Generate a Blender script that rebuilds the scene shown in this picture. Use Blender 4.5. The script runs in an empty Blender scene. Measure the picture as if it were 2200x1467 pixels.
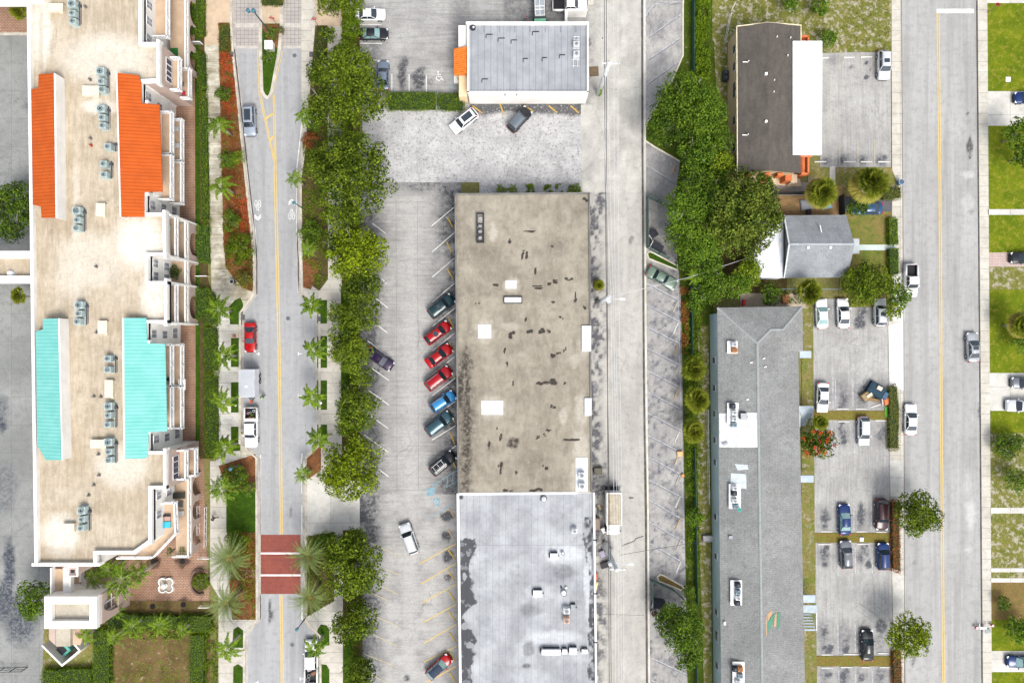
import bpy, bmesh, math, random
import numpy as np
from mathutils import Vector, Matrix
random.seed(7)
RNG = np.random.default_rng(11)
sc = bpy.context.scene
COL = sc.collection
# ---------------- camera: a drone 110 m above the alley, looking straight down
H = 110.0          # camera height
S = 0.072          # metres on the ground per photograph pixel
cam_d = bpy.data.cameras.new('camera')
cam = bpy.data.objects.new('camera', cam_d); COL.objects.link(cam)
cam.location = (0, 0, H)
cam_d.sensor_width = 36.0
cam_d.lens = 36.0 * H / (2200 * S)
cam_d.clip_end = 2000; cam_d.clip_start = 1
sc.camera = cam
# ---------------- daylight: bright overcast
SUN_EL, SUN_AZ = 56.0, 155.0
w = bpy.data.worlds.new('World'); sc.world = w; w.use_nodes = True
nt = w.node_tree
sky = nt.nodes.new('ShaderNodeTexSky'); sky.sky_type = 'NISHITA'; sky.sun_disc = False
sky.sun_elevation = math.radians(SUN_EL); sky.sun_rotation = math.radians(SUN_AZ)
sky.air_density = 1.0; sky.dust_density = 4.0
hs = nt.nodes.new('ShaderNodeHueSaturation'); hs.inputs['Saturation'].default_value = 0.45
bg = nt.nodes['Background']
nt.links.new(sky.outputs[0], hs.inputs['Color']); nt.links.new(hs.outputs[0], bg.inputs[0])
bg.inputs[1].default_value = 0.15
sun_d = bpy.data.lights.new('sun', 'SUN'); sun_d.energy = 1.5; sun_d.angle = math.radians(24)
sun_d.color = (1.0, 0.96, 0.9)
sun = bpy.data.objects.new('sun', sun_d); COL.objects.link(sun)
el, az = math.radians(SUN_EL), math.radians(SUN_AZ)
sd = Vector((math.sin(az) * math.cos(el), math.cos(az) * math.cos(el), math.sin(el)))
sun.rotation_euler = sd.to_track_quat('Z', 'Y').to_euler()
sc.view_settings.view_transform = 'Standard'; sc.view_settings.look = 'None'
sc.view_settings.exposure = 0.72; sc.view_settings.gamma = 1.0
sc.cycles.max_bounces = 5; sc.cycles.diffuse_bounces = 3; sc.cycles.glossy_bounces = 2
sc.cycles.transparent_max_bounces = 4

# ---------------- helpers
def W(px, py, z=0.0):
    """photo pixel -> world point that stands at height z"""
    k = (H - z) / H
    return Vector(((px - 1100.0) * S * k, (733.5 - py) * S * k, z))
def tag(o, label=None, cat=None, group=None, kind=None):
    if label: o['label'] = label
    if cat: o['category'] = cat
    if group: o['group'] = group
    if kind: o['kind'] = kind
    return o
def link(o, parent=None):
    COL.objects.link(o)
    if parent is not None: o.parent = parent
    return o
def thing(name, label, cat, loc=(0, 0, 0), rz=0.0, group=None, scale=None):
    o = bpy.data.objects.new(name, None); o.empty_display_size = 0.3
    COL.objects.link(o); o.location = loc; o.rotation_euler = (0, 0, rz)
    if scale: o.scale = scale
    return tag(o, label, cat, group)
ORD = ['', 'first', 'second', 'third', 'fourth', 'fifth', 'sixth', 'seventh', 'eighth', 'ninth', 'tenth', 'eleventh',
       'twelfth', 'thirteenth', 'fourteenth', 'fifteenth', 'sixteenth']
class MB:
    """collects faces; build() links them as one mesh object"""
    def __init__(s): s.v = []; s.f = []; s.m = []
    def add(s, vs, fs, mi=0):
        b = len(s.v); s.v += [tuple(v) for v in vs]; s.f += [tuple(b + i for i in f) for f in fs]; s.m += [mi] * len(fs)
        return s
    def box(s, c, d, rz=0.0, mi=0, taper=1.0, M=None):
        cx, cy, cz = c; dx, dy, dz = d[0] / 2, d[1] / 2, d[2] / 2
        cs, sn = math.cos(rz), math.sin(rz); vs = []
        for z, t in ((-dz, 1.0), (dz, taper)):
            for x, y in ((-dx, -dy), (dx, -dy), (dx, dy), (-dx, dy)):
                x *= t; y *= t
                p = Vector((cx + x * cs - y * sn, cy + x * sn + y * cs, cz + z))
                vs.append(M @ p if M else p)
        return s.add(vs, [(3, 2, 1, 0), (4, 5, 6, 7), (0, 1, 5, 4), (1, 2, 6, 5), (2, 3, 7, 6), (3, 0, 4, 7)], mi)
    def prism(s, pts, z0, z1, mi=0, mtop=None):
        n = len(pts)
        a = sum(pts[i][0] * pts[(i + 1) % n][1] - pts[(i + 1) % n][0] * pts[i][1] for i in range(n))
        if a < 0: pts = pts[::-1]
        vs = [(p[0], p[1], z0) for p in pts] + [(p[0], p[1], z1) for p in pts]
        s.add(vs, [(i, (i + 1) % n, (i + 1) % n + n, i + n) for i in range(n)], mi)
        b = len(s.v) - 2 * n
        s.f.append(tuple(b + n + i for i in range(n))); s.m.append(mi if mtop is None else mtop)
        s.f.append(tuple(b + i for i in reversed(range(n)))); s.m.append(mi)
        return s
    def tube(s, pts, r, n=8, mi=0, caps=True):
        pts = [Vector(p) for p in pts]; rs = r if isinstance(r, (list, tuple)) else [r] * len(pts)
        vs = []
        for i, p in enumerate(pts):
            d = (pts[min(i + 1, len(pts) - 1)] - pts[max(i - 1, 0)]).normalized()
            a = d.cross(Vector((0, 0, 1)));
            if a.length < 1e-3: a = Vector((1, 0, 0))
            a.normalize(); b = d.cross(a)
            for k in range(n):
                t = 2 * math.pi * k / n
                vs.append(p + (a * math.cos(t) + b * math.sin(t)) * rs[i])
        fs = [(i * n + k, i * n + (k + 1) % n, (i + 1) * n + (k + 1) % n, (i + 1) * n + k) for i in range(len(pts) - 1) for k in range(n)]
        if caps:
            fs.append(tuple(range(n))[::-1]); fs.append(tuple((len(pts) - 1) * n + k for k in range(n)))
        return s.add(vs, fs, mi)
    def cyl(s, c, r, h, n=16, mi=0, r2=None, mtop=None):
        r2 = r if r2 is None else r2
        vs = [(c[0] + math.cos(2 * math.pi * k / n) * q, c[1] + math.sin(2 * math.pi * k / n) * q, z)
              for q, z in ((r, c[2]), (r2, c[2] + h)) for k in range(n)]
        s.add(vs, [(k, (k + 1) % n, (k + 1) % n + n, k + n) for k in range(n)], mi)
        b = len(s.v) - 2 * n
        s.f.append(tuple(b + n + k for k in range(n))); s.m.append(mi if mtop is None else mtop)
        s.f.append(tuple(b + k for k in reversed(range(n)))); s.m.append(mi)
        return s
    def ring(s, c, r, w_, n=20, mi=0):
        vs = [(c[0] + math.cos(2 * math.pi * k / n) * q, c[1] + math.sin(2 * math.pi * k / n) * q, c[2]) for q in (r - w_ / 2, r + w_ / 2) for k in range(n)]
        return s.add(vs, [(k, k + n, (k + 1) % n + n, (k + 1) % n) for k in range(n)], mi)
    def build(s, name, mats, parent=None, smooth=False, origin=None):
        me = bpy.data.meshes.new(name)
        o3 = origin if origin is not None else (parent.location if parent is not None and origin is None and s_world(parent) else (0, 0, 0))
        me.from_pydata([(v[0] - o3[0], v[1] - o3[1], v[2] - o3[2]) for v in s.v], [], s.f)
        if not isinstance(mats, (list, tuple)): mats = [mats]
        for m in mats: me.materials.append(m)
        if len(mats) > 1: me.polygons.foreach_set('material_index', s.m)
        if smooth: me.polygons.foreach_set('use_smooth', [True] * len(me.polygons))
        me.update()
        o = bpy.data.objects.new(name, me); link(o, parent)
        if parent is None and origin is not None: o.location = origin
        return o
def s_world(p): return bool(p.get('_w')) if hasattr(p, 'get') else False
def wthing(name, label, cat, loc, group=None):
    """thing whose parts are given in world coordinates"""
    o = thing(name, label, cat, loc, 0, group); WSET.add(o.name); return o
WSET = set()
def s_world(p): return p.name in WSET
def split(o):
    """separate an object's loose pieces into objects of their own"""
    me = o.data; n = len(me.vertices); lab = list(range(n))
    def fd(a):
        while lab[a] != a: lab[a] = lab[lab[a]]; a = lab[a]
        return a
    for e in me.edges: lab[fd(e.vertices[0])] = fd(e.vertices[1])
    roots = sorted({fd(i) for i in range(n)})
    for r in roots:
        ids = [i for i in range(n) if fd(i) == r]; ix = {v: k for k, v in enumerate(ids)}
        m2 = bpy.data.meshes.new(o.name); fs = [p for p in me.polygons if fd(p.vertices[0]) == r]
        m2.from_pydata([me.vertices[i].co[:] for i in ids], [], [[ix[v] for v in p.vertices] for p in fs])
        for m in me.materials: m2.materials.append(m)
        for a, b in zip(m2.polygons, fs): a.material_index = b.material_index
        c = bpy.data.objects.new(o.name, m2); COL.objects.link(c); c.parent = o.parent; c.location = o.location
    bpy.data.objects.remove(o)
def struct(o): o['kind'] = 'structure'; return o

# ---------------- materials
MATS = {}
def new_mat(name):
    m = bpy.data.materials.new(name); m.use_nodes = True
    n = m.node_tree.nodes; b = n['Principled BSDF']
    return m, m.node_tree, n, b
def rgb(c): return (c[0], c[1], c[2], 1.0)
def hx(h):
    h = h.lstrip('#'); v = [int(h[i:i + 2], 16) / 255 for i in (0, 2, 4)]
    return tuple(x / 12.92 if x < .04045 else ((x + .055) / 1.055) ** 2.4 for x in v)
def mixn(nt, f, a, b, mode='MIX'):
    x = nt.nodes.new('ShaderNodeMix'); x.data_type = 'RGBA'; x.blend_type = mode
    for i, q in ((0, f), (6, a), (7, b)):
        if hasattr(q, 'is_linked') or hasattr(q, 'links'): nt.links.new(q, x.inputs[i])
        elif i == 0: x.inputs[i].default_value = q
        else: x.inputs[i].default_value = rgb(q)
    return x.outputs[2]
def noise(nt, vec, scale, detail=4, rough=.55, mapping=None):
    n = nt.nodes.new('ShaderNodeTexNoise'); n.inputs['Scale'].default_value = scale
    n.inputs['Detail'].default_value = detail; n.inputs['Roughness'].default_value = rough
    if mapping:
        mp = nt.nodes.new('ShaderNodeMapping'); mp.inputs['Scale'].default_value = mapping
        nt.links.new(vec, mp.inputs[0]); vec = mp.outputs[0]
    nt.links.new(vec, n.inputs['Vector']); return n.outputs['Fac']
def ramp(nt, f, lo, hi, a=0.0, b=1.0):
    r = nt.nodes.new('ShaderNodeMapRange'); r.inputs[1].default_value = lo; r.inputs[2].default_value = hi
    r.inputs[3].default_value = a; r.inputs[4].default_value = b
    nt.links.new(f, r.inputs[0]); return r.outputs[0]
def math2(nt, op, a, b):
    m = nt.nodes.new('ShaderNodeMath'); m.operation = op
    for i, q in enumerate((a, b)):
        if hasattr(q, 'links'): nt.links.new(q, m.inputs[i])
        else: m.inputs[i].default_value = q
    return m.outputs[0]
def posn(nt): return nt.nodes.new('ShaderNodeNewGeometry').outputs['Position']
def objn(nt): return nt.nodes.new('ShaderNodeTexCoord').outputs['Object']
def bump(nt, b, f, dist, strength=1.0):
    n = nt.nodes.new('ShaderNodeBump'); n.inputs['Distance'].default_value = dist; n.inputs['Strength'].default_value = strength
    nt.links.new(f, n.inputs['Height']); nt.links.new(n.outputs[0], b.inputs['Normal'])
def mat(name, base, var=None, vs=1.5, rough=.7, metal=0.0, grain=.12, bmp=0.0, coat=0.0, spec=None):
    if name in MATS: return MATS[name]
    m, nt, n, b = new_mat(name); p = objn(nt)
    var = var or tuple(x * .82 for x in base)
    c = mixn(nt, ramp(nt, noise(nt, p, vs, 5), .38, .62), base, var)
    if grain:
        g = ramp(nt, noise(nt, p, 9, 3), .3, .7, 1 - grain, 1 + grain)
        gg = nt.nodes.new('ShaderNodeCombineColor')
        for i in range(3): nt.links.new(g, gg.inputs[i])
        c = mixn(nt, 1.0, c, gg.outputs[0], 'MULTIPLY')
    nt.links.new(c, b.inputs['Base Color'])
    b.inputs['Roughness'].default_value = rough; b.inputs['Metallic'].default_value = metal
    if coat: b.inputs['Coat Weight'].default_value = coat; b.inputs['Coat Roughness'].default_value = .05
    b.inputs['Specular IOR Level'].default_value = .25 if spec is None else spec
    if bmp: bump(nt, b, noise(nt, p, 12, 4), bmp)
    MATS[name] = m; return m
def gray(nt, f):
    gg = nt.nodes.new('ShaderNodeCombineColor')
    for i in range(3): nt.links.new(f, gg.inputs[i])
    return gg.outputs[0]
def pave(name, light, mid, dark, pale=None, streak=None, joint=None, spot=0.0, sharp=False, cracks=0, dmin=.12, rough=.85, grain=.14, scl=.13):
    """worn paving: large blotches, wheel streaks, grain, joints; vertex attributes dirt / pale add stains of the place"""
    if name in MATS: return MATS[name]
    m, nt, n, b = new_mat(name); p = posn(nt)
    c = mixn(nt, ramp(nt, noise(nt, p, scl, 6, .6), .36, .64), light, mid)
    c = mixn(nt, ramp(nt, noise(nt, p, 1.1, 7, .65), .48, .70, 0, .55), c, tuple(x * .72 for x in mid))
    if streak:
        c = mixn(nt, ramp(nt, noise(nt, p, 1.0, 5, .6, streak), .46, .72, 0, .6), c, tuple(x * .66 for x in mid))
        c = mixn(nt, ramp(nt, noise(nt, p, 1.7, 4, .6, streak), .52, .76, 0, .5), c, tuple(min(1, x * 1.18) for x in light))
    for an, colr, gain in (('pale', pale or tuple(min(.9, x * 1.3) for x in light), 1.0), ('dirt', dark, 1.0)):
        a = nt.nodes.new('ShaderNodeAttribute'); a.attribute_name = an
        nf = ramp(nt, noise(nt, p, 1.9, 9, .78), .34, .64, dmin if an == 'dirt' else .4, 1.7 if an == 'dirt' else 1.2)
        f = math2(nt, 'MULTIPLY', a.outputs['Fac'], nf)
        if sharp: f = ramp(nt, f, .42, .6)
        f = math2(nt, 'MINIMUM', f, 0.92)
        c = mixn(nt, f, c, colr)
    if spot:
        v = ramp(nt, noise(nt, p, 2.4, 8, .75), .54, .68, 0, spot)
        c = mixn(nt, v, c, dark)
        v = ramp(nt, noise(nt, p, 1.9, 8, .75), .55, .68, 0, spot * .7)
        c = mixn(nt, v, c, tuple(min(.9, x * 1.35) for x in light))
    if joint:
        bt = nt.nodes.new('ShaderNodeTexBrick'); bt.offset = 0.0 if len(joint) < 3 else joint[2]
        bt.inputs['Scale'].default_value = 1; bt.inputs['Mortar Size'].default_value = .035 if len(joint) < 4 else joint[3]
        bt.inputs['Mortar Smooth'].default_value = .3
        bt.inputs['Brick Width'].default_value = joint[0]; bt.inputs['Row Height'].default_value = joint[1]
        bt.inputs[1].default_value = (1, 1, 1, 1); bt.inputs[2].default_value = (.93, .93, .93, 1); bt.inputs[3].default_value = (.5, .5, .5, 1)
        nt.links.new(p, bt.inputs[0])
        c = mixn(nt, 1.0, c, bt.outputs[0], 'MULTIPLY')
    if cracks:
        dn = nt.nodes.new('ShaderNodeTexNoise'); dn.inputs['Scale'].default_value = .8; dn.inputs['Detail'].default_value = 5; nt.links.new(p, dn.inputs['Vector'])
        va = nt.nodes.new('ShaderNodeVectorMath'); va.operation = 'MULTIPLY_ADD'; va.inputs[1].default_value = (1.6, 1.6, 0); nt.links.new(dn.outputs['Color'], va.inputs[0]); nt.links.new(p, va.inputs[2])
        cracks *= .55
        for sc_, wd_ in ((.09, .006), (.37, .014)):
            vo = nt.nodes.new('ShaderNodeTexVoronoi'); vo.feature = 'DISTANCE_TO_EDGE'; vo.inputs['Scale'].default_value = sc_; nt.links.new(va.outputs[0], vo.inputs['Vector'])
            gate = ramp(nt, noise(nt, p, .16, 3), .45, .6, 0, cracks)
            c = mixn(nt, math2(nt, 'MULTIPLY', ramp(nt, vo.outputs['Distance'], 0, wd_, 1, 0), gate), c, tuple(x * .35 for x in mid))
    g = ramp(nt, noise(nt, p, 5.0, 5, .7), .28, .72, 1 - grain, 1 + grain)
    c = mixn(nt, 1.0, c, gray(nt, g), 'MULTIPLY')
    nt.links.new(c, b.inputs['Base Color']); b.inputs['Roughness'].default_value = rough
    b.inputs['Specular IOR Level'].default_value = .3
    bump(nt, b, noise(nt, p, 6, 5), .02)
    MATS[name] = m; return m
def turf(name, cols, patch=None, patch_amt=.55, scale=.5, patch_scale=.5):
    """grass / mulch: three tones at several sizes, optional bare patches"""
    if name in MATS: return MATS[name]
    m, nt, n, b = new_mat(name); p = posn(nt)
    c = mixn(nt, ramp(nt, noise(nt, p, scale, 6, .65), .38, .62), cols[0], cols[1])
    c = mixn(nt, ramp(nt, noise(nt, p, scale * 4.5, 6, .7), .5, .68), c, cols[2])
    if patch:
        c = mixn(nt, ramp(nt, noise(nt, p, patch_scale, 9, .75), patch_amt, patch_amt + .07, 0, .95), c, patch)
    g = ramp(nt, noise(nt, p, 7, 6, .75), .3, .7, .6, 1.4)
    c = mixn(nt, 1.0, c, gray(nt, g), 'MULTIPLY')
    nt.links.new(c, b.inputs['Base Color']); b.inputs['Roughness'].default_value = .95
    b.inputs['Specular IOR Level'].default_value = .1
    bump(nt, b, noise(nt, p, 7, 6, .7), .12)
    MATS[name] = m; return m
def foliage(name, dark, mid, light, transl=.14):
    if name in MATS: return MATS[name]
    m, nt, n, b = new_mat(name)
    geo = nt.nodes.new('ShaderNodeNewGeometry')
    f = geo.outputs['Random Per Island']
    c = mixn(nt, ramp(nt, f, .0, .55), dark, mid)
    c = mixn(nt, ramp(nt, f, .55, 1.0), c, light)
    oi = nt.nodes.new('ShaderNodeObjectInfo')
    c = mixn(nt, ramp(nt, oi.outputs['Random'], .3, 1, 0, .45), c, tuple(a * .55 + b_ * .45 for a, b_ in zip(mid, light)))
    c = mixn(nt, ramp(nt, oi.outputs['Random'], .35, 0, 0, .35), c, dark)
    big = noise(nt, geo.outputs['Position'], .55, 3)
    c = mixn(nt, ramp(nt, big, .46, .66, 0, .45), c, light)
    c = mixn(nt, ramp(nt, noise(nt, geo.outputs['Position'], .9, 3), .55, .7, 0, .5), c, dark)
    nt.links.new(c, b.inputs['Base Color']); b.inputs['Roughness'].default_value = .7
    b.inputs['Specular IOR Level'].default_value = .08
    tr = nt.nodes.new('ShaderNodeBsdfTranslucent'); nt.links.new(c, tr.inputs[0])
    mx = nt.nodes.new('ShaderNodeMixShader'); mx.inputs[0].default_value = transl
    nt.links.new(b.outputs[0], mx.inputs[1]); nt.links.new(tr.outputs[0], mx.inputs[2])
    nt.links.new(mx.outputs[0], n['Material Output'].inputs[0])
    MATS[name] = m; return m
def seam(name, base, pitch, axis=1, depth=.5, var=None, w_=.3, rough=.5):
    """metal or felt sheet with dark seams every pitch metres along axis (object space)"""
    if name in MATS: return MATS[name]
    m, nt, n, b = new_mat(name); p = objn(nt)
    sp = nt.nodes.new('ShaderNodeSeparateXYZ'); nt.links.new(p, sp.inputs[0])
    q = math2(nt, 'MULTIPLY', sp.outputs[axis], 1 / pitch)
    fr = nt.nodes.new('ShaderNodeMath'); fr.operation = 'FRACT'; nt.links.new(q, fr.inputs[0])
    line = ramp(nt, fr.outputs[0], 0, w_, 1, 0)
    c = mixn(nt, ramp(nt, noise(nt, p, .5, 6, .6), .38, .62), base, var or tuple(x * .88 for x in base))
    c = mixn(nt, ramp(nt, noise(nt, p, 1.0, 6, .6, (.3, 3, 1) if axis == 1 else (3, .3, 1)), .5, .75, 0, .35), c, tuple(x * .7 for x in base))
    c = mixn(nt, line, c, tuple(x * (1 - depth) for x in base))
    nt.links.new(c, b.inputs['Base Color']); b.inputs['Roughness'].default_value = rough; b.inputs['Specular IOR Level'].default_value = .15
    MATS[name] = m; return m

# ---------------- surfaces
def P2(pts, z=0.0): return [tuple(W(x, y, z)[:2]) for x, y in pts]
def slab(name, pts, z1, m, z0=None, zr=0.0, kind='structure', parent=None):
    mb = MB(); mb.prism(P2(pts, zr), z1 - .25 if z0 is None else z0, z1)
    o = mb.build(name, m, parent)
    if kind: o['kind'] = kind
    return o
def rect(x0, y0, x1, y1): return [(x0, y0), (x1, y0), (x1, y1), (x0, y1)]
_lat = RNG.random((256, 256))
def vnoise(x, y):
    xi = np.floor(x).astype(int); yi = np.floor(y).astype(int); fx = x - xi; fy = y - yi
    fx = fx * fx * (3 - 2 * fx); fy = fy * fy * (3 - 2 * fy)
    g = lambda a, b: _lat[a % 256, b % 256]
    return (g(xi, yi) * (1 - fx) + g(xi + 1, yi) * fx) * (1 - fy) + (g(xi, yi + 1) * (1 - fx) + g(xi + 1, yi + 1) * fx) * fy
def fbm(x, y, o=4):
    t = 0; a = .5; s_ = 0
    for _ in range(o): t = t + a * vnoise(x, y); s_ += a; x = x * 2.03 + 17; y = y * 2.03 + 5; a *= .5
    return t / s_
def paving(name, r, z, m, dirt=(), pale=(), fn=None, cell=4.0, zr=0.0, parent=None, kind='structure', quad=None):
    """grid sheet over a pixel rectangle with dirt/pale vertex attributes; blobs are (cx,cy,rx,ry,amount)"""
    x0, y0, x1, y1 = r
    nx = max(2, int((x1 - x0) / cell)); ny = max(2, int((y1 - y0) / cell))
    gx, gy = np.meshgrid(np.linspace(x0, x1, nx + 1), np.linspace(y0, y1, ny + 1))
    PX, PY = gx.copy(), gy.copy()
    if quad:   # top-left, top-right, bottom-right, bottom-left in pixels
        u = (gx - x0) / (x1 - x0); v = (gy - y0) / (y1 - y0)
        (ax, ay), (bx, by), (cx, cy), (dx, dy) = quad
        PX = (ax * (1 - u) + bx * u) * (1 - v) + (dx * (1 - u) + cx * u) * v
        PY = (ay * (1 - u) + by * u) * (1 - v) + (dy * (1 - u) + cy * u) * v
    k = (H - zr) / H
    X = (PX - 1100) * S * k; Y = (733.5 - PY) * S * k
    jx = (fbm(PX * .09, PY * .09) - .5) * 14; jy = (fbm(PX * .09 + 50, PY * .09 + 9) - .5) * 14
    def blobs(L):
        t = np.zeros_like(PX)
        for b_ in L:
            cx, cy, rx, ry, am = b_
            q = ((PX + jx * min(1, rx / 12) - cx) / rx) ** 2 + ((PY + jy * min(1, ry / 12) - cy) / ry) ** 2
            t = np.maximum(t, am * np.clip(1.35 - q, 0, 1))
        return t
    D = blobs(dirt); L = blobs(pale)
    if fn:
        d2, l2 = fn(PX, PY); D = np.maximum(D, d2); L = np.maximum(L, l2)
    me = bpy.data.meshes.new(name)
    vs = np.stack([X, Y, np.full_like(X, z)], -1).reshape(-1, 3)
    i = np.arange(ny)[:, None] * (nx + 1) + np.arange(nx)[None, :]
    fs = np.stack([i + nx + 1, i + nx + 2, i + 1, i], -1).reshape(-1, 4)
    fill(me, vs, fs)
    for nm, arr in (('dirt', D), ('pale', L)):
        at = me.attributes.new(nm, 'FLOAT', 'POINT'); at.data.foreach_set('value', arr.reshape(-1).astype(np.float32))
    me.materials.append(m)
    o = bpy.data.objects.new(name, me)
    link(o, parent)
    if parent is not None: o.location = tuple(-c for c in parent.location)
    if kind and parent is None: o['kind'] = kind
    return o
def fill(me, vs, fs):
    nv, nf = len(vs), len(fs)
    me.vertices.add(nv); me.vertices.foreach_set('co', np.asarray(vs, dtype=np.float32).reshape(-1))
    me.loops.add(nf * 4); me.loops.foreach_set('vertex_index', np.asarray(fs, dtype=np.int32).reshape(-1))
    me.polygons.add(nf); me.polygons.foreach_set('loop_start', np.arange(nf, dtype=np.int32) * 4)
    try: me.polygons.foreach_set('loop_total', np.full(nf, 4, dtype=np.int32))
    except Exception: pass
    me.update(calc_edges=True)
def strip(mb, pts, wd, z, mi=0):
    """flat painted line along pixel points"""
    q = [W(x, y) for x, y in pts]
    for a, b in zip(q, q[1:]):
        d = (b - a); d.z = 0; d.normalize(); n_ = Vector((-d.y, d.x, 0)) * wd / 2
        mb.add([(a + n_).to_tuple()[:2] + (z,), (a - n_).to_tuple()[:2] + (z,), (b - n_).to_tuple()[:2] + (z,), (b + n_).to_tuple()[:2] + (z,)], [(0, 1, 2, 3)], mi)
def kerb(mb, pts, wd, z0, z1, mi=0):
    """kerb stone following pixel points, mitred"""
    q = [W(x, y) for x, y in pts]; L, R = [], []
    for i, p in enumerate(q):
        d = (q[min(i + 1, len(q) - 1)] - q[max(i - 1, 0)]).normalized(); n_ = Vector((-d.y, d.x, 0)) * wd / 2
        L.append(p + n_); R.append(p - n_)
    n = len(q); vs = []
    for arr, z in ((L, z0), (R, z0), (R, z1), (L, z1)): vs += [(p.x, p.y, z) for p in arr]
    fs = []
    for i in range(n - 1):
        for a, b in ((0, 1), (1, 2), (2, 3), (3, 0)): fs.append((a * n + i, a * n + i + 1, b * n + i + 1, b * n + i))
    fs += [(0, n, 2 * n, 3 * n), (n - 1, 4 * n - 1, 3 * n - 1, 2 * n - 1)]
    mb.add(vs, fs, mi)
# =====================================================================  GROUND
m_soil = turf('soil_grass', [(.14, .15, .04), (.20, .18, .07), (.26, .22, .11)])
m_road = pave('road_asphalt', (.345, .35, .355), (.30, .305, .31), (.05, .05, .055), streak=(.7, .03, 1), grain=.06, scl=.09)
m_street = pave('street_asphalt', (.36, .36, .35), (.30, .30, .29), (.07, .07, .07), streak=(.9, .035, 1), cracks=0.35, grain=.08, scl=.1)
m_lot = pave('lot_asphalt', (.36, .355, .34), (.25, .245, .24), (.04, .042, .05), streak=(.16, 2.4, 1), cracks=0.7, grain=.18, scl=.2)
m_rough = pave('worn_asphalt', (.45, .445, .44), (.30, .30, .30), (.05, .05, .055), spot=.95, grain=.24, scl=.3)
m_alley = pave('alley_concrete', (.43, .42, .385), (.35, .34, .315), (.07, .07, .085), streak=(.35, .07, 1), cracks=0.55, grain=.13, scl=.14)
m_slot = pave('stall_asphalt', (.36, .35, .33), (.27, .265, .26), (.05, .055, .08), streak=(2.0, .5, 1), spot=.25, cracks=0.8, grain=.15, scl=.25)
m_elot = pave('yard_asphalt', (.38, .375, .355), (.29, .285, .275), (.04, .045, .06), streak=(2.4, .12, 1), spot=.22, cracks=0.8, grain=.15, scl=.17)
m_west = pave('west_asphalt', (.275, .28, .27), (.205, .212, .205), (.03, .04, .06), joint=(4.3, 4.3, 0, .02), cracks=0.7, grain=.16, scl=.15)
m_walk = pave('sidewalk_concrete', (.54, .52, .46), (.45, .42, .36), (.12, .11, .09), pale=(.7, .69, .66), joint=(30, 1.6), spot=.15, cracks=0.3, grain=.1, scl=.25)
m_walk2 = pave('stained_walk', (.60, .57, .48), (.27, .24, .165), (.10, .09, .07), streak=(.2, 1.8, 1), pale=(.7, .69, .66), joint=(30, 1.6), grain=.08, scl=.33)
m_tan = pave('tan_concrete', (.52, .40, .28), (.45, .35, .25), (.2, .14, .1), grain=.1, scl=.4)
m_drive = pave('driveway_concrete', (.60, .58, .53), (.48, .47, .43), (.06, .06, .06), joint=(7, 7), spot=.15, grain=.08, scl=.2)
m_brick = pave('courtyard_brick', (.43, .27, .19), (.30, .175, .115), (.08, .045, .03), joint=(.5, .25, .5, .05), grain=.18, scl=.3)
m_redbrick = pave('crosswalk_brick', (.30, .085, .06), (.25, .07, .055), (.1, .04, .03), joint=(.4, .2, .5, .03), grain=.14, scl=.3)
m_kerb = mat('kerb_concrete', (.52, .49, .42), (.36, .33, .28), .8, grain=.2)
m_white = mat('white_paint', (.75, .75, .73), (.6, .6, .58), 1.2, grain=.15)
m_faded = mat('faded_white_paint', (.50, .51, .53), (.27, .28, .33), 1.8, grain=.3)
m_yellow = mat('yellow_paint', (.62, .42, .08), (.55, .42, .16), .9, grain=.15)
m_fyellow = mat('faded_yellow_paint', (.50, .42, .22), (.40, .36, .24), 1.5, grain=.2)
m_blue = mat('blue_paint', (.14, .30, .38), (.25, .33, .36), 1.5, grain=.25)
m_line = mat('dark_joint', (.06, .055, .05), (.12, .11, .1), 1.0)
m_lawn = turf('lawn_green', [(.04, .09, .006), (.022, .055, .004), (.075, .12, .010)], scale=1.2)
m_elawn = turf('lawn_bright', [(.15, .185, .008), (.085, .13, .006), (.24, .22, .03)], scale=.3, patch=(.25, .21, .08), patch_amt=.66, patch_scale=.4)
m_dry = turf('lawn_dry', [(.15, .17, .035), (.22, .18, .07), (.10, .12, .02)], patch=(.30, .26, .19), patch_amt=.54, scale=.5, patch_scale=.9)
m_sandy = turf('lawn_sandy', [(.17, .17, .04), (.11, .13, .02), (.24, .21, .08)], patch=(.38, .34, .27), patch_amt=.51, scale=.5, patch_scale=1.1)
m_brown = turf('brown_yard', [(.23, .15, .06), (.16, .11, .04), (.12, .14, .03)], scale=.6)
m_mulch = turf('mulch', [(.20, .085, .035), (.13, .055, .025), (.28, .13, .06)], scale=.9)
m_dark = turf('leaf_litter', [(.07, .055, .02), (.11, .08, .035), (.05, .06, .015)], scale=1.1)

g = MB(); g.prism([(-320, -300), (320, -300), (320, 300), (-320, 300)], -.6, 0)
struct(g.build('ground', m_soil))

# ---- west parking lot and courtyard
paving('west_parking_lot', (-260, 75, 120, 1650), .03, m_west, cell=6,
       dirt=[(20, 1215, 14, 60, .9), (45, 1330, 40, 60, .7), (10, 1290, 25, 50, .8), (5, 880, 14, 30, .5), (5, 910, 10, 20, .8), (60, 400, 25, 14, .35), (58, 228, 8, 8, .5), (10, 1050, 30, 60, .4)])
slab('brick_path', rect(-260, -160, 60, 74), .06, m_brick)
slab('lot_edge_kerb', rect(-260, 71, 60, 77), .14, m_kerb)
slab('courtyard_paving', [(120, 74), (120, -160), (440, -160), (447, 640), (437, 960), (452, 1480), (452, 1640), (112, 1640), (112, 1216)], .04, m_brick)
paving('garden_soil', (232, 1290, 452, 1640), .07, turf('garden_dirt', [(.17, .11, .05), (.09, .065, .025), (.10, .14, .02)], scale=.28, patch=(.32, .25, .17), patch_amt=.58, patch_scale=1.2), cell=30)
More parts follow.
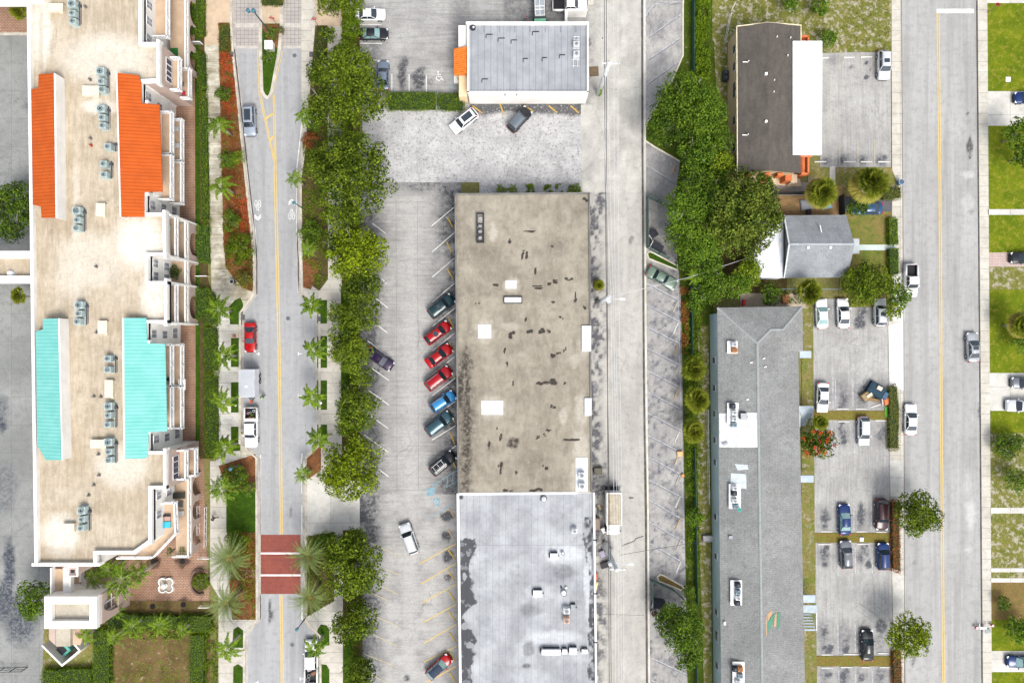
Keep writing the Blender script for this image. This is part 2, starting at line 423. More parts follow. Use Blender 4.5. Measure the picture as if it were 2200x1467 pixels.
slab('garden_grass', [(95, 1340), (232, 1340), (232, 1640), (85, 1640)], .075, m_dry)
slab('plaza_paving', [(255, 1210), (300, 1190), (445, 1175), (450, 1290), (250, 1290)], .052, m_brick)
slab('building_grass_strip', [(418, -160), (427, -160), (430, 600), (430, 980), (421, 980), (421, 600)], .10, m_lawn)
slab('hedge_soil', [(427, -160), (440, -160), (447, 600), (466, 660), (468, 985), (430, 985), (430, 600)], .09, m_dark)

# ---- left road
Lk = [(500, -160), (500, 34), (503, 103), (523, 300), (543, 490), (549, 560), (549, 632), (520, 672), (519, 952), (535, 966), (555, 984), (556, 1330), (529, 1362), (527, 1640)]
Rk = [(672, -160), (672, 44), (668, 103), (650, 330), (643, 380), (643, 560), (646, 630), (683, 676), (684, 955), (654, 984), (655, 1334), (685, 1366), (686, 1640)]
paving('road', (480, 95, 700, 1640), .03, m_road, cell=5,
       dirt=[(581, 1315, 4, 26, 1.0), (626, 1100, 3, 16, .55), (533, 770, 16, 18, .12), (535, 920, 12, 40, .12)])
slab('road_upper_paving', [(498, -160), (674, -160), (672, 105), (500, 105)], .036, pave('paver_band', (.40, .37, .34), (.35, .32, .30), (.1, .1, .1), joint=(.6, .6, 0), grain=.08))
mb = MB()
for y0, y1 in ((99, 105), (50, 60)):
    mb.prism(P2([(503, y0), (556, y0), (556, y1), (503, y1)]), .0, .042); mb.prism(P2([(609, y0), (668, y0), (668, y1), (609, y1)]), .0, .042)
struct(mb.build('concrete_band', mat('band_concrete', (.47, .44, .40))))
slab('brick_crosswalk', rect(559, 1148, 646, 1275), .038, m_redbrick)
mb = MB(); [mb.prism(P2(rect(559, a, 646, b)), 0, .046) for a, b in ((1186, 1190), (1233, 1237), )]
struct(mb.build('crosswalk_bands', m_white))
mb = MB()
kerb(mb, [(x - 3.5, y) for x, y in Lk], .34, -.1, .15); kerb(mb, [(x + 3.5, y) for x, y in Rk], .34, -.1, .15)
struct(mb.build('kerb', m_kerb))
mb = MB(); kerb(mb, [(x + 2, y) for x, y in Lk], .40, -.1, .05); kerb(mb, [(x - 2, y) for x, y in Rk], .40, -.1, .05)
struct(mb.build('gutter', mat('gutter_concrete', (.42, .40, .36), (.30, .27, .24), .5, grain=.2)))
# median island
isl = [(561, -160), (560, 102), (563, 196), (568, 206), (575, 211), (581, 206), (585, 196), (600, 112), (606, 44), (606, -160)]
mb = MB(); kerb(mb, isl, .5, -.1, .15); struct(mb.build('median_kerb', m_kerb))
slab('median_island', isl, .12, m_lawn)
slab('median_paving', [(562, 12), (606, 12), (605, 52), (562, 52)], .135, m_tan)
slab('median_mulch', [(563, 54), (605, 54), (598, 105), (580, 100)], .128, m_mulch)
# white and yellow lines of the road
mb = MB()
strip(mb, [(504, 106), (541, 440), (549, 500), (552, 560), (552, 632)], .14, .05)
strip(mb, [(665, 106), (645, 300), (638, 361), (638, 500), (641, 560), (641, 630)], .14, .05)
for a, b in ((976, 1146), (1277, 1330)): strip(mb, [(560, a), (560, b)], .16, .05)
for a, b in ((974, 1060), (1085, 1146), (1277, 1330)): strip(mb, [(649, a), (649, b)], .16, .05)
for x, y in ((555, 760), (645, 760), (645, 850), (553, 1465), (649, 1457)):
    strip(mb, [(x - 4, y), (x + 4, y)], .12, .05); strip(mb, [(x + (1 if x < 600 else -4), y - 4), (x + (1 if x < 600 else -4), y + 4)], .12, .054)
struct(mb.build('road_edge_marking', m_white))
mb = MB()
def par(L, o): return [(x + o, y) for x, y in L]
C = [(591, 352), (594, 480), (600, 760), (603, 980), (605, 1147)]; C2 = [(604, 1276), (606, 1400), (607, 1640)]
for L in (C, C2):
    for o in (-2.2, 2.2): strip(mb, par(L, o), .15, .05)
for o in (0, 3.6):
    strip(mb, [(553.5 + o, 106), (557 + o, 204), (588 + o * .6, 345)], .12, .05)
for o in (0, 3.4): strip(mb, [(587 + o, 204), (589 + o, 300), (590 + o, 352)], .12, .054)
strip(mb, [(571, 256), (586, 245)], .3, .058); strip(mb, [(581, 302), (588, 293)], .3, .058)
for y0, y1 in ((112, 196),): strip(mb, [(607, y0), (587, 202)], .1, .05)
struct(mb.build('yellow_centre_marking', m_yellow))
# shared lane bicycle symbols
def sharrow(px, py, up):
    mb = MB(); s = 1 if up else -1; c = W(px, py); z = .052
    def q(pts, wd=.11):
        pp = [(c.x + s * x, c.y + s * y) for x, y in pts]
        for a, b in zip(pp, pp[1:]):
            d = Vector((b[0] - a[0], b[1] - a[1], 0)).normalized(); n_ = Vector((-d.y, d.x, 0)) * wd / 2
            mb.add([(a[0] + n_.x, a[1] + n_.y, z), (a[0] - n_.x, a[1] - n_.y, z), (b[0] - n_.x, b[1] - n_.y, z), (b[0] + n_.x, b[1] + n_.y, z)], [(0, 1, 2, 3)])
    for k in (0, .32): q([(-.5, .85 + k), (0, 1.35 + k), (.5, .85 + k)], .17)
    for cx in (-.27, .27):
        q([(cx + .2 * math.cos(t * math.pi / 7), -.85 + .55 * math.sin(t * math.pi / 7)) for t in range(15)], .08)
    q([(-.27, -.85), (-.05, -.5), (.2, -.4), (.27, -.85)]); q([(-.12, -.4), (-.12, .1), (.12, .1), (.16, -.4)]); q([(-.15, .25), (-.12, .05)]); q([(.15, .2), (.12, .05)])
    struct(mb.build('bicycle_marking', m_white))
sharrow(627, 452, True); sharrow(554, 450, False)

# ---- left promenade
paving('promenade', (440, 96, 546, 1000), .11, m_walk2, cell=4,
       quad=[(440, 96), (500, 96), (517, 1000), (466, 1000)], pale=[(470, 900, 60, 260, .7), (478, 690, 40, 30, .6)],
       dirt=[(490, 600, 26, 30, .45), (464, 745, 6, 8, .35), (466, 815, 6, 8, .35), (466, 880, 5, 8, .35), (456, 440, 9, 12, .25)])
slab('promenade_tan', [(440, -160), (498, -160), (500, 98), (440, 98)], .115, m_tan)
slab('promenade_corner', [(476, 560), (548, 560), (548, 632), (520, 668), (519, 700), (470, 700)], .105, m_walk2)
slab('promenade_fill', [(466, 690), (519, 690), (519, 950), (553, 985), (553, 1000), (466, 1000)], .102, m_walk2)
slab('promenade_south', [(452, 990), (552, 985), (552, 1335), (527, 1362), (525, 1640), (470, 1640), (470, 1280), (452, 1250)], .1025, m_walk)
slab('crosswalk_approach', rect(500, 1222, 555, 1241), .13, m_brick)
slab('flower_bed', [(471, 50), (494, 50), (499, 110), (518, 300), (538, 490), (545, 560), (545, 628), (520, 618), (486, 575), (481, 520), (478, 400), (472, 150)], .125, m_mulch)
slab('south_bed', [(470, 1000), (549, 975), (550, 1222), (500, 1222), (488, 1050)], .126, m_mulch)
slab('south_lawn', [(487, 1058), (550, 1052), (550, 1143), (487, 1143)], .135, m_lawn)
slab('south_bed_lower', [(492, 1241), (552, 1241), (552, 1330), (500, 1330)], .126, m_mulch)
for i, (a, b) in enumerate(((645, 697), (726, 788), (821, 853), (855, 886), (916, 968), (1345, 1390), (1425, 1620))):
    pts = rect(497, a, 517, b)
    if a == 645: pts = [(505, 645), (517, 640), (523, 652), (520, 697), (495, 697), (492, 660)]
    if a > 1300: pts = [(502, a + 6), (512, a), (523, a + 8), (523, b), (500, b)]
    slab('grass_panel', pts, .14, m_lawn)
# ---- right promenade
slab('east_promenade', [(648, -160), (737, -160), (737, 1032), (652, 1032), (655, 980), (687, 950), (687, 680), (648, 625)], .10, m_walk)
slab('east_promenade_tan', rect(676, -160, 737, 58), .115, m_tan)
slab('east_bed', [(678, 56), (704, 56), (705, 600), (686, 625), (652, 600), (648, 380), (656, 330), (674, 103)], .125, m_dark)
slab('east_mulch', [(650, 552), (684, 560), (684, 585), (668, 622), (652, 618)], .132, m_mulch)
for a, b in ((645, 695), (722, 790), (817, 880), (912, 950)): slab('grass_panel', rect(682, a, 703, b), .14, m_lawn)
slab('east_mulch_south', [(655, 985), (690, 950), (690, 1010), (660, 1030)], .132, m_mulch)
slab('tree_strip_soil', rect(735, -160, 773, 1032), .12, m_dark)
slab('tree_strip_grass', rect(733, 628, 752, 905), .13, m_lawn)
slab('driveway', [(655, 1032), (773, 1028), (773, 1136), (657, 1148)], .11, m_drive)
slab('east_promenade_south', [(657, 1148), (737, 1138), (737, 1640), (688, 1640), (687, 1366), (657, 1334)], .10, m_walk)
slab('palm_bed', [(657, 1152), (718, 1142), (718, 1290), (657, 1325)], .125, m_dark)
for a, b in ((1340, 1385), (1425, 1620)): slab('grass_panel', [(690, a), (702, a + 2), (708, a + 12), (708, b), (686, b), (682, a + 12)], .14, m_lawn)
slab('tree_strip_soil', rect(737, 1138, 779, 1640), .12, m_dark)
slab('tree_strip_grass', rect(739, 1375, 757, 1640), .13, m_lawn)

# ---- middle parking lots
def north_fn(X, Y):
    n = fbm(X * .03, Y * .05); d = np.clip(.75 - np.abs(X - 800) / 60, 0, 1) * (n > .4) * .6 * (Y > 90) * (Y < 225)
    d = np.maximum(d, np.clip((X - 960) / 20, 0, 1) * (X < 1010) * .35 * n * 1.6)
    d = np.maximum(d, (X > 1080) * (Y < 60) * np.clip(n * 1.1 - .1, 0, 1) * .8)
    d = np.maximum(d, (X > 1262) * np.clip((1300 - X) / 60, 0, 1) * n)
    return d, np.clip((n - .5) * 2, 0, 1) * .4
paving('north_parking_lot', (755, -160, 1300, 226), .03, m_lot, fn=north_fn,
       dirt=[(864, 160, 9, 34, 1.0), (868, 135, 8, 14, .8), (898, 172, 16, 22, .9), (905, 155, 10, 12, .7), (800, 75, 40, 14, .4), (925, 175, 10, 12, .4)])
def rough_fn(X, Y):
    n = fbm(X * .02, Y * .03, 5); e = np.clip((Y - 222) / 6, 0, 1)
    d = np.clip((250 + 14 * (n - .5) * 2 - Y) / 10, 0, 1) * (X > 1010) * 1.2
    return d + np.clip(n - .55, 0, 1) * 1.2, np.clip((n - .42) * 3, 0, 1) * .5
paving('worn_parking_lot', (778, 224, 1248, 392), .036, m_rough, fn=rough_fn)
def mid_fn(X, Y):
    n = fbm(X * .04, Y * .06, 5)
    lane = np.exp(-((X - 885) / 26.0) ** 2)
    d = np.clip((X - 918) / 50, 0, 1) * np.clip(n * 1.5 - .2, 0, 1) * .85 * (Y < 1060) * 1.25
    d = np.maximum(d, np.clip((835 - X) / 34, 0, 1) * np.clip(n * 1.5 - .2, 0, 1) * 1.15)
    d = np.maximum(d, (Y < 440) * (X < 985) * np.clip(1.1 - np.abs(X - 900) / 110, 0, 1) * np.clip((425 - Y) / 25, 0, 1) * 1.1 * n)
    d = np.maximum(d, (Y > 1060) * np.clip((X - 930) / 60, 0, 1) * np.clip(n * 1.3 - .3, 0, 1) * .6)
    return d, lane * .45 * (Y < 1060) + (Y >= 1060) * np.clip((n - .3) * 1.5, 0, .5)
paving('middle_parking_lot', (770, 390, 992, 1640), .03, m_lot, fn=mid_fn,
       dirt=[(960, 1108, 15, 12, 1.3), (959, 1152, 13, 11, 1.2), (962, 1194, 13, 13, 1.1), (962, 1240, 10, 9, .9), (874, 1457, 6, 9, .8), (790, 1040, 10, 30, .3), (800, 1400, 30, 60, .35)],
       pale=[(880, 1250, 20, 300, .5)])
mb = MB()
for x in (851, 897, 936): strip(mb, [(x, 430), (x + 2, 1050)], .05, .034)
strip(mb, [(773, 1052), (985, 1052)], .06, .036)
struct(mb.build('paving_joint', mat('faint_joint', (.2, .2, .19))))
mb = MB()
for a, b in (((800, 480), (829, 502)), ((812, 541), (831, 556)), ((819, 598), (831, 609)), ((797, 633), (833, 661)), ((800, 690), (833, 715)), ((790, 732), (834, 766)), ((800, 792), (836, 817)), ((792, 838), (836, 870)), ((795, 892), (834, 920)), ((782, 933), (834, 971)), ((804, 1001), (835, 1023)),
             ((927, 486), (975, 446)), ((929, 541), (976, 500)), ((929, 595), (976, 555)), ((929, 649), (976, 609)), ((929, 701), (977, 662)), ((929, 754), (977, 715)), ((929, 804), (977, 766)), ((928, 850), (978, 812)), ((928, 897), (978, 862)), ((928, 945), (979, 914)), ((940, 985), (980, 957)),
             ((768, 54), (820, 54)), ((766, 94), (821, 94)), ((793, 130), (818, 130)), ((764, 100), (764, 116)), ((842, 160), (842, 199)), ((879, 160), (879, 199)), ((916, 162), (916, 200))):
    strip(mb, [a, b], .11, .042)
struct(mb.build('parking_stall_marking', m_white))
mb = MB()
for a, b in (((901, 1211), (980, 1167)), ((904, 1254), (980, 1209)), ((906, 1295), (980, 1254)), ((908, 1337), (980, 1297)), ((911, 1381), (980, 1340)), ((911, 1421), (980, 1388)), ((911, 1468), (980, 1430)), ((911, 1512), (980, 1475))):
    strip(mb, [a, b], .14, .042)
struct(mb.build('yellow_stall_marking', m_yellow))
mb = MB()
for a, b in (((797, 1166), (860, 1195)), ((828, 1222), (863, 1236)), ((820, 1259), (856, 1276)), ((794, 1271), (835, 1290)), ((790, 1316), (856, 1345)), ((802, 1362), (854, 1387)), ((783, 1404), (853, 1432)), ((797, 1448), (850, 1475))):
    strip(mb, [a, b], .10, .042)
struct(mb.build('faded_stall_marking', m_fyellow))
mb = MB()
for a, b in (((920, 1114), (979, 1078)), ((938, 1037), (982, 1010)), ((958, 1047), (982, 1033)), ((925, 1046), (938, 1037)), ((962, 1022), (960, 1046)), ((974, 1016), (971, 1040)), ((926, 1048), (930, 1038)), ((934, 1048), (940, 1036)),
             ((966, 161), (966, 200)), ((966, 161), (976, 161)), ((966, 168), (986, 184)), ((966, 182), (990, 200))):
    strip(mb, [a, b], .12, .043)
mb.prism(P2([(932, 1070), (944, 1070), (945, 1083), (938, 1088), (931, 1080)]), .02, .041)
mb.prism(P2([(916, 1050), (936, 1046), (932, 1064), (918, 1066)]), .02, .0395)
struct(mb.build('accessible_bay_marking', m_blue))
def wheelchair(px, py, m, s=1.0):
    mb = MB(); c = W(px, py); z = .046
    pts = [(.35 * math.cos(t), .35 * math.sin(t)) for t in [math.pi * (.75 + i * .11) for i in range(13)]]
    for L in (pts, [(-.1, .75), (-.1, .15), (.35, .15), (.5, -.35), (.65, -.3)], [(-.1, .45), (.3, .45)]):
        for a, b in zip(L, L[1:]):
            d = Vector((b[0] - a[0], b[1] - a[1], 0)).normalized() * 1; n_ = Vector((-d.y, d.x, 0)) * .06
            mb.add([(c.x + s * (p_[0] + q * n_.x), c.y + s * (p_[1] + q * n_.y), z) for p_, q in ((a, 1), (a, -1), (b, -1), (b, 1))], [(0, 1, 2, 3)])
    mb.cyl((c.x - .1 * s, c.y + .85 * s, z - .01), .12 * s, .012, 10)
    struct(mb.build('wheelchair_symbol', m))
wheelchair(943, 168, m_white, 1.1); wheelchair(937, 1077, m_faded, .7)

# ---- alley, its drain and angled stalls
def alley_fn(X, Y):
    n = fbm(X * .05, Y * .045, 5); n2 = fbm(X * .11, Y * .09 + 40, 4)
    west = np.clip((1306 + 8 * np.sin(Y * .02) - X) / 24, 0, 1) * (Y > 415)
    d = west * np.clip((n2 - .40) * 4.2, 0, 1) * 1.25
    d = np.maximum(d, (Y < 225) * np.clip((1290 - X) / 24, 0, 1) * np.clip((n - .4) * 3, 0, 1) * .8)
    return d, (Y < 415) * np.clip((n - .4) * 2.2, 0, 1) * .8 + (Y >= 415) * np.clip((n - .5) * 2, 0, 1) * .35
paving('alley', (1240, -160, 1388, 1640), .032, m_alley, fn=alley_fn,
       dirt=[(1282, 1270, 22, 10, .9), (1300, 1180, 14, 40, .9), (1318, 1045, 20, 5, .6), (1283, 1020, 12, 20, .7), (1356, 516, 5, 10, .6)])
mb = MB(); strip(mb, [(1379, -160), (1380, 300), (1383, 800), (1387, 1100), (1391, 1640)], .30, .045)
struct(mb.build('alley_drain', m_line))
mb = MB(); kerb(mb, [(1384.5, -160), (1385, 300), (1388, 800), (1392, 1100), (1396, 1640)], .26, -.1, .07)
struct(mb.build('drain_edge', mat('drain_edge', (.62, .60, .54), (.48, .45, .40), .7)))
mb = MB()
strip(mb, [(1337, 1171), (1352, 1165), (1365, 1160), (1368, 1150), (1381, 1112), (1383, 1062)] if False else [(1336, 1172), (1345, 1168), (1362, 1162), (1366, 1156), (1382, 1151)], .16, .04)
for pts in ([(1270, 1031 + 0), (1384, 1319)],): pass
strip(mb, [(1283, 1318), (1383, 1321)], .05, .04)
struct(mb.build('alley_crack', m_line))
def stall_fn(X, Y):
    n = fbm(X * .06, Y * .06, 5); n2 = fbm(X * .13 + 9, Y * .13, 4)
    ph = ((Y - X * .5 + 1388 * .5 - 642) % 46.9) / 46.9
    d = np.exp(-((ph - .12) / .16) ** 2) * np.clip((X - 1400) / 40, 0.15, 1) * .75 * np.clip(n2 * 2 - .35, 0, 1.2)
    d = np.maximum(d, np.clip((n2 - .55) * 5, 0, 1) * .75)
    return d * (Y > 560), np.clip((n - .5) * 2, 0, 1) * .5
paving('alley_stalls', (1388, -160, 1476, 560), .0325, m_slot, fn=lambda X, Y: (np.clip((fbm(X * .05, Y * .05) - .5) * 3, 0, 1) * .45, np.clip((fbm(X * .04, Y * .04 + 9) - .4) * 2, 0, 1) * .7), dirt=[(1425, 300, 60, 30, .4), (1420, 370, 50, 60, .35)])
paving('alley_stalls_south', (1390, 560, 1480, 1640), .033, m_slot, fn=stall_fn)
mb = MB()
for y0, y1 in ((642, 608), (691, 654), (737, 701), (783, 747), (831, 795), (879, 841), (925, 887), (972, 933), (1020, 982), (1069, 1031), (1117, 1072), (1164, 1121), (1210, 1167), (1440, 1408), (1475, 1450)):
    pass
for a, b in (((1388, 608), (1457, 644)), ((1388, 654), (1460, 691)), ((1388, 701), (1460, 738)), ((1388, 747), (1461, 784)), ((1389, 795), (1461, 832)), ((1390, 841), (1463, 879)), ((1392, 887), (1464, 925)), ((1392, 935), (1464, 972)), ((1395, 982), (1465, 1020)), ((1395, 1031), (1468, 1069)), ((1395, 1074), (1470, 1117)), ((1396, 1121), (1471, 1164)), ((1397, 1167), (1473, 1211)), ((1399, 1412), (1476, 1448)), ((1399, 1460), (1476, 1496)),
             ((1386, 85), (1463, 32)), ((1386, 133), (1463, 82)), ((1386, 184), (1458, 133)), ((1386, 233), (1417, 213)), ((1386, 354), (1458, 397)),
             ((1386, 38), (1394, 22)), ((1394, 22), (1410, 9)), ((1410, 9), (1432, 5)), ((1432, 5), (1465, 5))):
    strip(mb, [a, b], .10, .043); strip(mb, [(a[0] + 8, a[1] - 3 if a[1] > b[1] else a[1] + 6), (b[0] - 2, b[1] + (3 if a[1] > b[1] else 2))], .13, .0415, 1)
strip(mb, [(1386, -160), (1388, 262)], .08, .044); strip(mb, [(1456, 565), (1470, 1215)], .07, .0445)
struct(mb.build('alley_stall_marking', [m_faded, mat('blackout_paint', (.12, .125, .15), (.2, .2, .21), 1.2)]))

# ---- green strips between alley and the apartment
slab('weed_strip', rect(1030, 392, 1250, 416), .037, m_rough)
slab('planted_strip', [(1475, -160), (1584, -160), (1568, 120), (1560, 420), (1530, 560), (1548, 1640), (1480, 1640), (1463, 640), (1456, 560), (1450, 430), (1461, 348), (1441, 336), (1407, 317), (1386, 303), (1386, 273), (1433, 186), (1444, 174), (1467, 120), (1467, 14)], .10, turf('strip_grass', [(.055, .095, .008), (.035, .06, .006), (.11, .11, .025)], scale=.6, patch=(.34, .28, .2), patch_amt=.60, patch_scale=.8))
mb = MB(); kerb(mb, [(1475, -160), (1467, 14), (1467, 120), (1444, 174), (1433, 188), (1386, 273), (1386, 303), (1407, 317), (1441, 336), (1461, 348)], .22, -.05, .16)
struct(mb.build('strip_kerb', mat('pale_kerb', (.62, .60, .5), (.5, .45, .36), .8)))
slab('sand_path', [(1500, 700), (1522, 700), (1530, 1467), (1512, 1467), (1497, 1000)], .112, m_sandy)
slab('side_yard', [(1530, 20), (1560, 10), (1566, 370), (1545, 330)], .108, m_sandy)
slab('north_yard', [(1530, -160), (1914, -160), (1914, 110), (1765, 115), (1530, 90)], .104, m_sandy)
slab('back_yard', [(1520, 430), (1690, 420), (1690, 640), (1520, 640)], .115, turf('shady_yard', [(.10, .07, .03), (.07, .05, .02), (.05, .06, .015)], scale=.6))  # dark brown ground tones with some dull green
slab('small_yard', [(1664, 400), (1812, 400), (1812, 470), (1664, 470)], .118, turf('bare_dirt', [(.30, .18, .09), (.22, .14, .07), (.14, .14, .05)], scale=.7))
slab('front_yard', [(1812, 455), (1935, 455), (1935, 660), (1800, 660)], .109, turf('front_grass', [(.13, .16, .03), (.22, .17, .06), (.09, .13, .02)], scale=.25))
slab('front_path', [(1834, 526), (1922, 526), (1922, 538), (1834, 538)], .125, mat('pale_blue_concrete', (.42, .50, .49), (.50, .55, .52), .8, grain=.1))
slab('palm_yard', [(1735, 360), (1914, 360), (1930, 400), (1930, 425), (1735, 420)], .111, m_dry)
slab('yard_path', rect(1782, 358, 1794, 405), .121, m_drive)
slab('side_driveway', [(1800, 424), (1918, 424), (1918, 462), (1800, 462)], .07, mat('dark_asphalt', (.07, .075, .085), (.10, .10, .11), .6))
slab('rear_slab', rect(1655, 392, 1750, 420), .12, mat('grey_slab', (.33, .31, .28), (.24, .22, .2), .6, grain=.2))
slab('rear_terrace', rect(1590, 630, 1730, 662), .12, mat('terrace_slab', (.42, .34, .26), (.33, .27, .2), .6, grain=.2))
# ---- yards with parked cars
def yard_fn(bands):
    def f(X, Y):
        n = fbm(X * .07, Y * .05, 5); n2 = fbm(X * .03, Y * .2, 3); d = np.zeros_like(X)
        for a, b in bands: d = np.maximum(d, np.clip(1.2 - np.abs(Y - (a + b) / 2) / ((b - a) / 2), 0, 1) * np.clip(n * 1.7 - .25, 0, 1))
        d = d * (.3 + .9 * np.sin(np.pi * (((X - 1791) / 40.5) % 1)) ** 2); return d * .95, np.clip((n - .5) * 2, 0, 1) * .4
    return f
paving('north_yard_lot', (1762, 113, 1914, 360), .032, m_elot, fn=yard_fn([(330, 362)]),
       dirt=[(1860, 135, 5, 3, 1.3), (1861, 165, 5, 5, 1.1), (1828, 145, 6, 4, .7), (1901, 337, 8, 5, 1.0), (1870, 150, 3, 3, .9), (1790, 130, 20, 12, .3)])
paving('yard_lot_a', (1746, 642, 1912, 882), .032, m_elot, fn=yard_fn([(642, 700), (805, 885)]), dirt=[(1846, 692, 14, 14, 1.0), (1811, 868, 10, 12, .7)])
paving('yard_lot_b', (1748, 902, 1916, 1144), .032, m_elot, fn=yard_fn([(900, 960), (1085, 1145)]), dirt=[(1812, 945, 8, 10, 1), (1773, 1112, 10, 8, 1), (1773, 1130, 8, 8, 1), (1808, 908, 8, 4, 1.0), (1850, 1105, 9, 28, .9)])
paving('yard_lot_c', (1752, 1165, 1920, 1408), .032, m_elot, fn=yard_fn([(1165, 1215), (1330, 1410)]), dirt=[(1866, 1213, 7, 10, 1.2), (1775, 1177, 7, 9, 1), (1774, 1212, 8, 8, .9), (1777, 1393, 11, 10, 1.2), (1818, 1395, 7, 9, 1.2), (1894, 1345, 14, 16, .9), (1858, 1172, 8, 7, .8)])
paving('yard_lot_d', (1755, 1430, 1924, 1640), .032, m_elot, fn=yard_fn([(1428, 1480)]), dirt=[(1780, 1450, 8, 7, 1.1), (1820, 1440, 6, 6, 1), (1850, 1455, 8, 10, .9)])
mb = MB()
for x, a, b in ((1789, 809, 877), (1795, 812, 870), (1832, 812, 873), (1865, 812, 830), (1789, 645, 675), (1829, 645, 680), (1797, 1072, 1138), (1834, 1072, 1138), (1872, 1072, 1138), (1800, 1175, 1235), (1837, 1175, 1235), (1874, 1175, 1235), (1800, 1340, 1402), (1837, 1340, 1402), (1875, 1340, 1402), (1787, 915, 975), (1835, 915, 975), (1802, 1440, 1500), (1838, 1440, 1500), (1874, 1440, 1500)):
    strip(mb, [(x, a), (x + .5, b)], .10, .042)
struct(mb.build('yard_stall_marking', m_faded))
mb = MB()
for x in (1804, 1843, 1879): strip(mb, [(x, 115), (x, 150)], .08, .042); strip(mb, [(x, 300), (x, 356)], .08, .042)
struct(mb.build('yard_yellow_marking', m_fyellow))
slab('building_lawn', [(1722, 640), (1746, 640), (1748, 880), (1750, 1144), (1754, 1408), (1757, 1640), (1720, 1640)], .106, m_dry)
for nm, a, b, m_ in (('divider_grass', 882, 902, m_dry), ('divider_grass', 1144, 1165, m_dry), ('divider_grass', 1408, 1430, m_dry)):
    slab(nm, [(1748, a), (1930, a), (1932, b), (1750, b)], .10, turf('divider_turf', [(.17, .16, .035), (.20, .13, .04), (.10, .13, .02)], scale=1.0))
slab('hedge_bed', [(1912, 825), (1932, 825), (1934, 975), (1914, 975)], .104, m_mulch)
slab('hedge_bed', [(1914, 1068), (1936, 1068), (1938, 1236), (1916, 1236)], .104, m_mulch)
slab('hedge_bed', [(1918, 1398), (1938, 1398), (1940, 1640), (1920, 1640)], .104, m_mulch)
# ---- main street
paving('street', (1930, -160, 2114, 1640), .03, m_street, cell=5,
       quad=[(1930, -160), (2098, -160), (2114, 1640), (1944, 1640)],
       dirt=[(2083, 312, 6, 18, 1.3), (2084, 335, 3, 8, 1), (2077, 245, 2, 2, 1.3), (2085, 455, 6, 6, .45), (1962, 1420, 5, 13, .6), (1965, 1207, 5, 5, .4), (2104, 880, 3, 20, .7)],
       pale=[(2080, 375, 12, 9, .8), (2086, 1105, 11, 32, 1.0), (2082, 1180, 10, 5, .7), (2080, 1040, 9, 30, .4), (2080, 1085, 10, 12, .6), (2080, 440, 12, 30, .5)])
slab('west_sidewalk', [(1914, -160), (1934, -160), (1938, 400), (1940, 690), (1915, 690), (1916, 400)], .11, m_walk)
slab('west_sidewalk_mid', [(1908, 690), (1940, 690), (1942, 1640), (1925, 1640), (1912, 1075), (1908, 700)], .1105, m_walk)
slab('white_apron', [(1908, 700), (1940, 690), (1941, 840), (1912, 822)], .116, mat('white_concrete', (.80, .80, .78), (.74, .73, .70), .5, grain=.05))
slab('pale_apron', [(1911, 988), (1941, 988), (1942, 1065), (1912, 1065)], .116, m_drive)
slab('pale_apron', [(1917, 1235), (1944, 1235), (1945, 1330), (1918, 1330)], .116, m_drive)
slab('corner_patch', [(1920, 590), (1941, 585), (1942, 690), (1918, 690)], .117, mat('white_concrete', (.8, .8, .78)))
slab('sidewalk', [(2098, -160), (2119, -160), (2131, 1640), (2112, 1640)], .12, m_walk)
mb = MB(); kerb(mb, [(2097, -160), (2104, 700), (2111, 1640)], .16, -.05, .125); struct(mb.build('street_kerb_joint', m_line))
mb = MB(); kerb(mb, [(1934.5, -160), (1940.5, 690), (1944, 1640)], .14, -.05, .118); struct(mb.build('street_kerb_joint', mat('kerb_gap', (.2, .18, .16))))
mb = MB()
for o in (-2, 2): strip(mb, par([(2015, 30), (2019, 400), (2022, 900), (2027, 1467), (2028, 1640)], o), .13, .045)
struct(mb.build('street_centre_marking', m_yellow))
mb = MB(); mb.prism(P2([(2012, 20), (2092, 20), (2092, 29), (2012, 29)]), 0, .046); struct(mb.build('stop_bar', m_white))
# ---- lawns across the street
def yard(name, y0, y1, m_, z=.108): slab(name, [(2118 + (y0 / 130), y0), (2420, y0), (2420, y1), (2118 + y1 / 130, y1)], z, m_)
yard('lawn', 8, 197, m_elawn); yard('driveway', 197, 271, m_drive, .1085); yard('lawn', 271, 450, m_elawn); yard('garden_path', 450, 462, m_drive, .12)
yard('lawn', 462, 543, m_elawn); yard('brick_drive', 543, 573, pave('pink_brick', (.48, .30, .27), (.52, .42, .38), (.2, .1, .1), joint=(.5, .25, .5), grain=.1), .115)
yard('sandy_lawn', 573, 622, m_sandy); yard('lawn', 622, 801, m_elawn); yard('driveway', 801, 882, m_drive, .1085)
yard('lawn', 882, 930, m_elawn); yard('bare_yard', 930, 1090, m_sandy); yard('garden_path', 1090, 1102, m_drive, .12); yard('bare_yard', 1102, 1219, m_sandy)
yard('garden_path', 1219, 1228, m_drive, .12); yard('lawn', 1228, 1241, m_sandy); yard('garden_path', 1241, 1250, m_drive, .12); yard('bare_yard', 1250, 1330, m_brown)
yard('lawn', 1330, 1397, m_elawn, .1075); yard('driveway', 1397, 1442, m_drive, .1085); yard('lawn', 1442, 1640, m_elawn); yard('cross_path', -160, 8, m_drive, .1085)
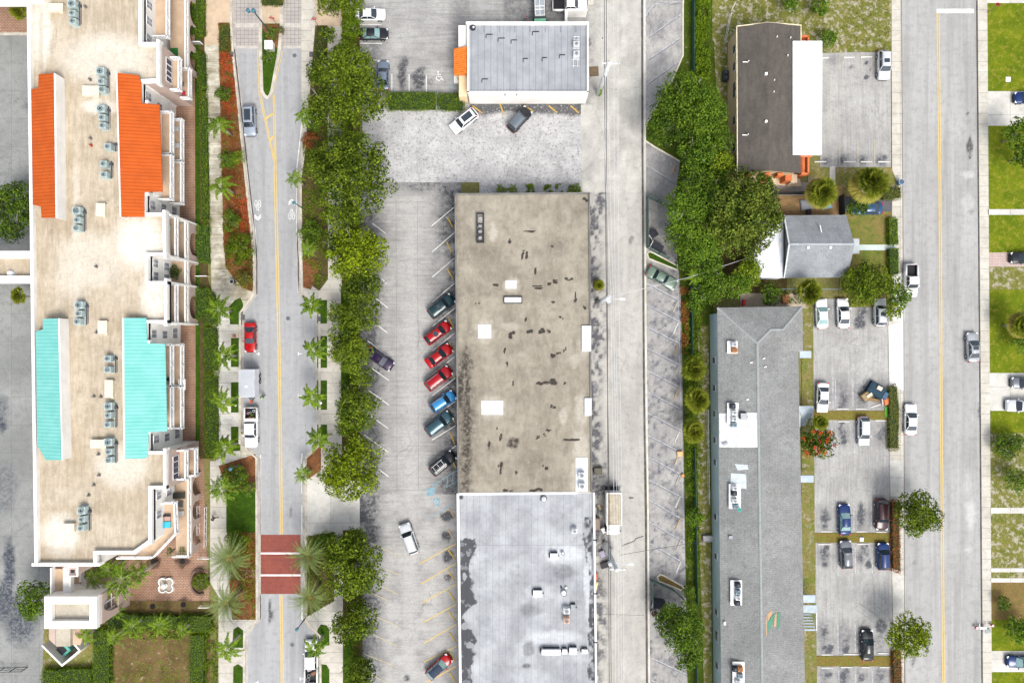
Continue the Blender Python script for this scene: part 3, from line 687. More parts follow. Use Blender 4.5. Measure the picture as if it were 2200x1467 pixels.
# manholes and drain grates
def manhole(px, py, r=.33):
    t = MB(); c = W(px, py); t.cyl((c.x, c.y, .0), r, .05, 20); t.ring((c.x, c.y, .0535), r * .82, .05, 20, 1)
    struct(t.build('manhole_cover', [mat('manhole_iron', (.11, .11, .13)), mat('manhole_rim', (.22, .22, .24))]))
for a in ((633, 120), (619, 684), (628, 1384), (2131, 211), (1294, 83)): manhole(*a, r=.33 if a[0] != 1294 else .15)
mb = MB()
for a in ((499, 118), (669, 118), (522, 682), (1850, 1157), (686, 685)):
    c = W(*a); mb.box((c.x, c.y, .09), (.55, .8, .15))
    for k in range(5): mb.box((c.x, c.y - .32 + k * .16, .175), (.5, .05, .02), mi=1)
struct(mb.build('drain_grate', [mat('grate_dark', (.05, .05, .06)), mat('grate_bar', (.25, .25, .25))]))
# =====================================================================  BUILDINGS
m_stucco = mat('white_stucco', (.80, .79, .76), (.72, .70, .66), .5, grain=.05)
m_pink = mat('pink_stucco', (.48, .37, .32), (.43, .33, .29), .5, grain=.06)
m_mint = mat('pale_mint_stucco', (.66, .72, .69), (.62, .68, .66), .6, grain=.04)
m_glassd = mat('window_glass', (.03, .04, .075), (.05, .06, .10), 2, rough=.12, grain=0)
m_rail = mat('white_rail', (.82, .82, .82), grain=.03)
m_floor = mat('balcony_floor', (.50, .37, .26), (.44, .32, .22), .8, grain=.08)
m_deck = pave('beige_roof', (.475, .41, .32), (.375, .31, .22), (.20, .15, .09), pale=(.66, .63, .56), spot=.22, streak=(2.2, .3, 1), grain=.12, scl=.2)
m_orange = seam('orange_metal', (.50, .095, .014), .48, 1, .48, (.42, .078, .012), .32)
m_teal = seam('teal_metal', (.15, .46, .42), .50, 1, .30, (.20, .51, .47), .32)
m_dark_ = mat('dark_rubber', (.03, .03, .035))

def wall_box(mb, x0, x1, y0, y1, z0, z1, mi=0):
    mb.box(((x0 + x1) / 2, (y0 + y1) / 2, (z0 + z1) / 2), (abs(x1 - x0), abs(y1 - y0), z1 - z0), mi=mi)
# ---- apartment building on the left
B = wthing('apartment_building', 'long white apartment building with orange and teal metal roof bands', 'building', W(200, 640))
ZT, ZD = 10.4, 9.7
X0 = lambda r0: -(r0) * S       # ground-plane distance west of centre -> x
def YZ(py, z): return W(0, py, z).y
outline = [(304, -160), (304, 91), (342, 91), (342, 175), (303, 177), (303, 222), (318, 222), (318, 412), (312, 412), (312, 457), (355, 457), (357, 549), (318, 549), (318, 604), (359, 604), (359, 694), (314, 694), (314, 737), (322, 737), (322, 926), (319, 926), (319, 969), (357, 969), (357, 1050), (325, 1050), (325, 1163), (287, 1190), (206, 1190), (208, 1216), (74, 1216), (55, -160)]
fp = P2(outline, ZT)
inner = [(327 if (x in (355, 357, 359) and 440 < y < 700) else x, y) for x, y in outline]
mb = MB(); mb.prism(P2(inner, ZT), 0, ZD - .5); mb.prism(fp, ZD - .5, ZD - .02)
for py in (458, 548, 605, 693):
    a, b = W(328, py, ZT), W(357, py, ZT); mb.box(((a.x + b.x) / 2, a.y, 4.6), (b.x - a.x, .25, 9.2))
mb.build('wall', m_stucco, B)
# pink fronts of the projecting blocks, a skin 4 cm proud
def x_at(px, z): return W(px, 0, z).x
mb = MB()
for px, a, b in ((342, 91, 175), (357, 969, 1050)):
    x = x_at(px, ZT); wall_box(mb, x, x + .05, YZ(a, ZT), YZ(b, ZT), 0, 9.6)
for a, yy in (((303, 342), 175), ((314, 357), 1050), ((310, 355), 969)):
    pass
xx0, xx1 = x_at(303, ZT), x_at(342, ZT); y = YZ(176, ZT); wall_box(mb, xx0, xx1 + .05, y - .05, y, 0, 9.6)
split(mb.build('pink_wall', m_pink, B))
# deck and parapet
paving('roof_deck', (60, -160, 365, 1220), ZD, m_deck, zr=ZD, parent=B, kind=None, cell=5,
       pale=[(90, 60, 22, 90, .9), (230, 130, 110, 60, .6), (200, 560, 80, 60, .5), (300, 520, 60, 60, 1), (130, 1150, 40, 50, .9), (160, 590, 40, 60, .4), (215, 230, 40, 16, .8), (260, 1000, 60, 50, .6), (330, 640, 30, 50, .9), (165, 520, 10, 200, .5)],
       dirt=[(88, 200, 6, 260, .35), (140, 700, 60, 14, .25), (100, 1190, 80, 20, .35), (145, 850, 6, 260, .3), (210, 1090, 24, 14, .35), (240, 30, 40, 20, .15)]).name = 'roof_deck'
deck = [o for o in B.children if o.name.startswith('roof_deck')][0]
# cut the deck to the outline: delete grid faces outside
me = deck.data; bm = bmesh.new(); bm.from_mesh(me)
def inside(p, poly):
    c = False; j = len(poly) - 1
    for i in range(len(poly)):
        if (poly[i][1] > p[1]) != (poly[j][1] > p[1]) and p[0] < (poly[j][0] - poly[i][0]) * (p[1] - poly[i][1]) / (poly[j][1] - poly[i][1]) + poly[i][0]: c = not c
        j = i
    return c
bmesh.ops.delete(bm, geom=[f for f in bm.faces if not all(inside((v.co.x, v.co.y), fp) for v in f.verts)], context='FACES')
bm.to_mesh(me); bm.free()
mb = MB(); n = len(fp)
for i in range(n):
    a, b = Vector(fp[i]), Vector(fp[(i + 1) % n])
    pxa = outline[i]; pxb = outline[(i + 1) % n]
    if pxa[1] < -150 and pxb[1] < -150: continue
    d = (b - a); L = d.length; d.normalize(); nn = Vector((-d.y, d.x))   # inside is to the left or right
    mid = (a + b) / 2 + nn * .5
    if not inside(mid, fp): nn = -nn
    wd = .42; c = (a + b) / 2 + nn * wd / 2
    mb.box((c.x, c.y, (ZD - .5 + ZT) / 2), (L + (.0 if i % 2 else wd * 1.9), wd, ZT - ZD + .5 - (.004 * (i % 3))), rz=math.atan2(d.y, d.x))
mb.build('parapet', m_stucco, B)
# sloped metal roof bands
def slope_roof(nm, m_, pts, parent=B, drop_wall=None):
    """pts: pixel x, pixel y, height"""
    v = [W(x, y, z) for x, y, z in pts]
    mb = MB(); n = len(v)
    mb.add([p.to_tuple() for p in v] + [(p.x, p.y, p.z - .12) for p in v], [tuple(range(n)), tuple(range(2 * n - 1, n - 1, -1))] + [(i, i + n, (i + 1) % n + n, (i + 1) % n) for i in range(n)])
    # recalc
    o = mb.build(nm, m_, parent)
    bm = bmesh.new(); bm.from_mesh(o.data); bmesh.ops.recalc_face_normals(bm, faces=bm.faces); bm.to_mesh(o.data); bm.free()
    return o
zl, zh = 9.95, 11.3
def zx(x, xa, xb, za, zb): return za + (zb - za) * (x - xa) / (xb - xa)
for nm, m_, L in (('orange_roof', m_orange, [(252, 157), (297, 162), (303, 177), (304, 222), (343, 225), (349, 412), (310, 413), (310, 466), (260, 466)]),
                  ('teal_roof', m_teal, [(265, 683), (314, 683), (316, 737), (355, 739), (359, 926), (319, 928), (318, 980), (309, 985), (268, 985)])):
    slope_roof(nm, m_, [(x, y, zx(x, 252, 350, zh, zl + .1)) for x, y in L])
for nm, m_, L in (('orange_roof', m_orange, [(83, 160), (115, 158), (119, 468), (89, 468), (88, 444), (71, 440), (67, 192), (82, 190)]),
                  ('teal_roof', m_teal, [(92, 685), (124, 684), (131, 988), (98, 988), (84, 962), (80, 957), (77, 712), (92, 708)])):
    slope_roof(nm, m_, [(x, y, zx(x, 70, 122, zl + .5, zh + .4)) for x, y in L])
mb = MB()
for (xa, ya), (xb, yb) in (((115.6, 158), (119.5, 468)), ((124.6, 684), (131.5, 988))):   # white back wall of the west bands
    a, b = W(xa, ya, zh + .45), W(xb, yb, zh + .45); d = (b - a); 
    mb.box(((a.x + b.x) / 2 + .1, (a.y + b.y) / 2, (ZD + zh + .45) / 2), (.2, d.length, zh + .45 - ZD), rz=math.atan2(d.y, d.x) - math.pi / 2)
for (xa, ya), (xb, yb) in (((252, 157), (260, 466)), ((265, 683), (268, 985))):
    a, b = W(xa, ya, zh + .05), W(xb, yb, zh + .05); d = (b - a)
    mb.box(((a.x + b.x) / 2 - .1, (a.y + b.y) / 2, (ZD + zh + .05) / 2), (.16, d.length, zh + .05 - ZD), rz=math.atan2(d.y, d.x) - math.pi / 2)
split(mb.build('roof_back_wall', m_stucco, B))
mb = MB()
for px, py in ((125, 308), (135, 828)):
    p = W(px, py, 10.9); mb.box((p.x, p.y, 10.9), (.08, .8, .5))
split(mb.build('louvre', m_dark_, B))

def window(x, yc, zc, wy, hz, muntin=True, dx=1, m_f=m_rail):
    """window in a wall facing +x at x"""
    f = MB(); t = .07
    for s in (-1, 1):
        wall_box(f, x, x + .07, yc + s * wy / 2 - t / 2, yc + s * wy / 2 + t / 2, zc - hz / 2, zc + hz / 2)
        wall_box(f, x, x + .072, yc - wy / 2, yc + wy / 2, zc + s * hz / 2 - t / 2, zc + s * hz / 2 + t / 2)
    if muntin:
        wall_box(f, x, x + .060, yc - .025, yc + .025, zc - hz / 2, zc + hz / 2)
        for k in (-.25, 0, .25): wall_box(f, x, x + .056, yc - wy / 2, yc + wy / 2, zc + k * hz - .025, zc + k * hz + .025)
    fo = f.build('window', m_f, B)
    p = MB(); wall_box(p, x - .02, x + .03, yc - wy / 2, yc + wy / 2, zc - hz / 2, zc + hz / 2)
    p.build('pane', m_glassd, fo, origin=B.location)
XR = x_at(318, ZT)
xs = {'r1': x_at(303, ZT), 'r2': x_at(312, ZT), 'r3': x_at(318, ZT), 'r4': x_at(314, ZT), 'r5': x_at(319, ZT), 'r6': x_at(325, ZT), 'r0': x_at(304, ZT), 'b2': x_at(327, ZT), 'b1': x_at(342, ZT) + .05, 'b5': x_at(357, ZT) + .05}
for k, py, z in (('r1', 208, 8.4), ('r1', 231, 5.2), ('r1', 250, 2.0), ('r2', 441, 8.4), ('r2', 447, 5.2), ('r2', 455, 1.9), ('r3', 566, 8.3), ('r3', 593, 8.3), ('r3', 573, 5.1), ('r3', 598, 5.1),
                 ('r4', 717, 8.3), ('r4', 719, 5.1), ('r4', 716, 1.9), ('r5', 943, 8.3), ('r5', 939, 5.1), ('r5', 931, 1.9), ('r6', 1063, 8.3), ('r6', 1104, 8.3), ('r6', 1056, 5.3), ('r0', 47, 8.3), ('r0', 84, 8.4), ('r0', 12, 8.3)):
    window(xs[k], YZ(py, z), z, 1.15 if z > 3 else 1.5, 1.5)
for k, ys, z in (('b1', (134, 148, 160, 171), 7.7), ('b5', (985, 997, 1010, 1022), 7.7), ('b5', (984, 1002), 4.5)):
    for py in ys: window(xs[k], YZ(py, z), z, .85, 1.7, False)
# south faces windows
def railing(mb, pts, z, h=1.0, wallish=True, skip_end=False):
    """solid end posts, cap, base and thin balusters along world points"""
    for a, b in zip(pts, pts[1:]):
        a = Vector((a[0], a[1], 0)); b = Vector((b[0], b[1], 0)); d = b - a; L = d.length; rz = math.atan2(d.y, d.x); c = (a + b) / 2
        mb.box((c.x, c.y, z + h - .06), (L + .14, .20, .12), rz=rz)
        mb.box((c.x, c.y, z + .12), (L + .1, .16, .24), rz=rz)
        nseg = max(1, round(L / 2.6))
        for k in range(nseg + 1):
            p = a + d * (k / nseg); mb.box((p.x, p.y, z + h / 2 - .03), (.34, .17, h - .07), rz=rz)
        nb = int(L / .30)
        for k in range(nb):
            p = a + d * ((k + .5) / nb); mb.box((p.x, p.y, z + h / 2 - .02), (.09, .07, h - .3), rz=rz)
def balcony(r_out, px_y0, px_y1, zf, x_in, mat_=m_rail, ext=None):
    xo = -(r_out) * S; y0, y1 = YZ(px_y0, zf + .9), YZ(px_y1, zf + .9)
    pts = [(x_in, y0), (xo, y0), (xo, y1), (x_in, y1)]
    f = MB(); f.prism([(x_in - .02, y0), (xo, y0), (xo, y1), (x_in - .02, y1)], zf - .25, zf, mi=1, mtop=0)
    fo = f.build('balcony', [m_floor, m_stucco], B)
    r = MB(); railing(r, [(x_in + .1, y0), (xo, y0), (xo, y1), (x_in + .1, y1)], zf); r.build('railing', mat_, fo, origin=B.location)
    return xo, y0, y1
BAL = []
for r_out, a, b, zf, xi in ((692, -130, 78, 6.5, 'r0'), (668, 124, 192, 6.5, 'b1'), (668, 147, 210, 3.3, 'b1'), (684, 240, 330, 6.5, 'r3'), (684, 331, 428, 6.5, 'r3'), (684, 256, 345, 3.3, 'r3'), (684, 346, 437, 3.3, 'r3'),
                            (675, 464, 552, 6.5, 'b2'), (675, 611, 696, 6.5, 'b2'), (684, 741, 829, 6.5, 'r3'), (684, 830, 920, 6.5, 'r3'), (684, 741, 829, 3.3, 'r3'), (684, 830, 920, 3.3, 'r3'),
                            (655, 968, 1030, 6.5, 'b5'), (655, 964, 1022, 3.3, 'b5')):
    BAL.append((zf,) + balcony(r_out, a, b, zf, xs[xi]))
# corner terrace on the upper floor at the south end, diagonal like the parapet
zf = 6.5
ct = [W(x, y, zf + .9) for x, y in ((345, 1082), (374, 1080), (377, 1146), (330, 1196), (322, 1199), (252, 1199), (240, 1192))]
f = MB(); f.prism([(p.x, p.y) for p in ct] + [tuple(W(287, 1180, ZT)[:2]), tuple(W(325, 1150, ZT)[:2])], zf - .25, zf, mi=1, mtop=0)
fo = f.build('balcony', [m_floor, m_stucco], B); r = MB(); railing(r, [(p.x, p.y) for p in ct[:6]], zf); r.build('railing', m_rail, fo, origin=B.location)
# arcades: ground floor wall with arches, terrace above
def arcade(r0, spans, arches, zt=3.4, r_in=None):
    xo = -r0 * S
    y0, y1 = YZ(spans[0], zt + .9), YZ(spans[1], zt + .9)
    ar = [(YZ(c, 1.5), w_ * S * .97 / 2) for c, w_ in arches]
    mb = MB(); N = int(abs(y1 - y0) / .15); hi = max(y0, y1); lo = min(y0, y1)
    for i in range(N):
        a = lo + (hi - lo) * i / N; b = lo + (hi - lo) * (i + 1) / N; yc = (a + b) / 2; zb = 0
        for c, hw in ar:
            if abs(yc - c) < hw: zb = 1.55 + 1.35 * math.sqrt(max(0, 1 - ((yc - c) / hw) ** 2))
        if zb < zt - .3: wall_box(mb, xo - .35, xo, a, b, zb, zt - .26)
    mb.build('arcade', m_pink, B)
    xi = -r_in * S
    f = MB(); f.prism([(xi, y0), (xo + .03, y0), (xo + .03, y1), (xi, y1)], zt - .25, zt, mi=1, mtop=0); fo = f.build('terrace', [m_floor, m_stucco], B)
    r = MB(); railing(r, [(xi, y0), (xo - .05, y0), (xo - .05, y1), (xi, y1)] if spans[1] > 1100 else [(xo - .05, y0), (xo - .05, y1)], zt); r.build('railing', m_stucco, fo, origin=B.location)
arcade(674, (-150, 146), [(-30, 50), (28, 50), (78, 46), (130, 40)], r_in=712)
arcade(674, (477, 696), [(525, 50), (592, 50), (660, 50)], r_in=708)
arcade(668, (1024, 1196), [(1044, 40), (1095, 40), (1148, 42)], r_in=700)
# small roof things of the building itself: conduits and the walkway entrance beam
mb = MB()
for y in (548, 601):
    a, b = W(-160, y, ZD), W(72, y, ZD); mb.box(((a.x + b.x) / 2, a.y, ZD - .1), (b.x - a.x, 1.0, 1.3))
mb.build('bridge_parapet', m_stucco, B)
mb = MB(); a, b = W(-160, 553, ZD), W(74, 598, ZD); mb.box(((a.x + b.x) / 2, (a.y + b.y) / 2, ZD - .5), (b.x - a.x, abs(a.y - b.y), .4)); mb.build('bridge_deck', m_deck, B)
mb = MB(); a, b = W(-160, -160, ZD), W(95, 9, ZD); mb.box(((a.x + b.x) / 2, (a.y + b.y) / 2, ZD - .4), (b.x - a.x, abs(a.y - b.y), 1.0)); mb.build('entrance_canopy', m_stucco, B)

# stair tower and walkway south of the building
T_ = wthing('stair_tower', 'white stair tower with recessed beige roof below the apartment building', 'tower', W(170, 1290))
mb = MB(); zt = 9.0
a, b = W(95, 1281, zt), W(208, 1350, zt); cx, cy = (a.x + b.x) / 2, (a.y + b.y) / 2; wx, wy = b.x - a.x, a.y - b.y
ex, wyy = wx / 2 - .2, wy - .3
mb.box((cx - ex, cy, zt / 2 - .6), (.35, wyy, zt - 1.2)); mb.box((cx, cy - wy / 2 + .32, zt / 2 - .6), (wx - .8, .35, zt - 1.204)); mb.box((cx, cy + wy / 2 - .32, zt / 2 - .6), (wx - .8, .35, zt - 1.208)); mb.box((cx, cy, zt - 1.25), (wx - .3, wyy, .2)); mb.build('wall', m_stucco, T_)
mb = MB(); N = 40
for i in range(N):
    u = (i + .5) / N * 2 - 1; q = (u - .12) / .70; y = cy + u * wyy / 2; ztop = zt - 1.36
    zb = .15 + 3.2 + 3.9 * math.sqrt(1 - q * q) if abs(q) < 1 else .15
    mb.box((cx + ex, y, (zb + ztop) / 2), (.35, wyy / N + .001, ztop - zb))
    if abs(q) < 1: mb.box((cx + ex, y, 1.7), (.35, wyy / N + .001, 3.3))
mb.build('arched_wall', m_pink, T_)
mb = MB(); mb.box((cx, cy, 3.2), (wx - 1.0, wy - 1.2, .3)); mb.build('landing', m_floor, T_)
mb = MB()
for y in (-1.0, .3, 1.5): mb.box((cx + ex - .35, cy + y, 5.2), (.14, .14, 3.8))
mb.box((cx + ex - .35, cy, 4.35), (.10, wy - 1.4, .12)); mb.box((cx + ex - 1.6, cy - .2, 3.9), (.2, wy - 1.6, 1.0)); mb.build('landing_rail', m_rail, T_)
mb = MB(); t = 1.05
mb.box((cx, cy + wy / 2 - t / 2, zt - .4), (wx, t, .8)); mb.box((cx, cy - wy / 2 + t / 2, zt - .4), (wx, t, .8))
mb.box((cx - wx / 2 + t / 2, cy, zt - .402), (t, wy - 2 * t, .8)); mb.box((cx + wx / 2 - t / 2, cy, zt - .402), (t, wy - 2 * t, .8)); mb.build('parapet', m_stucco, T_)
mb = MB(); mb.box((cx, cy, zt - .95), (wx - 1.5, wy - 1.5, .2)); mb.build('roof_deck', pave('grey_beige_deck', (.50, .47, .38), (.38, .34, .27), (.2, .18, .14), spot=.2), T_)
mb = MB(); p = P2([(109, 1222), (150, 1222), (150, 1284), (109, 1284)], 6.4); mb.prism(p, 6.1, 6.35); mb.build('walkway', m_floor, T_)
mb = MB()
for x in (109, 139, 150): a, b = W(x, 1220, 7.2), W(x, 1284, 7.2); mb.box((a.x, (a.y + b.y) / 2, 6.75 if x != 139 else 6.6), (.18 if x != 139 else .9, abs(a.y - b.y), .9 if x != 139 else .55))
mb.build('walkway_parapet', m_stucco, T_)
mb = MB(); mb.prism(P2([(152, 1225), (172, 1225), (172, 1284), (152, 1284)], 3.4), 3.1, 3.35)
mb.prism(P2([(160, 1272), (200, 1240), (236, 1226), (236, 1262), (160, 1283)], 3.4), 3.1, 3.34); mb.prism(P2([(152, 1340), (185, 1340), (172, 1385), (152, 1385)], 3.2), 2.9, 3.15); split(mb.build('lower_walkway', m_floor, T_))
mb = MB()
def bar(mb, p, q, z, wd=.3, h=.9, z_=None):
    a, b = W(p[0], p[1], z), W(q[0], q[1], z); d = b - a
    mb.box(((a.x + b.x) / 2, (a.y + b.y) / 2, z - h / 2), (d.length, wd, h), rz=math.atan2(d.y, d.x))
for p, q in (((140, 1282), (178, 1258)), ((178, 1282), (205, 1258)), ((172, 1212), (172, 1250))):
    bar(mb, p, q, 4.4)
split(mb.build('diagonal_parapet', m_stucco, T_))

mb = MB(); mb.prism(P2([(120, 1348), (151, 1348), (151, 1388), (120, 1388)], 6.0), 5.4, 6.0); mb.build('lower_roof', pave('grey_beige_deck', (.50, .47, .38), (.38, .34, .27), (.2, .18, .14)), T_)
mb = MB(); mb.prism(P2([(105, 1350), (119, 1350), (119, 1386), (105, 1372)], 3.0), .1, 3.0); mb.prism(P2([(152, 1352), (166, 1352), (164, 1378), (152, 1386)], 3.0), .1, 2.98)
p = W(158, 1226, 9.3); mb.box((p.x, p.y, 5), (1.25, 1.1, 9.0)); split(mb.build('pink_wall', m_pink, T_))
mb = MB(); mb.box((p.x, p.y, 9.52), (.6, .5, .06)); mb.build('vent_opening', m_dark_, T_)
mb = MB(); p = W(158, 1226, 9.5)
for s in (-1, 1): mb.box((p.x + s * .65, p.y, 9.6), (.16, 1.5, .3)); mb.box((p.x, p.y + s * .65, 9.6), (1.14, .16, .296))
mb.build('vent_cap', m_stucco, T_)
# bin store
E = wthing('bin_enclosure', 'roofless white walled bin store turned at an angle on the grass', 'enclosure', W(133, 1405))
pp = [W(x, y, 2.6) for x, y in ((91, 1387), (133, 1429), (171, 1397), (160, 1384))]
mb = MB()
for a, b in zip(pp[:-1], pp[1:]): d = b - a; mb.box(((a.x + b.x) / 2, (a.y + b.y) / 2, 1.3), (d.length + .2, .28, 2.6 - (.004 if a is pp[1] else 0)), rz=math.atan2(d.y, d.x))
mb.build('wall', mat('pale_block', (.66, .66, .60), (.6, .6, .55), .7), E)
mb = MB(); mb.prism(P2([(96, 1389), (132, 1424), (165, 1397), (140, 1370)], .2), .05, .14); mb.build('floor_slab', m_floor, E)
D = wthing('dumpster', 'teal metal dumpster inside the roofless bin store', 'dumpster', W(133, 1398))
q = W(137, 1399, 1.3); mb = MB(); mb.box((q.x, q.y, .7), (1.9, 1.2, 1.2), rz=.75); mb.build('body', mat('teal_steel', (.12, .42, .34)), D)
mb = MB(); mb.box((q.x - .3, q.y + .25, 1.34), (1.1, 1.24, .07), rz=.75); mb.build('lid', m_dark_, D)

# ---- north shop with grey felt roof
def grid_clip(o, poly):
    bm = bmesh.new(); bm.from_mesh(o.data)
    bmesh.ops.delete(bm, geom=[f for f in bm.faces if not inside(f.calc_center_median(), poly)], context='FACES'); bm.to_mesh(o.data); bm.free()
N_ = wthing('shop_building', 'single storey shop with grey strip felt roof and orange tiled porch', 'building', W(1135, 140))
zs = 5.0
mb = MB(); mb.prism(P2(rect(1005, 50, 1265, 199), zs), 0, zs - .5); mb.build('wall', m_stucco, N_)
m_felt = seam('grey_felt', (.32, .335, .355), .95, 0, .5, (.25, .265, .285), .12, .8)
mb = MB(); mb.prism(P2(rect(1006, 52, 1264, 198), zs), zs - .5, zs - .42); mb.build('roof', m_felt, N_)
mb = MB()
for r in (rect(1001, 47, 1265, 52.5), rect(1004, 52.5, 1008, 199), rect(1261, 52.5, 1264.5, 199), rect(1004, 196, 1265, 200)): mb.prism(P2(r, zs), zs - .45, zs)
mb.build('parapet', m_stucco, N_)
mb = MB()
for x, y, L in ((1044, 72, 14), (1070, 80, 14), (1098, 84, 12), (1144, 66, 14), (1124, 124, 10), (1165, 122, 10), (1202, 116, 12), (1035, 168, 12), (1085, 196, 12), (1110, 195, 10)):
    a = W(x, y, zs); mb.box((a.x + L * S / 2, a.y, zs - .40), (L * S, .14, .04)); mb.box((a.x, a.y - .3, zs - .40), (.12, .5, .038))
split(mb.build('lifted_felt_edge', m_dark_, N_))
mb = MB()
for k in range(7): a = W(1040 + k * 33, 55, zs); mb.box((a.x, a.y - .4, zs - .38), (.1, .9, .08))
mb.build('roof_batten', mat('slate_trim', (.2, .23, .28)), N_)
# porch
mb = MB(); mb.prism(P2(rect(985, 55, 1003, 104), 3.6), 0, 3.6); mb.build('white_lean_to', m_stucco, N_)
mb = MB(); mb.prism(P2(rect(986, 158, 1004, 208), 3.0), 0, 3.0); mb.build('cream_wall', mat('cream_render', (.74, .58, .36), (.70, .54, .33)), N_)
mb = MB(); mb.prism(P2(rect(975, 158, 985, 178), .6), 0, .5); mb.build('porch_step', m_stucco, N_)
mb = MB()
a, b = W(975, 104, 3.9), W(1003, 157, 4.6)
ny = 26; vs = []; fs = []
for i in range(ny * 3 + 1):
    t = i / (ny * 3); y = a.y + (b.y - a.y) * t; zz = .10 * abs(math.sin(t * math.pi * 12))
    vs += [(a.x, y, 3.75 + zz), (b.x, y, 4.65 + zz)]
for i in range(ny * 3): fs.append((2 * i, 2 * i + 2, 2 * i + 3, 2 * i + 1))
mb.add(vs, fs); mb.add([(a.x, a.y, 3.5), (b.x, a.y, 3.5), (b.x, b.y, 3.5), (a.x, b.y, 3.5), (a.x, a.y, 3.74), (b.x, a.y, 4.64), (b.x, b.y, 4.64), (a.x, b.y, 3.74)], [(0, 3, 2, 1), (0, 1, 5, 4), (2, 3, 7, 6), (0, 4, 7, 3), (1, 2, 6, 5)])
mb.build('tiled_porch_roof', mat('orange_tile', (.70, .20, .03), (.60, .15, .02), 2, rough=.4), N_)
mb = MB(); mb.box((a.x + .5, (a.y + b.y) / 2, 1.7), (.4, 3.2, 3.4)); mb.build('porch_wall', mat('cream_render', (.74, .58, .36)), N_)
# yard corner wall north of it
Y_ = wthing('yard_wall', 'low white corner wall beside the parked white pickup', 'wall', W(1240, 40))
mb = MB(); mb.prism(P2(rect(1214, 20, 1219, 47), 2.2), 0, 2.2); mb.prism(P2(rect(1219, 19, 1262, 24), 2.2), 0, 2.19); mb.build('block_wall', m_stucco, Y_)
slab('corner_slab', rect(1218, 24, 1262, 50), .06, m_lot)
slab('corner_planter', rect(1262, -20, 1275, 14), .5, m_walk)

# ---- tan flat roofed block
def tan_fn(X, Y):
    n = fbm(X * .05, Y * .05, 5); n2 = fbm(X * .02 + 4, Y * .035, 4)
    d = np.exp(-((X - 1002) / 20.0) ** 2) * np.clip((Y - 720) / 60, 0, 1) * np.clip(n * 2 - .3, 0, 1) * .85
    d = np.maximum(d, np.clip((992 - X) / 12, 0, 1) * np.clip(n * 1.6 - .3, 0, 1) * .5)
    d = np.maximum(d, np.clip((n2 - .52) * 2.5, 0, 1) * .35)
    l = np.clip((n - .55) * 3, 0, 1) * .4
    return d, l
m_tanroof = pave('tan_roof', (.315, .285, .225), (.235, .208, .163), (.02, .016, .014), pale=(.42, .39, .33), spot=.08, streak=(.9, .35, 1), grain=.10, scl=.16)
Tn = wthing('warehouse', 'flat roofed block with wide stained tan roof beside the alley', 'building', W(1122, 737))
zt = 5.6
fpx = [(977, 417), (1267, 415), (1272, 1058), (984, 1060)]
mb = MB(); mb.prism(P2(fpx, zt), 0, zt - .28); mb.build('wall', mat('dark_fascia', (.16, .155, .15), (.10, .1, .1)), Tn)
marks = []
rr = random.Random(3)
for x, y, rx, ry in ((1066, 612, 8, 2.4), (1154, 617, 12, 3.5), (1190, 603, 6, 5), (1180, 611, 5, 3), (1127, 545, 7, 9), (1095, 520, 3, 6), (1135, 497, 24, 1.8), (1138, 715, 7, 6), (1130, 690, 2, 8), (1165, 708, 6, 7), (1178, 711, 4, 4), (1100, 720, 7, 7), (1205, 682, 5, 4), (1188, 765, 5, 7), (1200, 758, 6, 2.5), (1213, 750, 3, 6), (1160, 823, 11, 5), (1182, 822, 14, 8), (1103, 824, 2.5, 5), (1213, 823, 3, 3), (1188, 872, 7, 5), (1075, 940, 3, 8), (1067, 920, 2, 3), (1102, 952, 14, 13), (1155, 940, 4, 4), (1180, 925, 7, 3), (1170, 934, 4, 3), (1050, 955, 4, 10), (1075, 1003, 5, 12), (1171, 1003, 6, 6), (1090, 783, 2, 8), (1188, 531, 5, 3), (1185, 650, 8, 4), (1026, 652, 5, 2), (1150, 585, 1.6, 10), (1235, 640, 4, 10), (1085, 755, 3, 6), (1110, 1014, 3, 3), (1063, 612, 4, 4), (1255, 660, 3, 5), (1152, 1052, 14, 5), (1090, 1052, 10, 3), (1215, 945, 30, 2), (1258, 430, 7, 5), (990, 830, 9, 60), (1005, 900, 8, 120), (1000, 780, 7, 40), (1222, 600, 10, 3)):
    if rx * ry > 130: marks.append((x, y, rx, ry, .8)); continue
    for _ in range(5): marks.append((x + rr.uniform(-1, 1) * rx * .8, y + rr.uniform(-1, 1) * ry * .8, max(.8, rx * rr.uniform(.15, .6)), max(.8, ry * rr.uniform(.2, .65)), 2.2))
paving('roof_deck', (0, 0, 100, 100), zt - .25, m_tanroof, zr=zt, parent=Tn, kind=None, cell=1.0, quad=None) if False else None
def roof_grid(parent, quad, z, m_, dirt, pale, fn, cell=2.0, nm='roof'):
    x0 = min(q[0] for q in quad); x1 = max(q[0] for q in quad); y0 = min(q[1] for q in quad); y1 = max(q[1] for q in quad)
    return paving(nm, (x0, y0, x1, y1), z, m_, dirt=dirt, pale=pale, fn=fn, zr=z, parent=parent, kind=None, cell=cell, quad=quad)
roof_grid(Tn, [(978, 418), (1266, 416), (1271, 1057), (985, 1059)], zt - .26, m_tanroof, marks,
          [(1100, 612, 18, 16, .9), (1041, 712, 22, 26, .8), (1058, 876, 32, 26, .9), (1060, 500, 10, 22, .9), (1250, 880, 16, 40, .9), (1248, 960, 18, 40, 1.0), (1210, 895, 10, 18, .8), (1255, 740, 14, 40, .7), (1235, 775, 16, 14, .7), (1030, 470, 26, 30, .5), (1120, 760, 14, 6, .4), (1095, 700, 24, 8, .5), (1240, 1020, 14, 40, .8), (1130, 560, 40, 30, .25)], tan_fn)
mb = MB()
for a, b in (((978, 417), (1267, 415)), ((978, 417), (985, 1059)), ((1266, 415), (1271, 1058))): bar(mb, a, b, zt, .22, .3)
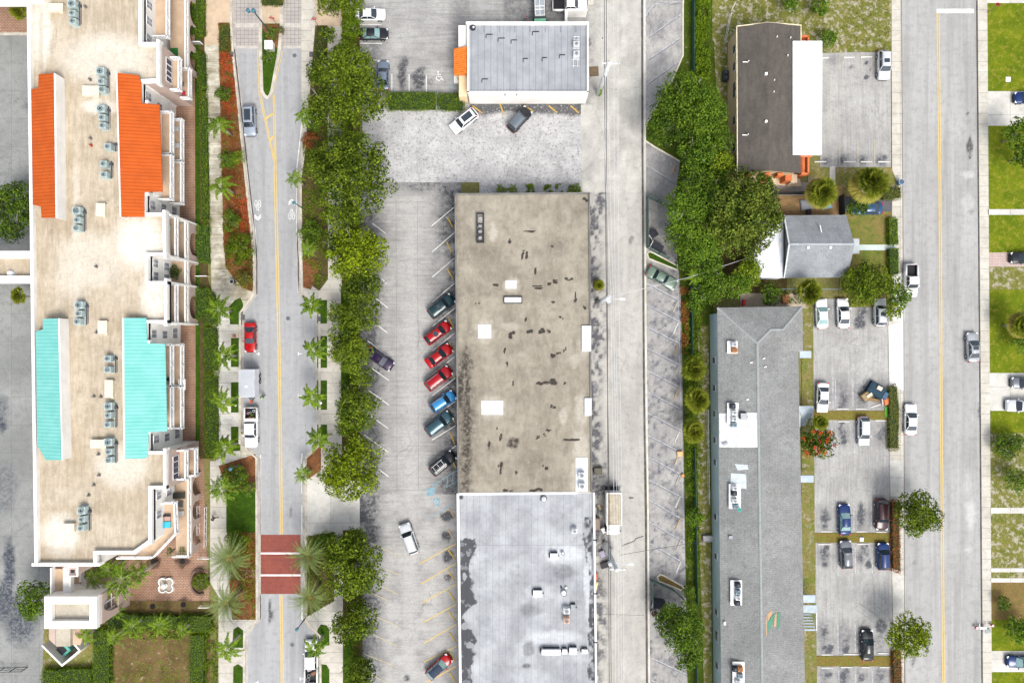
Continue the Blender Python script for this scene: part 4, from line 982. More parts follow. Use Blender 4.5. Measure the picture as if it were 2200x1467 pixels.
mb.build('parapet', mat('parapet_dark', (.12, .12, .12), (.2, .19, .17), .4), Tn)
mb = MB()
for r in (rect(1086, 602, 1110, 620), rect(1027, 697, 1055, 727), rect(1034, 861, 1081, 891)): mb.prism(P2(r, zt), zt - .3, zt - .22)
split(mb.build('white_patch', mat('white_coating', (.66, .66, .65), (.50, .51, .52), 1.4, grain=.1), Tn))
mb = MB(); mb.prism(P2(rect(1250, 700, 1270, 755), zt), zt - .5, zt + .08); mb.prism(P2(rect(1256, 855, 1271, 893), zt), zt - .5, zt + .06); mb.prism(P2(rect(1237, 983, 1263, 1056), zt), zt - .3, zt - .19)
split(mb.build('edge_flashing', mat('pale_flashing', (.66, .69, .72), (.55, .58, .60), .6, grain=.05), Tn))
mb = MB(); mb.prism(P2(rect(1082, 637, 1122, 652), zt), zt - .3, zt + .1); fo = mb.build('skylight', m_dark_, Tn)
mb = MB(); mb.prism(P2(rect(1084, 639, 1120, 650), zt), zt - .1, zt + .14); mb.build('pane', mat('skylight_pane', (.70, .70, .68), (.6, .6, .6), 1), fo, origin=Tn.location)

# ---- pale ponded roof to the south
def grey_fn(X, Y):
    n = fbm(X * .05 + 3, Y * .03, 4); n2 = fbm(X * .025, Y * .025 + 8, 5); n3 = fbm(X * .02 + 20, Y * .035 + 3, 3); n4 = fbm(X * .12, Y * .1, 4)
    edge = 1001 + 40 * n3 + 12 * (n4 - .5) - 22 * np.exp(-((Y - 1330) / 18.0) ** 2)
    d = np.clip((edge - X) / 7, 0, 1) * (X > 989) * np.clip((Y - 1150 - 14 * n4) / 4, 0, 1) * (1.3 + .6 * n4)
    d = np.minimum(d, 1.0) * np.where(n4 > .60, .45, 1)
    holes = (((X - 998) / 5) ** 2 + ((Y - 1238) / 9) ** 2 < 1) | (((X - 1010) / 9) ** 2 + ((Y - 1386) / 7) ** 2 < 1) | (((X - 998) / 8) ** 2 + ((Y - 1345) / 8) ** 2 < 1)
    d = np.where(holes, 0.15, d)
    e2 = (X > 1266 - 26 * n2) * (X < 1273) * (Y > 1110) * (Y < 1215) + (X > 1272 - 14 * n) * (X < 1278) * (Y > 1210) * (Y < 1460)
    d = np.maximum(d, e2 * .8 * np.clip((n4 - .35) * 4, 0, 1))
    m = np.clip((n2 - .45) * 2.2, 0, 1) * .20
    return np.maximum(d, m * (np.abs(X - 1130) < 130)), np.clip((.5 - n2) * 3, 0, 1) * .5
m_gr = pave('pale_grey_roof', (.38, .395, .41), (.30, .31, .33), (.04, .043, .05), dmin=.8, pale=(.52, .54, .56), joint=(.95, 30, 0, .02), grain=.10, scl=.16)
G_ = wthing('pale_roof_building', 'flat roofed block with pale grey ponded roof south of the tan roof', 'building', W(1131, 1260))
zt2 = 5.5
gp = [(981, 1062), (1276, 1057), (1284, 1640), (989, 1640)]
mb = MB(); mb.prism(P2(gp, zt2), 0, zt2 - .42); mb.build('wall', m_stucco, G_)
roof_grid(G_, [(985, 1063), (1274, 1059), (1280, 1640), (991, 1640)], zt2 - .38, m_gr, [(1168, 1070, 8, 8, 1.2), (990, 1068, 6, 5, .8), (1132, 1430, 9, 6, .5), (1040, 1310, 20, 40, .2), (1210, 1230, 30, 16, .32), (1140, 1310, 26, 16, .32), (1136, 1395, 12, 16, .35)],
          [(1210, 1190, 50, 20, .9), (1190, 1370, 60, 18, 1.0), (1262, 1250, 8, 80, .9), (1160, 1270, 30, 20, .7)], grey_fn)
mb = MB(); bar(mb, (983.5, 1060), (991.5, 1640), zt2, .34, .5); bar(mb, (1276, 1058), (1283, 1640), zt2, .30, .5); mb.build('parapet', m_stucco, G_)
mb = MB(); bar(mb, (986, 1061), (1240, 1059), zt2 - .1, .35, .3); mb.build('party_wall_cap', mat('pale_flashing', (.66, .69, .72)), G_)
mb = MB()
for y in (1160, 1275, 1380): a = W(1279.5, y, zt2 + .05); mb.box((a.x, a.y, zt2 - .1), (.6, .12, .4))
mb.build('drain_bracket', m_dark_, G_)

# ---- brown gabled two storey block with white wing
Br = wthing('brown_roof_building', 'cream walled block under a shallow brown felt gable roof', 'building', W(1640, 215))
ze, zr_ = 5.5, 6.4
m_brown_roof = pave('brown_felt', (.098, .086, .074), (.075, .066, .057), (.05, .045, .04), pale=(.3, .28, .25), streak=(1.4, .35, 1), grain=.22, scl=.3)
def gable(parent, L, R_, z, zr, m_, yt, yb, ridge_x, nm='roof', skirt=.25):
    v = [W(L[0], yt[0], z), W(ridge_x, yt[1], zr), W(R_[0], yt[2], z), W(R_[1], yb[2], z), W(ridge_x, yb[1], zr), W(L[1], yb[0], z)]
    mb = MB(); q = [p.to_tuple() for p in v]; lo = [(p.x, p.y, p.z - skirt) for p in v]
    mb.add(q + lo, [(0, 5, 4, 1), (1, 4, 3, 2), (6, 7, 10, 11), (7, 8, 9, 10), (0, 1, 7, 6), (1, 2, 8, 7), (2, 3, 9, 8), (3, 4, 10, 9), (4, 5, 11, 10), (5, 0, 6, 11)])
    o = mb.build(nm, m_, parent); bm = bmesh.new(); bm.from_mesh(o.data); bmesh.ops.recalc_face_normals(bm, faces=bm.faces); bm.to_mesh(o.data); bm.free(); return v
gable(Br, (1584, 1585), (1721, 1720), ze, zr_, m_brown_roof, (57, 49, 55), (370, 366, 372), 1652)
mb = MB(); mb.prism(P2(rect(1587, 60, 1718, 366), ze), 0, ze - .2); mb.build('wall', mat('cream_wall', (.50, .39, .23), (.45, .35, .21), .6), Br)
mb = MB()
for a, b in (((1583, 56), (1584.5, 371)), ): bar(mb, a, b, ze + .02, .12, .2)
bar(mb, (1584, 56.5), (1652, 48.5), 5.98, .12, .12); bar(mb, (1652, 48.5), (1721, 54.5), 5.98, .12, .12); bar(mb, (1721, 54), (1721, 90), ze + .02, .12, .2)
mb.build('eaves_trim', mat('cream_trim', (.75, .65, .45)), Br)
mb = MB(); mb.prism(P2([(1702, 90), (1765, 90), (1764, 333), (1702, 333)], 5.7), 5.35, 5.95); mb.build('white_roof', mat('white_membrane', (.82, .82, .81), (.76, .76, .75), .35, grain=.03), Br)
mb = MB()
for x, y, w_, h_ in ((1749, 228, 3, 3), (1748, 245, 1.5, 18), (1754, 295, 1.2, 12), (1761, 297, 1, 10), (1748, 135, 1, 8)): p = W(x, y, 5.95); mb.box((p.x, p.y, 5.955), (w_ * S * .8, h_ * S * .8, .012))
mb.build('roof_blemish', mat('grey_scuff', (.3, .3, .3)), Br)
m_or = mat('orange_render', (.60, .17, .06), (.52, .14, .05))
mb = MB()
for y0, y1 in ((78, 90), (334, 373)): mb.prism(P2(rect(1721, y0, 1738, y1), 3.2), 0, 3.0)
bar(mb, (1737, 78), (1737, 90), 5.2, .25, 1.0); bar(mb, (1737, 333), (1737, 373), 5.0, .25, 1.0); bar(mb, (1722, 373), (1738, 373), 5.0, .25, 1.0); bar(mb, (1722, 78), (1738, 78), 5.2, .25, 1.0)
bar(mb, (1720, 335), (1745, 335), 5.25, .35, .3)
split(mb.build('orange_balcony', m_or, Br))
mb = MB(); mb.prism(P2([(1578, 383), (1587, 372), (1728, 378), (1732, 396), (1590, 386)], 2.0), 0, .3)
for x in (1614, 1652, 1700): mb.prism(P2(rect(x, 374, x + 14, 392), 2.4), 0, 2.2)
mb.build('rear_porch', mat('cream_wall2', (.60, .48, .33), (.5, .4, .28)), Br)
mb = MB()
for x in (1632, 1688): mb.prism(P2(rect(x, 374, x + 14, 388), 2.6), 0, 2.5)
for x in (1645, 1605, 1672): mb.prism(P2(rect(x, 371, x + 12, 377), 4.6), 2.6, 4.4)
split(mb.build('orange_stair_screen', m_or, Br))
def small_window(B_, x, yc, zc, wy, hz):
    f = MB(); wall_box(f, x - .06, x, yc - wy / 2 - .08, yc + wy / 2 + .08, zc - hz / 2 - .08, zc + hz / 2 + .08); fo = f.build('window', m_rail, B_)
    p = MB(); wall_box(p, x - .085, x - .02, yc - wy / 2, yc + wy / 2, zc - hz / 2, zc + hz / 2); p.build('pane', m_glassd, fo, origin=B_.location)
xw = W(1587, 0, ze).x
for py in (105, 142, 185, 200, 258, 315): small_window(Br, xw, YZ(py, 3.8), 3.6, 1.2, 1.1)
mb = MB()
p = W(1645, 160, 6.3); mb.box((p.x, p.y, 6.45), (.38, .38, .3)); p = W(1645, 262, 6.3); mb.cyl((p.x, p.y, 6.3), .2, .3, 12)
for x, y in ((1669, 80), (1698, 82), (1692, 120), (1663, 173), (1662, 198)): p = W(x, y, 6.2); mb.box((p.x, p.y, 6.3), (.1, .2, .3))
for x, y in ((1607, 133), (1606, 290)): p = W(x, y, 6.0); mb.cyl((p.x, p.y, 5.6), .08, .8, 8); mb.box((p.x - .4, p.y, 5.9), (.7, .14, .08))
split(mb.build('roof_vent', m_stucco, Br))

# ---- small grey gabled house with white flat extension
Hs = wthing('small_house', 'small house with silver grey gable roof and white flat extension', 'house', W(1755, 530))
m_shing = pave('silver_shingle', (.27, .29, .305), (.21, .225, .24), (.1, .1, .11), joint=(.9, .28, .5, .012), grain=.2, scl=.25)
v = [W(1684, 463, 2.9), W(1818, 462, 2.9), W(1836, 525, 4.9), W(1695, 525, 4.9), W(1686, 597, 2.9), W(1821, 596, 2.9)]
mb = MB(); q = [p.to_tuple() for p in v]; lo = [(p.x, p.y, p.z - .2) for p in v]
mb.add(q + lo, [(0, 3, 2, 1), (3, 4, 5, 2), (6, 7, 8, 9), (9, 8, 11, 10), (0, 1, 7, 6), (1, 2, 8, 7), (2, 5, 11, 8), (5, 4, 10, 11), (4, 3, 9, 10), (3, 0, 6, 9)])
o = mb.build('roof', m_shing, Hs); bm = bmesh.new(); bm.from_mesh(o.data); bmesh.ops.recalc_face_normals(bm, faces=bm.faces); bm.to_mesh(o.data); bm.free()
mb = MB(); mb.prism(P2(rect(1690, 468, 1812, 591), 2.9), 0, 2.72)
a = [W(1690, 468, 2.7), W(1690, 591, 2.7), W(1698, 525, 4.7)]; b = [W(1812, 468, 2.7), W(1812, 591, 2.7), W(1826, 525, 4.7)]
mb.build('wall', mat('pale_grey_wall', (.45, .47, .45)), Hs)
mb = MB(); bar(mb, (1694, 524.5), (1837, 524.5), 4.95, .30, .12); mb.build('ridge_cap', mat('ridge_grey', (.36, .39, .41)), Hs)
mb = MB(); mb.add([W(1683.2, 462, 2.95), W(1694, 525, 4.96), W(1697, 525, 4.96), W(1686.5, 462, 2.95), W(1686, 598, 2.95), W(1683.5, 598, 2.95)], [(0, 1, 2, 3), (1, 5, 4, 2)]); mb.build('rake_trim', mat('pale_trim', (.62, .66, .66)), Hs)
mb = MB(); mb.prism(P2([(1622, 500), (1640, 475), (1683, 475), (1683, 597), (1620, 597)], 2.7), 0, 2.7); mb.build('flat_extension', mat('white_sheet', (.62, .66, .70), (.72, .74, .76), .3, grain=.05), Hs)
mb = MB(); mb.prism(P2(rect(1830, 513, 1846, 545), 2.9), 2.5, 2.95); mb.build('porch_roof', mat('porch_sheet', (.42, .46, .47)), Hs)
mb = MB()
for x, y in ((1736, 532), (1784, 532)): p = W(x, y, 4.75); mb.box((p.x, p.y, 4.8), (.36, .36, .2))
bar(mb, (1762, 484), (1765, 499), 4.2, .12, .3)
for x, y in ((1677, 505), (1678, 525), (1680, 570)): p = W(x, y, 2.8); mb.box((p.x, p.y, 2.75), (.3, .9, .12))
split(mb.build('roof_vent', m_stucco, Hs))

# ---- long grey shingled apartment block
Lg = wthing('grey_roof_building', 'long low apartment block with weathered grey hipped shingle roof', 'building', W(1632, 1060))
m_gs = pave('grey_shingle', (.25, .256, .25), (.195, .20, .195), (.08, .09, .09), pale=(.3, .32, .32), joint=(.9, .3, .5, .012), spot=.3, grain=.34, scl=.22)
ze = 4.4; zr_ = 5.9
V = {}
def vv(k, x, y, z): V[k] = W(x, y, z)
vv('nw', 1541, 661, ze); vv('ne', 1724, 658, ze); vv('r1', 1627, 737, zr_); vv('j1', 1656, 708, zr_ - .35); vv('j2', 1682, 708, zr_ - .35)
vv('ee', 1725, 754, ze); vv('ei', 1715, 755, ze); vv('sw', 1551, 1640, ze); vv('r2', 1640, 1640, zr_); vv('se', 1733, 1640, ze); vv('w2', 1700, 752, ze + .25)
keys = list(V); idx = {k: i for i, k in enumerate(keys)}
F = [('nw', 'sw', 'r2', 'r1'), ('nw', 'r1', 'j1', 'ne'), ('j1', 'j2', 'ne'), ('ne', 'j2', 'ee'), ('j2', 'j1', 'w2', 'ei', 'ee'), ('j1', 'r1', 'w2'), ('r1', 'r2', 'se', 'ei', 'w2')]
mb = MB(); mb.add([V[k].to_tuple() for k in keys], [tuple(idx[k] for k in f) for f in F])
o = mb.build('roof', m_gs, Lg); bm = bmesh.new(); bm.from_mesh(o.data); bmesh.ops.triangulate(bm, faces=bm.faces); bmesh.ops.recalc_face_normals(bm, faces=bm.faces)
for f in bm.faces:
    if f.normal.z < 0: f.normal_flip()
bm.to_mesh(o.data); bm.free()
mb = MB(); mb.prism(P2([(1541.5, 673), (1723.5, 661), (1724.5, 753), (1714.5, 756), (1732, 1640), (1551.5, 1640)], ze), 0, ze - .03); mb.build('wall', mat('pale_teal_wall', (.36, .46, .47), (.33, .43, .45), .6, grain=.05), Lg)
mb = MB(); m_cap = mat('hip_cap', (.28, .30, .30), (.24, .26, .26))
def cap(a, b, wd=.34):
    a, b = V[a], V[b]; d = b - a; n_ = Vector((-d.y, d.x, 0)).normalized() * wd / 2; u = Vector((0, 0, .03))
    mb.add([a + n_, a + u * 2, b + u * 2, b + n_, a - n_, b - n_], [(0, 3, 2, 1), (1, 2, 5, 4)])
cap('r1', 'r2'); cap('nw', 'r1'); cap('ne', 'j2'); cap('j1', 'j2'); cap('r1', 'j1')
for v_ in ():
    pass
mb.v = [(x, y, z + .03) for x, y, z in mb.v]; mb.build('hip_cap', m_cap, Lg)
mb = MB()
def roofz(px):  # west slope height at pixel x
    return ze + (zr_ - ze) * max(0, min(1, (px - 1543) / 86))
def on_slope(pts, lift=.04, m_=None):
    return [(lambda p: (p.x, p.y, p.z))(W(x, y, roofz(x) + lift)) for x, y in pts]
mb.add(on_slope([(1545, 888), (1545.5, 961), (1630, 961), (1629.5, 886)]), [(0, 1, 2, 3)])
mb.build('white_roof_patch', mat('white_coating', (.78, .78, .76)), Lg)
mb = MB(); mb.add(on_slope([(1570, 1016), (1569, 1046), (1604, 1050), (1603, 1018)]), [(0, 1, 2, 3)]); mb.add(on_slope([(1578, 996), (1585, 1010), (1608, 1008), (1606, 998)]), [(0, 1, 2, 3)])
split(mb.build('silver_roof_patch', mat('silver_coating', (.55, .60, .62), (.45, .5, .52), 2), Lg))
def eslope(px): return zr_ - (zr_ - ze) * max(0, min(1, (px - 1634) / 94))
mb = MB()
for i, (pts, mi) in enumerate(([[(1647, 1320), (1648, 1365), (1645, 1365), (1645, 1328)], 0], [[(1648, 1318), (1657, 1310), (1659, 1318), (1650, 1334)], 0], [[(1650, 1336), (1662, 1318), (1666, 1322), (1657, 1345), (1650, 1358)], 1], [[(1665, 1320), (1669, 1314), (1668, 1345), (1662, 1346)], 0], [[(1669, 1318), (1676, 1314), (1676, 1346), (1669, 1352)], 1])):
    mb.add([tuple(W(x, y, eslope(x) + .05 + i * .004)) for x, y in pts], [tuple(range(len(pts)))], mi)
mb.build('coloured_roof_patch', [mat('ochre_felt', (.45, .30, .17)), mat('green_felt', (.08, .24, .16))], Lg)
mb = MB()
for x, y in ((1614, 779), (1606, 858), (1641, 770), (1644, 788)): p = W(x, y, roofz(x) if x < 1634 else eslope(x)); mb.box((p.x, p.y, p.z + .05), (.35, .18, .14), rz=.3)
p = W(1558, 953, 4.9); mb.box((p.x, p.y, 4.95), (.85, .3, .08), rz=.5, mi=1)
p = W(1569, 1153, 4.9); mb.box((p.x, p.y, 5.0), (.5, .4, .2), mi=1); p = W(1557, 1338, 4.8); mb.box((p.x, p.y, 4.85), (.3, .5, .1))
split(mb.build('roof_vent', [m_stucco, mat('lilac_grey', (.36, .36, .42))], Lg))
xw = W(1541.5, 0, ze).x
for py in (774, 833, 889, 945, 993, 1110, 1195, 1315, 1365, 1430): small_window(Lg, xw + (py - 673) * .0007 * 1.0 + (py - 673) * 9.5 / 967 * S * .96 - (py - 673) * .0007, YZ(py, 2.6), 2.5, .9 if py != 1365 else 1.4, 1.1)
# small porch roofs and outside stairs on its east side
for lab, r_, nm in (('blue grey canopy', rect(1718, 754, 1743, 769), 'canopy'), ('blue grey canopy', rect(1719, 1021, 1748, 1036), 'canopy'), ('blue grey canopy', rect(1723, 1278, 1752, 1294), 'canopy')):
    mb = MB(); mb.prism(P2(r_, 2.6), 2.3, 2.6); mb.build('canopy', mat('blue_grey_sheet', (.36, .42, .52), (.42, .48, .56), 1.0), Lg)
def stairs(x0, x1, y0, y1, n, flip, landing):
    mb = MB(); m_s = [mat('stair_grey', (.40, .46, .50)), m_rail]
    a, b = W(x0, y0, 2), W(x1, y1, 2); L = (a.y - b.y)
    for k in range(n):
        z = 2.6 - 2.4 * (k + 1) / n if not flip else .3 + 2.2 * (k + 1) / n
        y = a.y - L * landing - L * (1 - landing) * (k + .5) / n
        mb.box(((a.x + b.x) / 2, y, z), (abs(b.x - a.x) * .8, L * (1 - landing) / n * .8, .08))
    mb.box(((a.x + b.x) / 2, a.y - L * landing / 2, 2.6), (abs(b.x - a.x), L * landing, .12))
    for x in (a.x, b.x):
        mb.box((x, (a.y + b.y) / 2, 2.4), (.10, L, .12), mi=1)
        for k in range(int(L / .28)): mb.box((x - .10, a.y - .14 - k * .28, 1.9), (.04, .06, 1.0), mi=1)
    mb.build('outside_stair', m_s, Lg)
stairs(1716, 1744, 872, 918, 7, False, .35); stairs(1722, 1752, 1296, 1352, 8, True, .3)
mb = MB(); mb.prism(P2([(1715, 872), (1746, 872), (1746, 884), (1715, 886)], 2.6), 2.4, 2.62); mb.build('stair_landing', mat('pale_sheet', (.62, .66, .68)), Lg)
# =====================================================================  VEGETATION
def leafmesh(name, C, N, size, mat_, rng, aspect=.55, jitter=.7, up=.35):
    n = len(C); N = N + rng.normal(0, jitter, (n, 3)) + np.array([0, 0, up]); N /= np.linalg.norm(N, axis=1)[:, None] + 1e-9
    T = rng.normal(0, 1, (n, 3)); T -= (T * N).sum(1)[:, None] * N; T /= np.linalg.norm(T, axis=1)[:, None] + 1e-9
    Bn = np.cross(N, T); s = size * rng.uniform(.6, 1.25, (n, 1)) / 2
    v = np.stack([C - T * s, C - Bn * s * aspect + T * s * .1, C + T * s, C + Bn * s * aspect + T * s * .1], 1).reshape(-1, 3)
    f = np.arange(n * 4).reshape(-1, 4)
    me = bpy.data.meshes.new(name); fill(me, v, f); me.materials.append(mat_); return me
def crown_points(R, Hc, nc, per, rng, squash=.75, elong=1.0, flat=.2):
    Cs, Ns, K = [], [], []
    for i in range(nc):
        for _ in range(30):
            p = rng.uniform(-1, 1, 3)
            if p @ p > 1 or p[2] < -.2: continue
            q = p / max(.25, np.linalg.norm(p)) * (rng.uniform(.1, 1) ** .45) * .86
            if all((q[0] - k[0]) ** 2 + (q[1] - k[1]) ** 2 > .045 for k in K): break
        K.append(q); c = np.array([q[0] * R, q[1] * R * elong, q[2] * Hc + rng.uniform(-.12, .12) * Hc]); rc = min(1.35, R * rng.choice([.17, .22, .27, .33]))
        d = rng.normal(0, 1, (int(max(12, per * rc * rc)), 3)); d /= np.linalg.norm(d, axis=1)[:, None]
        d = d[d[:, 2] > -.35]
        rr_ = rng.uniform(.72, 1.08, (len(d), 1)) + (rng.random((len(d), 1)) < .06) * .3
        Cs.append(c + d * rc * rr_ * np.array([1, 1, squash])); Ns.append(d)
    return np.concatenate(Cs), np.concatenate(Ns)
m_bark = mat('bark', (.20, .16, .12), (.13, .10, .08), 2, grain=.2)
m_barkg = mat('grey_bark', (.34, .32, .28), (.24, .22, .19), 2, grain=.2)
FOL = {
 'oak': foliage('oak_leaves', (.009, .022, .003), (.056, .102, .007), (.215, .285, .020)),
 'dark': foliage('dark_leaves', (.009, .024, .004), (.052, .108, .010), (.175, .270, .022)),
 'bright': foliage('bright_leaves', (.012, .036, .004), (.062, .135, .012), (.210, .320, .028)),
 'mango': foliage('mango_leaves', (.010, .022, .004), (.052, .094, .012), (.200, .245, .032)),
 'olive': foliage('olive_leaves', (.035, .062, .003), (.120, .180, .007), (.290, .360, .016)),
 'lime': foliage('lime_leaves', (.050, .090, .006), (.130, .200, .010), (.270, .340, .025)),
 'hedge': foliage('hedge_leaves', (.024, .052, .003), (.080, .145, .007), (.180, .260, .012)),
 'yhedge': foliage('yellow_hedge_leaves', (.040, .055, .008), (.110, .125, .018), (.200, .190, .040)),
 'red': foliage('red_flowers', (.30, .03, .01), (.50, .05, .02), (.60, .12, .03)),
 'rust': foliage('rusty_leaves', (.12, .03, .01), (.25, .06, .02), (.30, .15, .04)),
 'palm': foliage('palm_leaves', (.018, .048, .003), (.065, .140, .006), (.230, .330, .015)),
 'date': foliage('date_leaves', (.045, .085, .022), (.120, .185, .050), (.260, .310, .105)),
 'fan': foliage('fan_leaves', (.050, .080, .005), (.150, .185, .012), (.330, .350, .040)),
 'ofan': foliage('old_fan_leaves', (.14, .10, .02), (.24, .20, .04), (.30, .32, .06)),
}
def limbs(R, Hh, Hc, rng, n=6):
    mb = MB(); r0 = max(.10, R * .055)
    mb.tube([(0, 0, 0), (rng.uniform(-.1, .1), rng.uniform(-.1, .1), Hh * .45), (rng.uniform(-.2, .2), rng.uniform(-.2, .2), Hh * .75)], [r0 * 1.3, r0, r0 * .7], 8)
    for k in range(n):
        a = 2 * math.pi * k / n + rng.uniform(-.4, .4); L = R * rng.uniform(.45, .85)
        p0 = Vector((0, 0, Hh * rng.uniform(.35, .6))); p2 = Vector((math.cos(a) * L, math.sin(a) * L, Hh * rng.uniform(.75, .95))); p1 = p0.lerp(p2, .5) + Vector((0, 0, -.25 + rng.uniform(0, .5)))
        mb.tube([p0, p1, p2], [r0 * .6, r0 * .4, r0 * .12], 6)
        for j in range(2):
            q = p1.lerp(p2, rng.uniform(.2, .6)); e = q + Vector((rng.uniform(-1, 1), rng.uniform(-1, 1), .5)) * R * .28; mb.tube([q, e], [r0 * .25, r0 * .06], 5)
    return mb
def tree(px, py, rpx, kind, label, Hh=None, elong=1.0, dens=1.0, leaf=.26, name='broadleaf_tree', group=None, nc=None, bark=None, blossoms=None, rot=0):
    R = rpx * S * .99; Hh = Hh or max(2.2, R * 1.35 + 1.2)
    seed = int(px * 7 + py * 13); rng = np.random.default_rng(seed); rs = random.Random(seed)
    zc = Hh * .68; loc = W(px, py, zc); loc.z = 0
    t = thing(name, label, 'tree', loc, rot, group)
    Hc = min(Hh * .5, R * .8)
    nc_ = nc or int(26 + R * 9)
    leaf = leaf * (1.2 if R > 4 else 1); per = 330 * dens * (.26 / leaf) ** 2
    C, N = crown_points(R, Hc, int(nc_ * .82), per * .85, rng, elong=elong * rs.uniform(.88, 1.12))
    C[:, 2] += zc
    me = leafmesh('crown', C, N, leaf, FOL[kind], rng, .7)
    o = bpy.data.objects.new('crown', me); link(o, t)
    limbs(R, Hh, Hc, rs).build('trunk', bark or m_barkg, t, smooth=True)
    if blossoms:
        idx = rng.choice(len(C), blossoms, replace=False); CC, NN = [], []
        for i in idx:
            if C[i][2] < zc: continue
            CC.append(C[i] + rng.normal(0, .16, (16, 3)) + np.array([0, 0, .2])); NN.append(np.tile([0, 0, 1.], (16, 1)))
        me = leafmesh('blossom', np.concatenate(CC), np.concatenate(NN), .22, FOL['red'], rng, .8); o = bpy.data.objects.new('blossoms', me); link(o, t)
    return t
